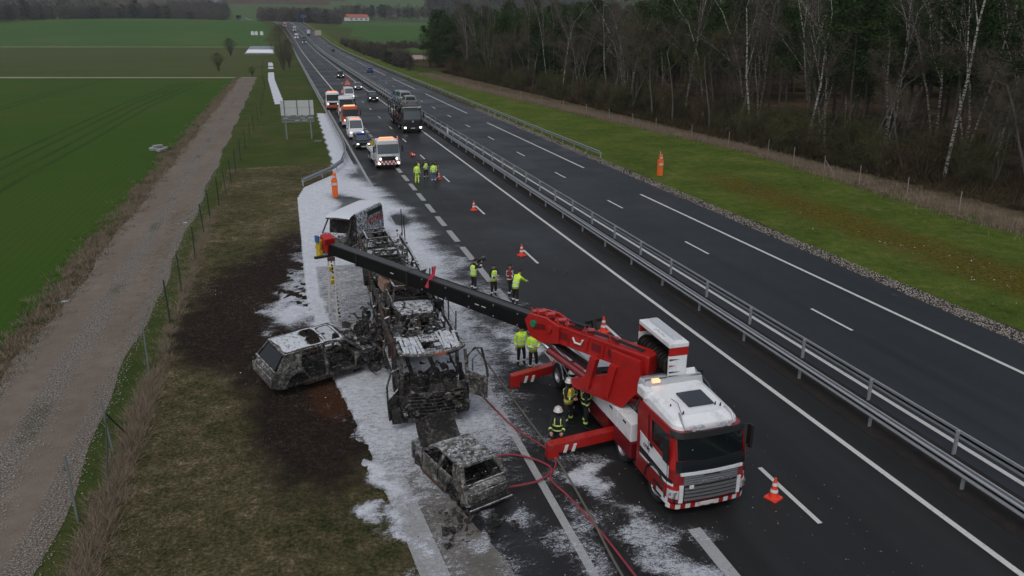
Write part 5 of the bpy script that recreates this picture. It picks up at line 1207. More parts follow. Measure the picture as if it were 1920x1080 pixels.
# slatted foam-dusted cab roof plates
for x0, x1, y0, y1, mt, dz in ((-1.0, -.3, -.2, 1.3, 'burnt_foam', 0), (.35, 1.0, -.1, 1.45, 'burnt_foam', .06), (-.3, .35, .75, 1.4, 'burnt', .02), (-.3, .35, -.2, .15, 'burnt_pale', 0)):
    k = max(2, int((x1-x0)/.1))
    for i in range(k):
        m = MB(); xa = x0+(x1-x0)*i/k; w = (x1-x0)/k*.92; m.box((xa+w/2, (y0+y1)/2+random.uniform(-.04, .04), 2.66+dz+.012*(i % 2)+random.uniform(0, .02)), (w, y1-y0, .03), ry=random.uniform(-.16, .16), rz=random.uniform(-.05, .05)); m.build('roof_slat', M[mt], tr)
# doors swung open
m = MB(); q = [(1.20, -.15, 1.0), (1.95, -.75, 1.0), (1.93, -.75, 1.75), (1.2, -.15, 1.8)]
def slab(m, q, th):
    q = [Vector(p) for p in q]; nn = (q[1]-q[0]).cross(q[3]-q[0]).normalized()*th
    return m.add(q+[p+nn for p in q], [(3, 2, 1, 0), (4, 5, 6, 7), (0, 1, 5, 4), (1, 2, 6, 5), (2, 3, 7, 6), (3, 0, 4, 7)])
slab(m, [(1.18, -.1, 1.0), (1.78, -.62, .95), (1.80, -.60, 1.75), (1.18, -.08, 1.85)], .05)
dr = m.build('right_door', M['burnt_pale'], tr)
m = MB(); m.tube([(1.18, -.08, 1.85), (1.20, -.05, 2.35), (1.42, -.26, 2.72), (1.62, -.46, 2.78), (1.78, -.58, 2.0), (1.80, -.6, 1.75)], .045, 6); m.tube([(1.35, -.2, 1.85), (1.36, -.22, 2.3), (1.5, -.34, 2.5)], .02, 5); m.build('window_frame', M['burnt_dark'], dr)
m = MB(); slab(m, [(-1.22, -.1, .55), (-1.62, -.62, .5), (-1.66, -.60, 1.25), (-1.22, -.08, 1.4)], .05)
dl = m.build('left_door', M['burnt'], tr)
m = MB(); m.tube([(-1.22, -.08, 1.4), (-1.2, 0, 2.1), (-1.48, -.34, 2.15), (-1.66, -.55, 1.75), (-1.66, -.6, 1.25)], .04, 6); m.build('window_frame', M['burnt'], dl)
m = MB(); m.box((-1.4, -.5, .62), (.3, .3, .5)); m.build('step_box', M['burnt_dark'], dl)
# chassis, decks, posts
for s in (-1, 1):
    m = MB(); m.bar((s*.45, .5, .75), (s*.45, 19.5, .75), .1, .26); m.build('chassis_rail', M['burnt_dark'], tr)
    pts = [(s*1.20, 1.6, 2.35), (s*1.24, 4, 2.2), (s*1.18, 7, 2.25), (s*1.22, 10, 2.05), (s*1.2, 14, 2.1), (s*1.15, 18.5, 1.9)]
    m = MB()
    for a, b in zip(pts[:-1], pts[1:]): m.bar(a, b, .10, .22)
    m.build('upper_side_rail', M['burnt' if s > 0 else 'rust'], tr)
    m = MB()
    for a, b in zip(pts[:-1], pts[1:]): m.bar(Vector(a)-Vector((s*.04, 0, 1.2)), Vector(b)-Vector((s*.04, 0, 1.15)), .14, .2)
    m.build('lower_side_rail', M['burnt'], tr)
    for i, y in enumerate((2.0, 3.2, 4.6, 6.2, 8, 9.8, 11.7, 13.8, 16, 18.2)):
        m = MB(); ln = random.uniform(-.15, .15); m.bar((s*1.19, y, .7), (s*1.2, y+ln, 2.2), .12, .08); m.build('deck_support', M['burnt' if i % 2 else 'rust'], tr)
for i, (y, h, ln) in enumerate(((2.2, .95, .15), (3.6, 1.1, -.1), (4.8, 1.3, .1), (6.1, .9, .05), (7.4, 1.2, -.1), (8.3, .8, .1), (16.8, 1.3, -.35), (18.0, 1.4, -.2))):
    m = MB(); m.tube([(1.22, y, 2.1), (1.24+ln*.3, y+ln, 2.2+h)], .03, 6); m.build('bent_guard_post', M['burnt_dark'], tr)
m = MB(); m.tube([(1.24, 2.3, 3.0), (1.25, 4.2, 2.9), (1.24, 4.9, 3.3)], .008, 4); m.tube([(1.24, 3.5, 2.6), (1.24, 2.2, 2.45)], .008, 4); m.build('slack_wire', M['burnt'], tr)
m = MB(); m.box((1.1, 5.3, 2.35), (.3, .35, .45), rz=.3); m.build('valve_box', M['burnt_dark'], tr)
for y0, y1, z, mt in ((1.9, 3.6, 2.05, 'burnt_foam'), (3.8, 5.4, 1.75, 'burnt_pale'), (8.2, 10.5, 1.9, 'burnt_dark'), (10.7, 13, 1.85, 'burnt'), (16.3, 19.2, 1.8, 'burnt_foam')):
    for x in (-.72, .72):
        for i in range(int((y1-y0)/.38)):
            yy_ = y0+i*.38; m = MB(); m.box((x*random.uniform(.92, 1.05), yy_+.17, z+random.uniform(-.05, .06)), (.62, .33, .03), rx=random.uniform(-.12, .12), ry=random.uniform(-.1, .1)); m.build('deck_plate', M[mt], tr)
frame_bits(tr, 31, 300, (-1.1, 1.1, 1.8, 7.8, 1.7, 2.35), 'burnt', .025, 'deck_debris')
frame_bits(tr, 32, 150, (-1.15, 1.15, 1.8, 19.2, .8, 1.8), 'burnt_dark', .03, 'underdeck_debris')
frame_bits(tr, 33, 260, (-1.15, 1.15, 2.0, 12.5, 1.9, 2.5), 'burnt_foam', .02, 'ash_debris')
frame_bits(tr, 34, 120, (-1.4, 1.2, 13, 19.4, 1.6, 2.2), 'burnt_pale', .03, 'rear_debris')
for y in (2.4, 9.2, 10.6, 11.9):
    for s in (-1, 1):
        m = MB(); m.lathe((0, 0, 0), [(.08, -.14), (.28, -.13), (.31, -.16), (.31, .16), (.27, .12), (.1, .05), (.08, -.14)], 'x', 16); m.build('bare_rim', M['burnt_dark'], tr, loc=(s*1.02, y, .42))
m = MB(); m.lathe((-1.3, 12.2, 1.7), [(.28, -.1), (.50, -.12), (.52, 0), (.50, .12), (.28, .1)], 'x', 20); m.build('charred_tyre', M['burnt_dark'], tr, smooth=True)
# cars burnt on its decks
bg = car_geom(4.1, 1.7, 1.25, cowl=1.1, belt=.82)
c1 = burnt_car('collapsed burnt car lying on the upper deck of the transporter, right behind its cab', TT+Vector((.05, 6.4, 1.85)), (R(3), R(2), R(3)), bg, 'burnt', 'burnt_foam', seed=41, wheels=False, roof=False)
m = MB(); m.box((-.5, .9, .95), (.95, .65, .5), rz=.2, rx=.2); m.build('scorched_engine_cover', M['copper'], c1, bevel=.03)
m = MB(); m.lathe((-.55, .45, .98), [(.05, -.04), (.17, -.04), (.17, .05), (.06, .06)], 'y', 14); m.build('copper_wheel', M['rust'], c1)
burnt_car('burnt hatchback on the transporter deck under the crane boom, only its charred shell left', TT+Vector((-.1, 11.4, 1.55)), (R(-3), 0, R(-3)), bg, 'burnt_dark', 'burnt_foam', seed=51, wheels=False, roof=False)
burnt_car('flattened burnt car at the tail of the transporter, beyond the crane boom', TT+Vector((.1, 17.0, 1.15)), (R(2), R(-2), R(2)), bg, 'burnt', 'burnt', seed=61, wheels=True, roof=False)
burnt_car('burnt car shell trapped on the lower deck beneath the collapsed one', TT+Vector((0, 6.6, .55)), (0, 0, PI), bg, 'burnt_dark', 'burnt_dark', seed=71, wheels=True)
# front end of the estate car torn open beside the transporter
tl = thing('torn_bodywork', 'heap of charred body panels and pipes squeezed between the estate car and the transporter', 'wreckage', (-14.35, 30.2, 0))
frame_bits(tl, 91, 150, (-.75, .5, -2.4, 2.0, .1, 1.5), 'burnt_dark', .04, 'charred_pipes'); frame_bits(tl, 92, 60, (-.5, .5, -1.8, 2.2, .6, 1.7), 'burnt', .04, 'torn_sheet')
for i in range(5):
    m = MB(); y = -1.9+.9*i; m.tube([(.35, y, .2), (.25, y+.2, 1.0), (.45, y+.1, 1.9), (.6, y+.4, 2.3)], .04, 5); m.build('bent_tube', M['rust' if i % 2 else 'burnt_pale'], tl)
m = MB(); m.lathe((-.1, 1.6, .55), [(.22, -.1), (.36, -.12), (.38, 0), (.36, .12), (.22, .1)], 'x', 18); m.build('charred_wheel', M['burnt_dark'], tl)
# small scraps on the ground
sc = thing('scattered_scrap', 'burnt scraps and melted parts strewn on the concrete behind the burnt saloon', 'debris', (-13, 18.2, 0))
frame_bits(sc, 95, 60, (-.9, 1.2, -1.3, .5, .03, .07), 'burnt_dark', .012, 'burnt_scrap', sz=.5); 
# ================================================================ foam lying on the ground (stuff, real relief)
fm, nt, b = base_mat('fire_foam', .8, spec=.2)
g = N(nt, 'ShaderNodeNewGeometry'); v = g.outputs['Position']; at = N(nt, 'ShaderNodeAttribute'); at.attribute_name = 'cover'
mp = N(nt, 'ShaderNodeMapping'); mp.inputs['Scale'].default_value = (.8, 1.35, 1); mp.inputs['Rotation'].default_value = (0, 0, .35); nt.links.new(v, mp.inputs[0]); v = mp.outputs[0]
def addm(a, k, c=0.0):
    q = N(nt, 'ShaderNodeMath', operation='MULTIPLY_ADD'); nt.links.new(a, q.inputs[0]); q.inputs[1].default_value = k
    if isinstance(c, float): q.inputs[2].default_value = c
    else: nt.links.new(c, q.inputs[2])
    return q.outputs[0]
n_a = nz(nt, v, .9, 7, .68, .4); n_b = nz(nt, v, 5.5, 7, .75, .6); n_c = nz(nt, v, 26, 4, .7)
acc = addm(n_a, 1.3, addm(n_b, 2.1, addm(n_c, 2.3, addm(at.outputs['Fac'], 1.85, -3.44))))
fac = ramp(nt, acc, [(0, 0), (.16, .38), (.5, .82), (.85, 1)])
colr = mixc(nt, ramp(nt, addm(n_b, .55, addm(n_c, .45)), [(.36, 0), (.62, 1)]), (.34, .36, .40), (.74, .77, .83))
colr = mixc(nt, ramp(nt, acc, [(.05, .55), (.35, 0)]), colr, (.20, .20, .21))
nt.links.new(colr, b.inputs['Base Color']); am = N(nt, 'ShaderNodeMath', operation='MULTIPLY'); nt.links.new(fac, am.inputs[0]); nt.links.new(ramp(nt, at.outputs['Fac'], [(.2, .45), (.65, .78), (.95, 1)]), am.inputs[1]); nt.links.new(am.outputs[0], b.inputs['Alpha']); bump(nt, b, n_b, .5, .05)
def blobs(X, Y, L):
    c = np.zeros_like(X)
    for cx, cy, rx, ry, s in L: c = np.maximum(c, s*np.minimum(1, np.clip(1.5-np.sqrt(((X-cx)/rx)**2+((Y-cy)/ry)**2), 0, 2)/1.05)).clip(-2, 1.15) if s > 0 else c+s*np.exp(-((X-cx)/rx)**2-((Y-cy)/ry)**2)
    return c
def foam(name, x0, x1, y0, y1, step, f, label=None, z=.05):
    xs = np.arange(x0, x1, step); ys = np.arange(y0, y1, step*1.3); X, Y = np.meshgrid(xs, ys, indexing='ij'); c = f(X, Y)
    r = RNG.random(10)*6; h = .5+.2*np.sin(X*3.1+r[0])*np.cos(Y*2.3+r[1])+.2*np.sin(X*7.3+Y*5+r[2])+RNG.random(X.shape)*.35
    Z = z+np.clip(c, 0, 1)*h*.035
    n, m = X.shape; idx = np.arange(n*m).reshape(n, m); q = np.stack([idx[:-1, :-1], idx[1:, :-1], idx[1:, 1:], idx[:-1, 1:]], -1).reshape(-1, 4)
    keep = np.maximum.reduce([c.ravel()[q[:, i]] for i in range(4)]) > .06
    q = q[keep]; u, inv = np.unique(q, return_inverse=True); V = np.stack([X, Y, Z], -1).reshape(-1, 3)[u]
    o = mesh_np(name, V, inv.reshape(-1, 4), fm, smooth=True); a = o.data.attributes.new('cover', 'FLOAT', 'POINT'); a.data.foreach_set('value', c.ravel()[u].astype(np.float32)); o['kind'] = 'stuff'
    return o
def bay_cover(X, Y):
    nx = .25*np.sin(Y*.9)+.18*np.sin(Y*2.3+1)+.1*np.sin(Y*5+2)
    left = kx(Y)-.45; right = np.interp(Y, [14, 18, 22, 26, 30, 34, 40, 50, 58, 64, 70, 78], [-10.9, -10.6, -9.9, -9.3, -8.8, -8.5, -8.2, -8.4, -8.75, -9.6, -10.3, -10.7])+nx
    top = np.interp(Y, [72, 78], [1, 0])
    edge = np.clip((right-X)/1.3, -1, 1)*.5+.38
    c = np.where(X > left, np.clip(edge, 0, 1), 0)
    c = c*np.interp(Y, [13.5, 18, 21.5, 24, 30, 48, 78], [.34, .48, .68, .86, .88, 1.05, 1.08])
    c = np.where((X > -10.9) & (Y < 48), c*np.interp(Y, [20, 34, 48], [.85, .88, 1]), c)         # speckled towards the lane
    c = np.where((X > kx(Y)+.2) & (X < -13.4) & (Y > 30) & (Y < 44), c*.62, c)                   # wet concrete by the transporter
    c = c*(1-.98*np.exp(-(((X+13.2+.6*np.sin(Y*.8))/1.0)**2+((Y-61)/3.2)**2)**1.5))               # bare patch by the telephone
    c = c*(1-.95*np.exp(-(((X+9.9)/.7)**2+((Y-54)/2.2)**2)**1.5))
    c = c*(1-.9*np.exp(-(((X+11.0)/1.2)**2+((Y-72.5)/2.2)**2)))
    c = c*(1-.75*np.exp(-((X+11.2)/1.5)**2-((Y-17.5)/3.5)**2))
    c = c*(1-.6*np.exp(-((X+12.6)/1.2)**2-((Y-18.0)/1.6)**2))
    XX, YY = X+.35*np.sin(Y*1.9+X)+.2*np.sin(Y*4.3)+RNG.normal(0, .05, X.shape), Y+.6*np.sin(X*2.3+1)+.3*np.sin(X*5.1+Y)
    o = blobs(XX, YY, [(-17.5, 36.0, 1.2, 1.7, .88), (-17.9, 38.0, .9, 1.5, .7), (-16.8, 37.5, .6, 2.6, .85), (-17.3, 41, .9, 2.4, .6), (-16.7, 44, .5, 3, .6), (-16.9, 46, .5, 3, .42), (-15.25, 20.8, .45, 2.2, .86), (-15.75, 24.5, .3, 1.4, .5), (-14.8, 17.4, .3, 1.8, .72), (-14.5, 15, .2, 2.0, .45),
                     (-8.8, 19.0, .5, 1.8, .78), (-8.5, 16.3, .7, 1.6, .56), (-8.0, 14.3, 1.0, 1.5, .70), (-9.6, 20.5, .5, 1.5, .45), (-7.6, 37, 1.2, 3.2, .45), (-7.1, 33.5, .7, 1.6, .7), (-6.4, 26.2, .9, 1.4, .42),
                     (-7.0, 26.9, .8, 1.4, .5), (-8.1, 30, .9, 3, .72), (-8.3, 43.5, .9, 3.5, .55), (-10.3, 16.4, .9, 2.2, .45), (-11.6, 17.6, .4, .6, .5), (-12.8, 15.8, 1, 1.2, .36), (-11, 14.8, .9, .5, .48), (-12.9, 17.4, .8, .5, .55)])
    return np.maximum(c, o)
foam('foam_cover', -19.6, -4.8, 12.6, 79, .13, bay_cover)
def upper(X, Y):
    l = np.interp(Y, [74, 76, 129, 131], [-13.2, -13.3, -12.8, -12.8]); c = np.clip((X-l-.1*np.sin(Y*1.3))/.5, 0, 1)*(X < -10.95)*np.interp(Y, [74, 76, 128, 130], [.6, 1.1, 1.1, 0])
    return np.clip(c*(1-.3*(X > -11.5)), 0, 1.1)
foam('foam_strip', -13.6, -10.9, 73.6, 131, .14, upper, z=.03)
for y0_, y1_ in ((146, 250), (270, 285), (290, 318)):
    ys_ = np.arange(y0_, y1_+.1, 2); cx_ = np.interp(ys_, [146, 215, 300, 330], [-18.2, -20.3, -21.4, -21.9]); w_ = .82+.1*np.sin(ys_)
    V = np.concatenate([np.stack([cx_-w_, ys_, 0*ys_+.08], -1), np.stack([cx_+w_, ys_, 0*ys_+.08], -1)]); n = len(ys_); a = np.arange(n-1)
    o = mesh_np('foam_in_channel', V, np.stack([a, a+n, a+n+1, a+1], -1), fm); at_ = o.data.attributes.new('cover', 'FLOAT', 'POINT'); at_.data.foreach_set('value', np.full(2*n, 1.25, np.float32)); o['kind'] = 'stuff'
for cx_, cy_ in ((-24.6, 57.5), (-28.6, 41.5)):
    foam('foam_scrap', cx_-1, cx_+1, cy_-1.2, cy_+1.2, .12, lambda X, Y: blobs(X, Y, [(cx_, cy_, .22, .22, .8), (cx_-.4, cy_-.2, .15, .15, .6)]), z=.03)
# retention basin far up the road, its water under white foam
t = thing('retention_basin', 'far rectangular basin with pale rim, dark water and a sheet of white foam', 'basin', (0, 0, 0))
def px_at(u, d):
    z = float(np.interp(d, PX, PZ)); l = (u-960)/FPX*(d*math.cos(PITCH)+(CAM.z-z)*math.sin(PITCH)); return CAM.x+d*SD+l*CD, d*CD-l*SD
def slope_sheet(name, mat, L, dz, th=.1):
    """L: (pixel column left, right, distance) rows; a thin slab following the slope"""
    m = MB(); P_ = [];
    for ul, ur, d in L:
        for u in (ul, ur): x, y = px_at(u, d); P_.append(Vector((x, y, float(land(x, y))+dz)))
    n = len(L); m.add(P_+[p-Vector((0, 0, th)) for p in P_], [(2*i, 2*i+1, 2*i+3, 2*i+2) for i in range(n-1)]+[(0, 2*n, 2*n+1, 1), (2*n-2, 2*n-1, 4*n-1, 4*n-2)]); m.build(name, mat, t)
slope_sheet('rim', M['kerbstone'], [(458, 516, 398), (462, 514, 430), (466, 514, 470), (470, 513, 505)], .12, .4)
slope_sheet('water', plain('dark_water', (.03, .04, .06), .2), [(463, 512, 425), (468, 511, 470), (472, 510, 500)], .3)
slope_sheet('foam_sheet', plain('white_foam', (.8, .82, .86), .9), [(461, 512, 402), (464, 511.5, 436), (466, 511, 447)], .45)
for x in (-34.5, -31, -27): 
    m = MB(); xx, yy_ = px_at({-34.5: 474, -31: 481, -27: 491}[x], 640); zz_ = float(land(xx, yy_)); m.box((xx, yy_, zz_+1.2), (2.4, 2.2, 2.4)); m.prism([(xx-1.4, zz_+2.4), (xx+1.4, zz_+2.4), (xx, zz_+3.1)], yy_-1.2, yy_+1.2, 'y')
    m.build('white_cabinet', M['white'], label={-34.5: 'left one of the small white cabinets on the far field edge', -31: 'middle one of the small white cabinets on the far field edge', -27: 'right one of the small white cabinets on the far field edge'}[x], cat='cabinet')

# ================================================================ hoses
def hose(label, pts, r, mat, name='fire_hose'):
    P = [Vector((*p, .09)) for p in pts]; out = []
    for i in range(len(P)-1):                                   # Catmull-Rom through the points
        a, b_, c, d = P[max(i-1, 0)], P[i], P[i+1], P[min(i+2, len(P)-1)]
        for k in range(6):
            u = k/6; out.append(.5*((2*b_)+(c-a)*u+(2*a-5*b_+4*c-d)*u*u+(3*b_-a-3*c+d)*u**3))
    out.append(P[-1]); m = MB(); m.tube(out, r, 6); return m.build(name, M[mat], smooth=True, label=label, cat='fire hose')
hose('red fire hose looping from behind the burnt saloon across the white line', [(-11.75, 21.0), (-11.0, 21.1), (-10.3, 20.6), (-9.95, 19.9), (-10.5, 19.4), (-11.3, 19.3), (-11.75, 19.35)], .035, 'hose_red')
hose('red hose running down the carriageway edge towards the bottom of the picture', [(-11.1, 27.2), (-10.7, 24.6), (-10.3, 22.6), (-9.75, 21.2), (-9.7, 20.2), (-10.15, 19.4), (-9.95, 18.4), (-9.75, 17.2), (-9.6, 15.9), (-9.5, 14.6), (-9.3, 12.5)], .03, 'hose_red')
hose('dirty grey hose lying straight beside the outrigger foot', [(-10.0, 30.0), (-9.85, 26.5), (-9.75, 24.0), (-9.65, 22.0), (-9.6, 20.2), (-9.62, 18.5), (-9.7, 16.8), (-9.8, 15.2), (-9.85, 13)], .035, 'hose_grey')

# ================================================================ people
def person(label, x, y, face, top='hivis', legs='trouser', head='hair', arms='down', band=True, vest=None, shoes='boot', lean=0., kneel=False, h=1.78, hold=None, bands='reflect'):
    """face: heading in degrees, 0 looks towards -y (the camera side)"""
    t = thing('person', label, 'person', (x, y, 0), R(face)); k = h/1.78; dz = -.38 if kneel else 0; ly = -math.sin(lean)
    J = {'pelvis': (0, 0, .95+dz), 'spine': (0, ly*.2, 1.15+dz), 'chest': (0, ly*.5, 1.36+dz), 'neck': (0, ly*.75-.01, 1.51+dz), 'jaw': (0, ly*.9-.02, 1.60+dz), 'head': (0, ly-.025, 1.68+dz), 'crown': (0, ly-.015, 1.76+dz)}
    rad = {'pelvis': .15, 'spine': .135, 'chest': .155, 'neck': .06, 'jaw': .08, 'head': .1, 'crown': .075}
    E = [('pelvis', 'spine', 'top'), ('spine', 'chest', 'top'), ('chest', 'neck', 'top'), ('neck', 'jaw', 'head'), ('jaw', 'head', 'head'), ('head', 'crown', 'head')]
    hands = []
    for s, n in ((-1, 'L'), (1, 'R')):
        cy = ly*.6
        J['sh'+n] = (s*.19, cy, 1.43+dz); rad['sh'+n] = .078
        a = arms if not isinstance(arms, tuple) else arms[0 if s < 0 else 1]
        if a == 'down': el, wr = (s*.26, cy+.03, 1.15+dz), (s*.27, cy-.07, .90+dz)
        elif a == 'front': el, wr = (s*.25, cy-.06, 1.15+dz), (s*.07, cy-.26, 1.12+dz)
        elif a == 'up': el, wr = (s*.27, cy-.22, 1.32+dz), (s*.12, cy-.36, 1.55+dz)
        elif a == 'reach': el, wr = (s*.24, cy-.24, 1.22+dz), (s*.18, cy-.48, 1.12+dz)
        else: el, wr = (s*.34, cy+.04, 1.18+dz), (s*.16, cy-.12, 1.0+dz)          # on the hip
        J['el'+n] = el; J['wr'+n] = wr; rad['el'+n] = .055; rad['wr'+n] = .038
        E += [('chest', 'sh'+n, 'top'), ('sh'+n, 'el'+n, 'top'), ('el'+n, 'wr'+n, 'top')]
        hands.append((s, Vector(el), Vector(wr)))
        J['hip'+n] = (s*.1, 0, .90+dz); rad['hip'+n] = .105; sp_ = .11+random.uniform(0, .04)
        if kneel:
            kn, an, to = ((s*.14, -.36, .56), (s*.14, -.30, .09), (s*.15, -.50, .05)) if s > 0 else ((s*.14, -.22, .12), (s*.14, .22, .10), (s*.14, .32, .05))
        else: kn, an, to = (s*sp_, -.03, .5), (s*(sp_+.01), .03, .09), (s*(sp_+.03), -.15, .045)
        for q, p, r_ in (('kn', kn, .072), ('an', an, .05), ('to', to, .042)): J[q+n] = p; rad[q+n] = r_
        E += [('pelvis', 'hip'+n, 'legs'), ('hip'+n, 'kn'+n, 'legs'), ('kn'+n, 'an'+n, 'legs'), ('an'+n, 'to'+n, 'shoes')]
    names = list(J); me = bpy.data.meshes.new('body'); me.from_pydata([J[n] for n in names], [(names.index(a), names.index(b_)) for a, b_, _ in E], [])
    o = bpy.data.objects.new('tmp', me); col.objects.link(o); o.modifiers.new('s', 'SKIN'); sub = o.modifiers.new('d', 'SUBSURF'); sub.levels = 1
    for i, n in enumerate(names): sv = me.skin_vertices[0].data[i]; sv.radius = (rad[n], rad[n]*(.8 if n in ('chest', 'spine', 'pelvis') else 1)); sv.use_root = (n == 'pelvis')
    bpy.context.view_layer.update(); ev = bpy.data.meshes.new_from_object(o.evaluated_get(bpy.context.evaluated_depsgraph_get())); bpy.data.objects.remove(o)
    mats = {'top': M[top], 'legs': M[legs], 'shoes': M[shoes], 'head': M['skin']}; keys = list(mats); mb = MB()
    vs = [Vector(v_.co) for v_ in ev.vertices]
    for p in ev.polygons:
        c = sum((vs[i] for i in p.vertices), Vector())/len(p.vertices); best = min(E, key=lambda e: seg_d(c, J[e[0]], J[e[1]])-.3*(rad[e[0]]+rad[e[1]])); mb.mi.append(keys.index(best[2]))
    mb.v = [tuple(v_) for v_ in vs]; mb.f = [tuple(p.vertices) for p in ev.polygons]
    bpy.data.meshes.remove(ev)
    mb.m = keys.index('head') if top != 'gl' else 0
    hc = Vector(J['head'])
    for s, el, wr in hands:                                      # hands: palm, four unequal bent fingers, thumb
        d = (wr-el).normalized(); sd = d.cross(Vector((0, 1, 0))).normalized()*(1 if s > 0 else -1)
        if sd.length < .1: sd = Vector((s, 0, 0))
        nr = d.cross(sd).normalized(); mb.bar(wr-d*.01, wr+d*.085, .075, .03, up=nr)
        for i, ln in enumerate((.065, .078, .072, .055)):
            b0 = wr+d*.08+sd*(-.027+.018*i); mb.tube([b0, b0+d*ln*.55+nr*.008, b0+d*ln*.85+nr*.03], [.009, .0085, .007], 5)
        b0 = wr+d*.02+sd*-.035; mb.tube([b0, b0+d*.035-sd*.022, b0+d*.07-sd*.022+nr*.012], [.011, .01, .008], 5)
    mb.box(hc+Vector((0, -.105, -.012)), (.026, .035, .045), taper=(.5, .5)); 
    for s in (-1, 1): mb.ball(hc+Vector((s*.1, .0, -.01)), .025, 6, 4, (.4, .8, 1.2))
    mb.build('body', list(mats.values()), t, smooth=True).scale = (k, k, k)
    em = MB()
    for s in (-1, 1): em.ball(hc+Vector((s*.035, -.093, .012)), .012, 6, 4)
    em.box(hc+Vector((0, -.095, -.05)), (.045, .01, .008)); em.build('eyes_and_mouth', M['hair'], t).scale = (k, k, k)
    if head in ('hair', 'cap'):
        m = MB(); m.ball(hc+Vector((0, .018, .022)), .112, 12, 8, (.95, 1, 1), z0=-.25); m.build('hair' if head == 'hair' else 'cap', M['hair'], t, smooth=True).scale = (k, k, k)
    else:
        m = MB(); m.lathe(hc+Vector((0, .01, .02)), [(.165, -.02), (.155, .0), (.135, .03), (.12, .09), (.07, .13), (0, .14)], n=16); m.box(hc+Vector((0, .01, .1)), (.03, .22, .08)); hm = m.build('helmet', M['helmet'], t, smooth=True); hm.scale = (k, k, k)
        m = MB(); m.lathe(hc+Vector((0, .03, -.03)), [(.115, -.08), (.12, .03)], n=12); m.build('neck_guard', M['navy'], t).scale = (k, k, k)
    def ring(z, rx, ry, cy): return [(rx*math.cos(2*PI*q/16), cy+ry*math.sin(2*PI*q/16), z) for q in range(16)]
    vm = vest or top; zs = [(.88, .185, .15), (1.05, .18, .145), (1.25, .19, .15), (1.40, .185, .14), (1.47, .12, .1)]
    m = MB(); m.loft([ring(z+dz, a, b_, ly*max(0, (z-.95))*.9) for z, a, b_ in zs], caps=False); jk = m.build('jacket' if not vest else 'vest', M[vm], t, smooth=True); jk.scale = (k, k, k)
    sfy = jk.modifiers.new('thickness', 'SOLIDIFY'); sfy.thickness = .012
    if band:
        for z in (.98, 1.16):
            m = MB(); m.loft([ring(z+dz, .195, .158, ly*max(0, (z-.95))*.9), ring(z+.055+dz, .195, .158, ly*max(0, (z-.9))*.9)], caps=False); m.build('reflective_band', M[bands], t, smooth=True).scale = (k, k, k)
        for s in (-1, 1):
            m = MB(); m.tube([(s*.1, ly*.3-.155, 1.2+dz), (s*.1, ly*.45-.15, 1.38+dz), (s*.09, ly*.6, 1.485+dz), (s*.1, ly*.45+.15, 1.38+dz), (s*.1, ly*.3+.155, 1.2+dz)], .02, 4); m.build('shoulder_strap', M[bands], t).scale = (k, k, k)
        if not kneel:
            for s, kn in ((-1, 'L'), (1, 'R')):
                a, b_ = Vector(J['kn'+kn]), Vector(J['an'+kn]); p = a.lerp(b_, .45); q = a.lerp(b_, .6); m = MB(); m.tube([p, q], .078, 10); m.build('leg_band', M[bands], t).scale = (k, k, k)
        for s, el, wr in hands:
            m = MB(); m.tube([el.lerp(wr, .35), el.lerp(wr, .55)], .058, 10); m.build('sleeve_band', M[bands], t).scale = (k, k, k)
    if hold == 'camera':
        c = thing('video_camera', 'black shoulder camera held up by the crouching cameraman', 'camera', (x, y, 0), R(face)); p = (hands[0][2]+hands[1][2])/2
        m = MB(); m.box(p+Vector((0, -.02, .1)), (.13, .34, .15)); m.build('camera_body', M['black'], c, bevel=.01)
        m = MB(); m.cyl(p+Vector((0, -.19, .1)), p+Vector((0, -.34, .1)), .05, .07); m.build('lens', M['black'], c)
        m = MB(); m.tube([p+Vector((.05, -.1, .22)), p+Vector((.05, -.34, .24))], .025, 8); m.build('microphone', M['post_grey'], c)
    return t
def seg_d(p, a, b_):
    a = Vector(a); b_ = Vector(b_); ab = b_-a; u = max(0, min(1, (p-a).dot(ab)/max(ab.length_squared, 1e-9))); return (p-a-ab*u).length
person('man in a yellow jacket and yellow trousers, leftmost of the far group', -6.45, 67.3, 150, legs='hivis', arms='down')
person('man in dark clothes with a yellow vest, just behind the man in yellow trousers', -6.05, 69.3, 200, top='navy', legs='navy', vest='hivis', arms='front')
person('man in a pale yellow vest and dark trousers facing the far group', -5.35, 69.2, 20, top='navy', legs='navy', vest='hivis', head='cap', arms='hip')
person('man seen from behind in a yellow jacket and blue jeans beside the red cone', -4.95, 67.4, 175, legs='jeans', arms='down')
person('man in black partly hidden behind the man in jeans', -4.55, 68.3, 215, top='navy', legs='trouser', vest='navy', arms='down')
person('cameraman in a yellow vest filming across the crane boom', -8.35, 37.4, 110, top='navy', vest='hivis', legs='trouser', arms='up', hold='camera', lean=.12)
person('woman in an open yellow vest standing with hands folded by the wide lane dash', -7.55, 36.3, 20, top='navy', vest='hivis', legs='trouser', arms='front')
person('person in a red and white striped jacket beyond the crane boom', -6.75, 36.1, 65, top='redcloth', legs='navy', vest='redcloth', arms='front')
person('man in a yellow jacket bending forward beside the striped jacket', -6.8, 34.9, 120, top='hivis', legs='trouser', arms='reach', lean=.35)
person('man in a yellow jacket nearest the red boom, half behind his colleague', -8.62, 27.75, 10, legs='trouser', shoes='boot', arms='down')
person('man in a yellow jacket and dark red shoes looking down beside the rear outrigger', -8.3, 27.15, 5, legs='trouser', shoes='redshoe', arms='front')
person('firefighter with a white helmet kneeling at the foot of the front outrigger', -9.25, 21.35, -25, top='navy', legs='navy', vest='navy', head='helmet', bands='lime_tape', arms='reach', kneel=True)
person('firefighter in an amber tabard over dark turnout gear by the crane lorry', -8.45, 22.55, 35, top='navy', legs='navy', vest='hivis_orange', head='helmet', bands='lime_tape', arms='front')
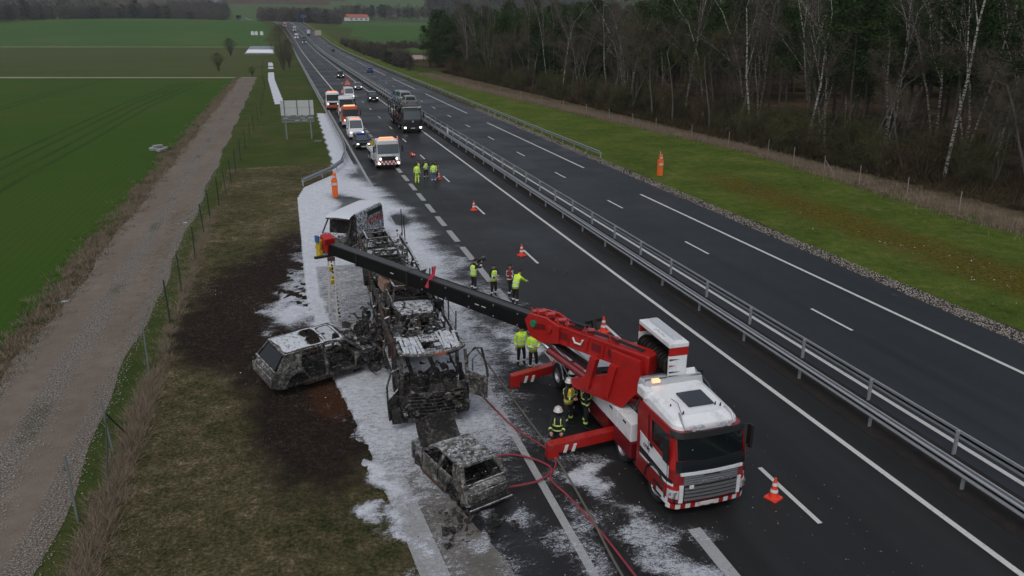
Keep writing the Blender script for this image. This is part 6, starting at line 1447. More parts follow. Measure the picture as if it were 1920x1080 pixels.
person('firefighter in dark gear standing right behind the amber tabard', -8.1, 23.2, 50, top='navy', legs='navy', vest='navy', head='helmet', bands='reflect', arms='down')
person('firefighter in dark green-black gear close against the white lockers', -7.95, 22.2, 75, top='navy', legs='navy', vest='navy', head='helmet', bands='lime_tape', arms='down')
# ================================================================ vegetation
def veg(name, c0, c1, rough=.9, trans=0):
    m, nt, b = base_mat(name, rough, spec=.03)
    oi = N(nt, 'ShaderNodeObjectInfo'); tc = N(nt, 'ShaderNodeTexCoord'); n = nz(nt, tc.outputs['Object'], .45, 5, .65); n2 = nz(nt, tc.outputs['Object'], 4, 3, .6)
    k = N(nt, 'ShaderNodeMath', operation='MULTIPLY_ADD'); nt.links.new(oi.outputs['Random'], k.inputs[0]); k.inputs[1].default_value = .45; nt.links.new(n, k.inputs[2])
    k2 = N(nt, 'ShaderNodeMath', operation='MULTIPLY_ADD'); nt.links.new(n2, k2.inputs[0]); k2.inputs[1].default_value = .5; nt.links.new(k.outputs[0], k2.inputs[2])
    nt.links.new(ramp(nt, k2.outputs[0], [(.55, c0), (1.15 if False else 1.0, c1)]), b.inputs['Base Color']); return m
V_ = {'pine': veg('pine_needles', (.008, .020, .006), (.038, .066, .022)), 'twig': veg('bare_brown_twigs', (.036, .030, .023), (.11, .092, .07)), 'twig_birch': veg('birch_twigs', (.045, .034, .030), (.10, .078, .066)),
      'twig_green': veg('mossy_twigs', (.030, .034, .015), (.075, .075, .035)), 'bark': veg('dark_bark', (.026, .022, .018), (.11, .095, .08)), 'bark_grey': veg('grey_bark', (.06, .056, .048), (.13, .12, .105)),
      'dry': veg('dead_grass', (.09, .07, .05), (.26, .21, .155)), 'bramble': veg('bramble', (.022, .018, .010), (.095, .074, .045)), 'green': veg('grass_blades', (.03, .055, .012), (.075, .10, .03)), 'farwood': veg('far_bare_wood', (.045, .040, .036), (.10, .088, .078)),
      'farpine': veg('far_dark_wood', (.014, .022, .012), (.035, .045, .024))}
bm_, nt, b = base_mat('birch_bark', .8, spec=.1); tc = N(nt, 'ShaderNodeTexCoord'); mp = N(nt, 'ShaderNodeMapping'); mp.inputs['Scale'].default_value = (1.5, 1.5, 5); nt.links.new(tc.outputs['Object'], mp.inputs[0])
nt.links.new(mixc(nt, ramp(nt, nz(nt, mp.outputs[0], 1.6, 5, .7), [(.44, 0), (.54, 1)]), (.030, .026, .022), (.36, .345, .31)), b.inputs['Base Color']); V_['birch'] = bm_
def rot_to(d): return Vector((0, 0, 1)).rotation_difference(d).to_matrix()
def tris_np(C, Dv, S, W, rnd):
    """blades: base C, direction Dv, length S, width W -> one triangle each"""
    n = len(C); a = rnd.normal(size=(n, 3)); side = np.cross(Dv, a); side /= np.linalg.norm(side, axis=1)[:, None]+1e-9
    V = np.empty((n, 3, 3)); V[:, 0] = C-side*W[:, None]/2; V[:, 1] = C+side*W[:, None]/2; V[:, 2] = C+Dv*S[:, None]
    return V.reshape(-1, 3), np.arange(3*n).reshape(n, 3)
def crown_obj(name, V, F, mat, parent=None): return mesh_np(name, V, F, mat, parent=parent)
def pine_mesh(seed, H=17, base=.45, R0=2.3, clumps=64, per=58, nd=.34):
    rnd = np.random.default_rng(seed); C = []; D_ = []; S = []; W = []; rs = random.Random(seed); tw = MB()
    lean = Vector((rs.uniform(-.5, .5), rs.uniform(-.5, .5), 0)); pts = [Vector((0, 0, -.3))+lean*(u**2)+Vector((.12*math.sin(u*5+seed), .1*math.cos(u*4+seed), H*u)) for u in np.linspace(0, 1, 9)]
    tw.tube(pts, [.17*(1-.8*u) for u in np.linspace(0, 1, 9)], 6)
    def axis(u): i = min(7, int(u*8)); return pts[i].lerp(pts[i+1], u*8-i)
    for i in range(10): u = rs.uniform(.15, base); a = rs.uniform(0, 6.28); p = axis(u); tw.tube([p, p+Vector((math.cos(a), math.sin(a), .1))*rs.uniform(.4, 1.6)], [.03, .008], 4)
    for i in range(clumps):
        u = base+(1-base)*rs.random()**.85; a = rs.uniform(0, 6.28); q = (u-base)/(1-base); r = R0*(math.sin(PI*min(1, .18+q*.82))**.7)*rs.uniform(.25, 1.05); p = axis(min(u, .999))
        c = p+Vector((math.cos(a)*r, math.sin(a)*r, rs.uniform(-.3, .4)+r*.12))
        if i % 2 == 0: tw.tube([p-Vector((0, 0, .3)), c], [.045, .012], 4)
        k = per; off = rnd.normal(size=(k, 3))*np.array([.55, .55, .26]); C.append(np.array(c)+off); d = off+rnd.normal(size=(k, 3))*.35; d[:, 2] += .12; D_.append(d/np.linalg.norm(d, axis=1)[:, None]); S.append(rnd.uniform(.28, .6, k)*nd/.34); W.append(rnd.uniform(.09, .2, k)*nd/.34)
    V, F = tris_np(np.concatenate(C), np.concatenate(D_), np.concatenate(S), np.concatenate(W), rnd); return tw, V, F
def bare_mesh(seed, H=15, spread=.5, trunk_r=.14, forks=1, depth=4, droop=0., twig=26, start=.35, tw_len=.8, tw_w=.028, vase=False):
    rs = random.Random(seed); rnd = np.random.default_rng(seed); tw = MB(); tips = []
    def grow(p, d, L, r, lv):
        n = 4; pts = [p]; 
        for i in range(n):
            d = (d+Vector((rs.gauss(0, .09), rs.gauss(0, .09), rs.gauss(0, .04)+.05*(1-droop)))).normalized(); pts.append(pts[-1]+d*L/n)
        tw.tube(pts, [r*(1-.55*i/n) for i in range(n+1)], 6 if lv < 2 else 3, caps=False)
        if lv >= depth-1: tips.extend(pts[1:])
        if lv < depth:
            for i in range(1, n+1):
                for _ in range(1 if lv == 0 else 2):
                    if lv == 0 and i/n < start: continue
                    a = rs.uniform(0, 6.28); e = d.orthogonal().normalized(); e = Matrix.Rotation(a, 3, d) @ e; nd = (d*(1-spread)+e*spread*rs.uniform(.7, 1.2)).normalized()
                    grow(pts[i], nd, L*rs.uniform(.34, .5)*(1.15 if lv == 0 else 1), r*.42*(1-.3*i/n), lv+1)
    for k in range(forks):
        a = k*6.28/max(forks, 1)+rs.random(); s = .0 if forks == 1 else rs.uniform(.12, .3)*(2.2 if vase else 1)
        grow(Vector((0, 0, -.2)), Vector((s*math.cos(a)+rs.gauss(0, .03), s*math.sin(a)+rs.gauss(0, .03), 1)).normalized(), H*rs.uniform(.8, 1), trunk_r*(1 if k == 0 else .8), 0)
    T = np.array([tuple(p) for p in tips]); idx = rnd.integers(0, len(T), twig*110); C = T[idx]+rnd.normal(size=(len(idx), 3))*.16; d = rnd.normal(size=(len(idx), 3)); d[:, 2] += .6-1.5*droop; d /= np.linalg.norm(d, axis=1)[:, None]
    V, F = tris_np(C, d, rnd.uniform(.4, 1.0, len(idx))*tw_len, rnd.uniform(.6, 1.3, len(idx))*tw_w, rnd); return tw, V, F
def tree_proto(name, tw, V, F, mt, mc):
    r = bpy.data.objects.new(name, None); col.objects.link(r); tw.build('trunk', mt, r, smooth=True); crown_obj('crown', V, F, mc, r); return r, tree_of(r)
used = set()
def plant(proto, x, y, s=1, rz=None, label='', cat='tree', group=None, z=None, lean=(0, 0), sz=None):
    r, tr_ = proto; z = float(land(x, y)) if z is None else z
    if r.name not in used: used.add(r.name); o = r; o.location = (x, y, z)
    else: o = dup(r, (x, y, z), tree=tr_)
    o.rotation_euler = (lean[0], lean[1], rz if rz is not None else random.uniform(0, 6.28)); o.scale = (s, s, sz or s); tag(o, label, cat, group); 
    if not group and 'group' in o: del o['group']
    return o
pines = [tree_proto('pine_tree', *pine_mesh(i, H=16+i*.7, base=.40+.04*i, R0=2.5+.15*i), V_['bark'], V_['pine']) for i in range(4)]
edgep = [tree_proto('pine_tree', *pine_mesh(20+i, H=14.5, base=.10, R0=2.7, clumps=110, per=56), V_['bark'], V_['pine']) for i in range(2)]
birch = [tree_proto('birch_tree', *bare_mesh(40+i, H=16, spread=.33, trunk_r=.14, forks=1, depth=3, twig=26, start=.45, tw_len=.9, tw_w=.02), V_['birch'], V_['twig_birch']) for i in range(3)]
birchf = [tree_proto('birch_tree', *bare_mesh(50+i, H=15, spread=.32, trunk_r=.12, forks=2+i % 2, depth=3, twig=28, start=.45, tw_len=.9, tw_w=.02), V_['birch'], V_['twig_birch']) for i in range(2)]
bare = [tree_proto('bare_tree', *bare_mesh(60+i, H=11, spread=.5, trunk_r=.15, forks=1+i % 3, depth=3, twig=40, start=.3, tw_len=.9, tw_w=.03), V_['bark_grey'], V_['twig'] if i % 2 else V_['twig_green']) for i in range(4)]
shrub = [tree_proto('bare_shrub', *bare_mesh(70+i, H=3.2, spread=.6, trunk_r=.045, forks=6, depth=2, twig=24, start=.1, tw_len=.7, tw_w=.03, vase=True), V_['bark'], V_['bramble'] if i % 2 else V_['twig_green']) for i in range(3)]
EX = lambda y: float(np.interp(y, [30, 55, 75, 100, 160, 225, 300], [38.5, 38.2, 37.6, 36.8, 34.6, 31.5, 29]))
def visible_band(x, y): 
    d, l = depth_of(x, y); return -0.1 < l/max(d, 1) < .78
# forest floor and the rough strip under the fence
sheet('dead_grass_verge', lambda y: np.interp(y, [26, 60, 75, 95, 116, 170, 232], [28.4, 29.8, 31.0, 29.0, 27.2, 22.6, 20.8]), lambda y: np.array([EX(q)+2 for q in y]), np.arange(20, 233, 6), M['rough'], .05)
fl = sheet('forest_floor', lambda y: np.array([EX(q)-.8 for q in y]), 190, np.arange(14, 420, 8), M['forest_floor'], .08, nx=2)
random.seed(99); pts_ = []
def free(x, y, dmin): return all((x-a)**2+(y-b_)**2 > dmin*dmin for a, b_ in pts_)
# birches one can tell apart, at the edge of the wood
BI = [(39.2, 55.6, birch, 1.0, (0, R(4)), 'stout white birch leaning right, nearest to the camera at the right edge of the wood'), (37.9, 73.8, birch, .95, (0, R(3)), 'slender birch bending over the fence, foot among brambles right of centre wood'),
      (44.4, 82.6, birchf, 1.05, (0, 0), 'forked white birch with two tall stems, whitest in the middle of the wood'), (46.3, 82.9, birch, 1.1, (0, R(2)), 'straight birch just right of the forked white birch'), (37.6, 84.2, birch, 1.0, (0, R(-5)), 'thin curved birch left of the forked one, close to the fence'),
      (43.3, 120, birch, 1.05, (0, R(-2)), 'tall pale birch before dark pines, left of the curved one'), (46.5, 118, birch, 1.1, (0, R(2)), 'tall pale birch with a crooked top beside the tall pale one'), (40.2, 136, birch, .95, (0, 0), 'short pale birch stem at the left of the birch row'),
      (42.6, 132.5, birch, 1.05, (0, R(1)), 'second pale stem of the left birch row'), (36.6, 160, birch, .85, (0, 0), 'far thin birch in front of the dark wood left'), (52, 66, birchf, 1.1, (0, R(3)), 'two-stemmed birch deep behind the stout leaning one'), (41.5, 92, birch, 1.0, (0, 0), 'birch stem with black marks behind the fence middle'), (45, 63, birch, .9, (0, R(6)), 'slanting grey-white birch in the gap with red leaves'),
      (47.5, 98, birchf, 1.0, (0, 0), 'double birch seen between pine trunks, mid wood')]
for x, y, kind, s, ln, lb in BI: pts_.append((x, y)); plant(kind[len(pts_) % len(kind)], x, y, s*1.15, label=lb, lean=ln)
random.seed(5); nb = 0
while nb < 30:
    y = random.uniform(45, 225); x = EX(y)+random.uniform(.5, 22)
    if free(x, y, 2.6) and visible_band(x, y): pts_.append((x, y)); nb += 1; plant(random.choice(birch+birchf), x, y, random.uniform(.8, 1.2), label='slender pale birch scattered between the pines of the wood', group='thin birches between the pines', lean=(R(random.uniform(-4, 4)), R(random.uniform(-4, 4))))
nb = 0
while nb < 46:
    y = random.uniform(40, 240); x = EX(y)+random.uniform(-.5, 7)
    if free(x, y, 2.4) and visible_band(x, y): pts_.append((x, y)); nb += 1; plant(random.choice(bare), x, y, random.uniform(.55, 1.15), label='leafless greyish tree in the front of the roadside wood', group='leafless trees at the edge of the wood', lean=(R(random.uniform(-7, 7)), R(random.uniform(-7, 7))))
n_p = 0; tries = 0
while n_p < 290 and tries < 60000:
    tries += 1; y = random.uniform(44, 285); u = random.random(); x = EX(y)+2.5+58*u**1.35*(1 if y > 90 else .9)
    if 58 < y < 100 and x < EX(y)+16 and random.random() < .55: continue
    if free(x, y, 2.5) and visible_band(x, y):
        pts_.append((x, y)); n_p += 1; ed = (y > 130 and x < EX(y)+10) or (y > 180 and random.random() < .5)
        plant(random.choice(edgep if ed else pines), x, y, random.uniform(.85, 1.15), label='dark green pine crowded in the roadside wood', group='pines of the roadside wood', lean=(R(random.uniform(-2, 2)), R(random.uniform(-2, 2))))
nb = 0
while nb < 90:
    y = random.uniform(40, 235); x = EX(y)+random.uniform(-2.8, 4)
    if visible_band(x, y): nb += 1; plant(random.choice(shrub), x, y, random.uniform(.6, 1.3), label='leafless brown shrub between the wire fence and the wood', cat='shrub', group='shrubs along the foot of the wood')
ORD = ['first', 'second', 'third', 'fourth', 'fifth', 'sixth', 'seventh', 'eighth', 'ninth', 'tenth']
def ordn(i): return ORD[i] if i < 10 else f'{i+1}th'
for gname, words in (('shrubs along the foot of the wood', 'brown shrub at the foot of the wood, {} counted leftwards from the right picture edge'), ('thin birches between the pines', 'slender pale birch in the wood, {} counted leftwards from the right edge of the picture'), ('leafless trees at the edge of the wood', 'leafless greyish tree by the fence, {} counted leftwards from the right picture edge')):
    L_ = sorted([o for o in bpy.data.objects if o.get('group') == gname], key=lambda o: o.location.y)
    for i, o in enumerate(L_): o['label'] = words.format(ordn(i))
# deeper rows of the wood, one mass
def joined(name, mats, items, kind='stuff', parent=None):
    """items: (V, F, transform, material index)"""
    Vs, Fs, mi, k = [], [], [], 0
    for V, F, (x, y, z, s, a), mi_ in items:
        c, sn = math.cos(a), math.sin(a); W = V*s; W = np.stack([W[:, 0]*c-W[:, 1]*sn+x, W[:, 0]*sn+W[:, 1]*c+y, W[:, 2]+z], -1); Vs.append(W); Fs.append(F+k); mi.append(np.full(len(F), mi_)); k += len(W)
    o = mesh_np(name, np.concatenate(Vs), np.concatenate(Fs), mats, np.concatenate(mi), parent=parent); o['kind'] = kind; return o
def low_tree(seed, H, Rr, n, kind='bare', lf=.9):
    rnd = np.random.default_rng(seed); u = rnd.random(n); th = rnd.random(n)*6.28; lo = .12 if kind == 'bare' else .25; z = H*(lo+(1-lo)*u); r = Rr*np.sin(PI*np.clip(.1+.85*u, 0, 1))**.6*np.sqrt(rnd.random(n))
    C = np.stack([r*np.cos(th), r*np.sin(th), z], -1)+rnd.normal(size=(n, 3))*.3; d = rnd.normal(size=(n, 3)); d[:, 2] += .8 if kind == 'bare' else 0; d /= np.linalg.norm(d, axis=1)[:, None]
    V, F = tris_np(C, d, rnd.uniform(.6, 1.4, n)*lf*(1.3 if kind == 'bare' else 1), rnd.uniform(.5, 1.2, n)*lf*(.22 if kind == 'bare' else .6), rnd)
    k = len(V); t_ = np.array([(-.12, 0, -.5), (.12, 0, -.5), (0, 0, H*.85), (0, -.12, -.5), (0, .12, -.5), (0, 0, H*.85)]); return np.concatenate([V, t_]), np.concatenate([F, [[k, k+1, k+2], [k+3, k+4, k+5]]])
LT = [low_tree(i, 16, 2.6, 420, 'pine', 1.1) for i in range(4)]; LB = [low_tree(10+i, 11, 3.2, 420, 'bare', 1.2) for i in range(4)]
items = []; rq = random.Random(4)
for _ in range(620):
    y = rq.uniform(40, 430); x = EX(min(y, 300))+rq.uniform(45, 125) if y < 285 else EX(300)+rq.uniform(4, 120)
    if visible_band(x, y): items.append((*LT[rq.randrange(4)], (x, y, float(land(x, y)), rq.uniform(.85, 1.2), rq.uniform(0, 6)), 0))
joined('deep_wood', [V_['pine'], V_['twig']], items)
# undergrowth
def scatter(name, mat, n, fx, y0, y1, L, W, up=.9, seed=1, dens=None, clump=0, z=0.):
    rnd = np.random.default_rng(seed); y = rnd.uniform(y0, y1, n); x = fx(y, rnd)
    if clump: x = x+rnd.normal(size=n)*clump; y = y+rnd.normal(size=n)*clump
    d = rnd.normal(size=(n, 3))*(1-up); d[:, 2] = np.abs(d[:, 2])+up; d /= np.linalg.norm(d, axis=1)[:, None]
    zz = np.full(n, z); V, F = tris_np(np.stack([x, y, zz], -1), d, rnd.uniform(.5, 1.3, n)*L, rnd.uniform(.6, 1.3, n)*W, rnd); o = mesh_np(name, V, F, mat); o['kind'] = 'stuff'; return o
exv = lambda y: np.interp(y, [30, 55, 75, 100, 160, 225, 300], [38.5, 38.2, 37.6, 36.8, 34.6, 31.5, 29])
scatter('bramble_thicket', V_['bramble'], 60000, lambda y, r: exv(y)-3.5+np.abs(r.normal(size=len(y)))*7, 34, 235, 1.1, .07, .25, 3, z=.15)
scatter('dead_grass', V_['dry'], 42000, lambda y, r: np.interp(y, [26, 56, 75, 95, 116, 170, 232], [29.6, 31.0, 32.4, 30.2, 28.4, 23.6, 21.6])+r.normal(size=len(y))*1.0+.6, 24, 232, .42, .045, .75, 4)
rnd = np.random.default_rng(8)
def tuft_field(name, mat, centers, per, L, W, spread, up=.8, seed=0):
    rnd = np.random.default_rng(seed); C = np.repeat(np.asarray(centers), per, 0); off = rnd.normal(size=(len(C), 2))*spread; P_ = np.column_stack([C[:, 0]+off[:, 0], C[:, 1]+off[:, 1], np.zeros(len(C))])
    d = np.column_stack([off/spread*.32+rnd.normal(size=(len(C), 2))*(1-up), np.ones(len(C))*up]); d /= np.linalg.norm(d, axis=1)[:, None]
    V, F = tris_np(P_, d, rnd.uniform(.5, 1.25, len(C))*L*np.repeat(rnd.uniform(.6, 1.2, len(centers)), per), rnd.uniform(.6, 1.3, len(C))*W, rnd); o = mesh_np(name, V, F, mat); o['kind'] = 'stuff'; return o
cy = np.concatenate([12+19*rnd.random(750), 31+30*rnd.random(260)]); hgt = 1; tuft_field('tall_dead_grass', V_['dry'], np.column_stack([-22.95+rnd.normal(size=len(cy))*.2-np.clip((22-cy)*.02, 0, .3), cy]), 24, .40, .014, .10, .7, 2)
cy = 10+190*rnd.random(2600)**1.4; tuft_field('rough_edge_grass', V_['dry'], np.column_stack([-29.2+rnd.normal(size=2600)*.5, cy]), 16, .36, .022, .13, .7, 5)
cy = 10+190*rnd.random(1300)**1.4; tuft_field('green_edge_grass', V_['green'], np.column_stack([-29.5+rnd.normal(size=1300)*.55, cy]), 16, .24, .02, .12, .7, 6)
cy = 12+50*rnd.random(5200)**1.3; tuft_field('bank_grass', V_['dry'], np.column_stack([rnd.uniform(-22.8, -14.4, 5200)-np.interp(cy, [12, 24, 60], [0, .5, 2.0]), cy]), 8, .11, .018, .08, .45, 7)
cy = 12+50*rnd.random(5200)**1.3; tuft_field('bank_green_grass', V_['green'], np.column_stack([rnd.uniform(-24.2, -14.6, 5200)-np.interp(cy, [12, 24, 60], [0, .5, 1.6]), cy]), 7, .075, .014, .07, .5, 8)
cy = 18+80*rnd.random(9000)**1.2; tuft_field('verge_grass', V_['green'], np.column_stack([rnd.uniform(14.3, 30, 9000), cy]), 7, .13, .025, .09, .5, 9)
cy = 18+60*rnd.random(2500)**1.2; tuft_field('verge_dry_grass', V_['dry'], np.column_stack([rnd.normal(20.5, 2.6, 2500), cy]), 6, .12, .022, .12, .5, 19)
# loose stones on the track, in the gravel edge; white litter on the verge
def stones(name, mat, n, fx, y0, y1, s0, s1, seed, power=1.5, z=.02):
    rnd = np.random.default_rng(seed); y = y0+(y1-y0)*rnd.random(n)**power; x = fx(y, rnd); s = rnd.uniform(s0, s1, n); o8 = np.array([(1, 0, 0), (0, 1, 0), (-1, 0, 0), (0, -1, 0), (0, 0, .8), (0, 0, -.6)]); f8 = np.array([(0, 1, 4), (1, 2, 4), (2, 3, 4), (3, 0, 4), (1, 0, 5), (2, 1, 5), (3, 2, 5), (0, 3, 5)])
    V = (o8[None]*rnd.uniform(.6, 1.3, (n, 6, 1))*s[:, None, None]); a = rnd.random(n)*6; c, q = np.cos(a), np.sin(a); V = np.stack([V[..., 0]*c[:, None]-V[..., 1]*q[:, None]+x[:, None], V[..., 0]*q[:, None]+V[..., 1]*c[:, None]+y[:, None], V[..., 2]+z], -1)
    o = mesh_np(name, V.reshape(-1, 3), (f8[None]+6*np.arange(n)[:, None, None]).reshape(-1, 3), mat); o['kind'] = 'stuff'; return o
st = plain('pale_stone', (.34, .32, .29), .9, 0, .45, 40)
stones('track_stones', st, 16000, lambda y, r: np.where(r.random(len(y)) < .6, -26.25+r.normal(size=len(y))*.42, np.where(r.random(len(y)) < .5, -28.4, -24.3)+r.normal(size=len(y))*.22), 12, 90, .010, .034, 1)
stones('edge_gravel', st, 9000, lambda y, r: r.uniform(13.15, 14.3, len(y)), 20, 130, .015, .05, 2)
stones('white_litter', M['white'], 70, lambda y, r: r.normal(19.5, 1.2, len(y)), 28, 52, .02, .06, 3)
stones('bank_litter', M['white'], 60, lambda y, r: r.uniform(-22, -15, len(y)), 14, 60, .015, .04, 4)
stones('road_grit', M['offwhite'], 500, lambda y, r: r.uniform(-12, -2, len(y)), 13, 60, .008, .022, 5)
stones('burnt_crumbs', plain('burnt_crumbs', (.02, .018, .017), .9), 9000, lambda y, r: np.where(r.random(len(y)) < .45, r.normal(-12.8, 1.3, len(y)), r.normal(-17.8, 1.4, len(y))), 17, 48, .008, .034, 6, .75, .05)
t = thing('field_marker', 'small heap of broken pale slabs at the corner of the wheat field', 'rubble', (-31.2, 94.5, 0))
for x, y, z, rz in ((-.5, 0, .15, .2), (.4, .5, .15, -.3), (-.1, .3, .42, .5), (.3, -.6, .12, .9), (-.7, .9, .12, 1.3)):
    m = MB(); m.box((x, y, z), (.95, .55, .25), rz=rz, rx=.06); m.build('slab', M['kerbstone'], t)
t = thing('rubble_heap', 'low brown heap of earth and sticks beside the pale slabs', 'heap', (-29.9, 90, 0)); m = MB(); m.ball((0, 0, -.2), 1.2, 14, 8, (1, 1.6, .5)); m.build('earth', M['rough'], t, smooth=True)
# ================================================================ countryside trees, one by one
def fuzzy(seed, H, Rr, n, vase=.5, lo=.08, tl=.8, tw_w=.035):
    """broad leafless crown: limbs fanning out of one foot under a cloud of fine twigs"""
    rnd = np.random.default_rng(seed); rs = random.Random(seed); m = MB()
    for i in range(11):
        a = i*6.28/11+rs.random(); q = rs.uniform(.1, .8); e = Vector((math.cos(a)*Rr*q, math.sin(a)*Rr*q, H*rs.uniform(.55, .85))); k = e*.45+Vector((rs.gauss(0, .2), rs.gauss(0, .2), .2)); m.tube([Vector((0, 0, -.3)), k*.5, k, e], [.11, .08, .05, .015], 5)
        for _ in range(5): p = k.lerp(e, rs.random()); m.tube([p, p+Vector((rs.gauss(0, .6), rs.gauss(0, .6), rs.uniform(.4, 1.4)))], [.03, .006], 3)
    u = rnd.random(n)**.8; th = rnd.random(n)*6.28; bulge = .75+.25*np.sin(th*3+seed)*np.cos(u*5); z = H*(lo+(1-lo)*u); r = Rr*(vase+(1-vase)*np.sin(PI*np.clip(u*.95, 0, 1)))*np.where(u > .75, np.sqrt(np.maximum(1-((u-.75)/.26)**2, 0)), np.minimum(1, .25+u*1.6))*np.sqrt(rnd.random(n))*bulge
    C = np.stack([r*np.cos(th), r*np.sin(th), z], -1)+rnd.normal(size=(n, 3))*.12; d = C-np.array([0, 0, -H*.4]); d /= np.linalg.norm(d, axis=1)[:, None]; d += rnd.normal(size=(n, 3))*.4; d /= np.linalg.norm(d, axis=1)[:, None]
    V, F = tris_np(C, d, rnd.uniform(.5, 1.2, n)*tl, rnd.uniform(.6, 1.3, n)*tw_w, rnd); return m, V, F
mids = [tree_proto('bare_tree', *fuzzy(80+i, 6.5+i*.6, 3.6+.3*i, 3400, lo=.16+.1*(i == 1), tw_w=.028), V_['bark'], V_['twig'] if i != 1 else V_['twig_green']) for i in range(3)]
plant(mids[0], -40.5, 400, 1.12, label='round leafless bush-like tree standing in the olive field before the basin', lean=(0, 0))
plant(mids[1], -36.4, 263, .72, label='faint slim leafless tree where the cross path meets the stony track')
plant(mids[2], -17.0, 262, 1.25, label='tall brown leafless tree between the white channel and the carriageway', sz=1.7)
plant(mids[0], -15.2, 276, .95, label='second leafless tree right behind the tall brown one near the carriageway', sz=1.3)
plant(mids[1], -25.5, 232, .35, label='low bramble bush beside the end of the stony track', cat='shrub')
plant(pines[1], 27.5, 262, .62, label='dark lone pine at the bend, left of the wood', sz=.8)
for i, (x, y, s, lb) in enumerate([(22.5, 285, .8, 'brown leafless bush nearest the open carriageway before the wood'), (21, 315, .9, 'brown leafless bush in the hedge along the open carriageway'), (20, 345, .85, 'grey-brown bush in the middle of the roadside hedge'), (19.5, 380, .9, 'leafless bush towards the far end of the roadside hedge'), (19, 420, .9, 'leafless bush under the far pale road sign'), (26, 300, 1.0, 'wider leafless bush behind the roadside hedge'), (28, 335, .9, 'leafless bush facing the pale rubble ground'), (31, 270, .8, 'leafless bush at the foot of the lone pine'), (24.5, 360, .8, 'low brown bush at the back of the hedge')]):
    plant(mids[i % 3], x+float(bend(y)), y, s, label=lb, cat='bush', z=float(land(x, y))-.2)
m = MB(); m.ball((38, 345, -.6), 7, 16, 8, (1, 1.8, .28)); m.build('rubble_ground', plain('pale_rubble', (.32, .26, .22), .9, 0, .4, .8), smooth=True, kind='structure')
# signs and buildings far off
gz = lambda x, y: float(land(x, y))
x, y = px_at(597, 620); t = thing('direction_sign', 'pale direction sign beside the open carriageway near the rise', 'road sign', (x, y, gz(x, y)), R(15))
m = MB(); m.box((0, 0, 3.4), (5, .15, 3.6)); m.build('panel', plain('pale_tan_sign', (.48, .42, .33), .7), t)
m = MB(); m.box((-1.6, .1, 1.2), (.15, .15, 3)); m.box((1.6, .1, 1.2), (.15, .15, 3)); m.build('post', M['post_grey'], t)
x, y = px_at(570, 850); t = thing('blue_sign', 'blue road sign on the skyline above the crest of the road', 'road sign', (x, y, gz(x, y)), R(15))
m = MB(); m.box((0, 0, 7.2), (5.4, .2, 3.0)); m.build('panel', M['blue'], t); m = MB(); m.box((0, 0, 3), (.3, .3, 6)); m.build('post', M['post_grey'], t)
def barn(u, d, w, dp, h, roof, wall, label, rz=R(18)):
    x, y = px_at(u, d); t = thing('farm_building', label, 'barn', (x, y, gz(x, y)-.6), rz)
    m = MB(); m.box((0, 0, h/2), (w, dp, h)); wl_ = m.build('wall', M[wall], t)
    m = MB(); m.prism([(-dp/2-.5, h), (dp/2+.5, h), (0, h+dp*.28)], -w/2-.4, w/2+.4); m.build('roof', roof, t)
    for i in range(4):
        m = MB(); m.box((-w*.36+w*.24*i, -dp/2-.03, h*.45), (w*.1, .1, h*.5)); m.build('door', M['post_grey'], t)
rr_ = plain('faded_red_roof', (.36, .10, .07), .8, 0, .15, .5); tile = plain('brown_tile_roof', (.17, .08, .055), .85, 0, .2, .5)
barn(669, 1045, 28, 14, 4.2, rr_, 'white', 'long white barn with a red roof in front of the tree line')
barn(735, 1150, 18, 9, 3.5, tile, 'offwhite', 'low brown-roofed farmhouse right of the red-roofed barn')
barn(765, 1170, 12, 8, 3.5, tile, 'offwhite', 'second brown-roofed house beside the low farmhouse')
barn(1010, 1900, 40, 20, 7, plain('pale_roof', (.45, .40, .38), .8), 'offwhite', 'pale hillside farm just visible over the top of the wood')
# ---------- far woods
def wood(name, u0, u1, d0, d1, n, H, seed, mat='farwood', lf=1.5, pinefrac=0.15, uf=None):
    rq = random.Random(seed); items = []
    LTB = [low_tree(100+i, H, H*.33, 150, 'bare', lf*1.25) for i in range(3)]; LTP = [low_tree(110+i, H, H*.25, 150, 'pine', lf*1.4) for i in range(2)]
    for _ in range(n):
        u = rq.uniform(u0, u1); d = rq.uniform(d0, d1) if uf is None else uf(u)+rq.uniform(d0, d1); x, y = px_at(u, d); p = rq.random() < pinefrac
        items.append((*(LTP[rq.randrange(2)] if p else LTB[rq.randrange(3)]), (x, y, gz(x, y)-1.2, rq.uniform(.75, 1.2), rq.uniform(0, 6)), 1 if p else 0))
    return joined(name, [V_[mat], V_['farpine']], items)
wood('left_far_wood', -250, 330, 0, 70, 420, 17, 1, uf=lambda u: np.interp(u, [-300, 0, 180, 300], [690, 740, 810, 850]))
wood('left_far_wood_upper', 120, 420, 900, 1010, 330, 15, 2)
wood('roadside_far_wood', 318, 428, 990, 1250, 420, 17, 3, pinefrac=.05)
wood('middle_tree_line', 488, 640, 890, 990, 300, 15, 4, pinefrac=.1)
wood('far_hedge_line', 640, 1060, 1080, 1160, 330, 14, 5, pinefrac=.25)
wood('right_far_wood', 800, 1130, 1250, 1420, 600, 17, 6, pinefrac=.45)
wood('hilltop_wood', 480, 600, 2050, 2150, 160, 18, 7, lf=2.2)
wood('left_hill_wood', -200, 250, 1550, 1800, 260, 18, 8, lf=2.2)
wood('middle_hedge', 650, 830, 470, 500, 90, 4, 9, lf=.8, uf=None)
wood('roadside_thicket', 640, 768, -18, 18, 230, 4.2, 12, lf=.7, pinefrac=.04, uf=lambda u: np.interp(u, [640, 680, 730, 765], [540, 410, 310, 268]))
wood('far_right_hill_wood', 1000, 1500, 1500, 1700, 260, 18, 10, lf=2.2, pinefrac=.5)
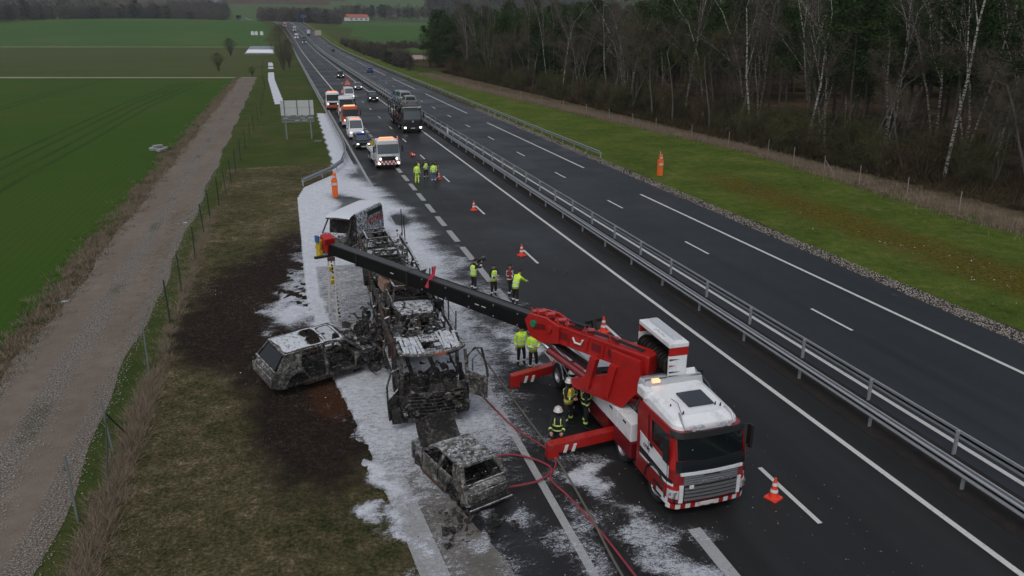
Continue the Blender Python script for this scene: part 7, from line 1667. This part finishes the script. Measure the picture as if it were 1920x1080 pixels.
# the road again on the far hillside
V = []; w = 15
for i in range(15):
    u = i/14; d = 1020+920*u; uu = 476-84*u**.8; x, y = px_at(uu, d); x2, y2 = px_at(uu-24+6*u, d); V += [(x, y, gz(x, y)+1.3), (x2, y2, gz(x2, y2)+1.3)]
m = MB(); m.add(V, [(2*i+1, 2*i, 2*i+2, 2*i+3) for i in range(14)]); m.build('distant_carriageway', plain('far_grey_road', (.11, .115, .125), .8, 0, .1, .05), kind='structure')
V = []
for i in range(15):
    u = i/14; d = 1020+920*u; uu = 476-84*u**.8; x, y = px_at(uu-7+2*u, d); x2, y2 = px_at(uu-8.6+2.4*u, d); V += [(x, y, gz(x, y)+1.6), (x2, y2, gz(x2, y2)+1.6)]
m = MB(); m.add(V, [(2*i+1, 2*i, 2*i+2, 2*i+3) for i in range(14)]); m.build('distant_barrier', M['steel'], kind='structure')
x, y = px_at(449, 1030); t = thing('distant_lorry', 'black lorry on the distant hillside road', 'lorry', (x, y, gz(x, y)+1.3), R(20)); lorry_cab(t, 'darkcar', 3.4, -5); m = MB(); m.box((0, 2, 3.0), (3, 10, 4.6)); m.build('cargo_box', M['darkcar'], t, bevel=.1)
# haze between the camera and the far hills
HZ = True
if HZ:
    m = MB(); m.box((300, 1500, 95), (6400, 6000, 0)); m = MB()
    x0, x1, y0, y1, z0, z1 = -2600, 3400, -60, 4300, -3, 230
    m.add([(x0, y0, z0), (x1, y0, z0), (x1, y1, z0), (x0, y1, z0), (x0, y0, z1), (x1, y0, z1), (x1, y1, z1), (x0, y1, z1)], [(0, 3, 2, 1), (4, 5, 6, 7), (0, 1, 5, 4), (1, 2, 6, 5), (2, 3, 7, 6), (3, 0, 4, 7)])
    hm = bpy.data.materials.new('thin_haze'); hm.use_nodes = True; nt = hm.node_tree; nt.nodes.clear(); pv = N(nt, 'ShaderNodeVolumePrincipled'); pv.inputs['Density'].default_value = .00013; pv.inputs['Color'].default_value = (.84, .88, .94, 1); pv.inputs['Anisotropy'].default_value = .2
    mo = N(nt, 'ShaderNodeOutputMaterial'); nt.links.new(pv.outputs[0], mo.inputs['Volume']); m.build('haze', hm, kind='stuff')
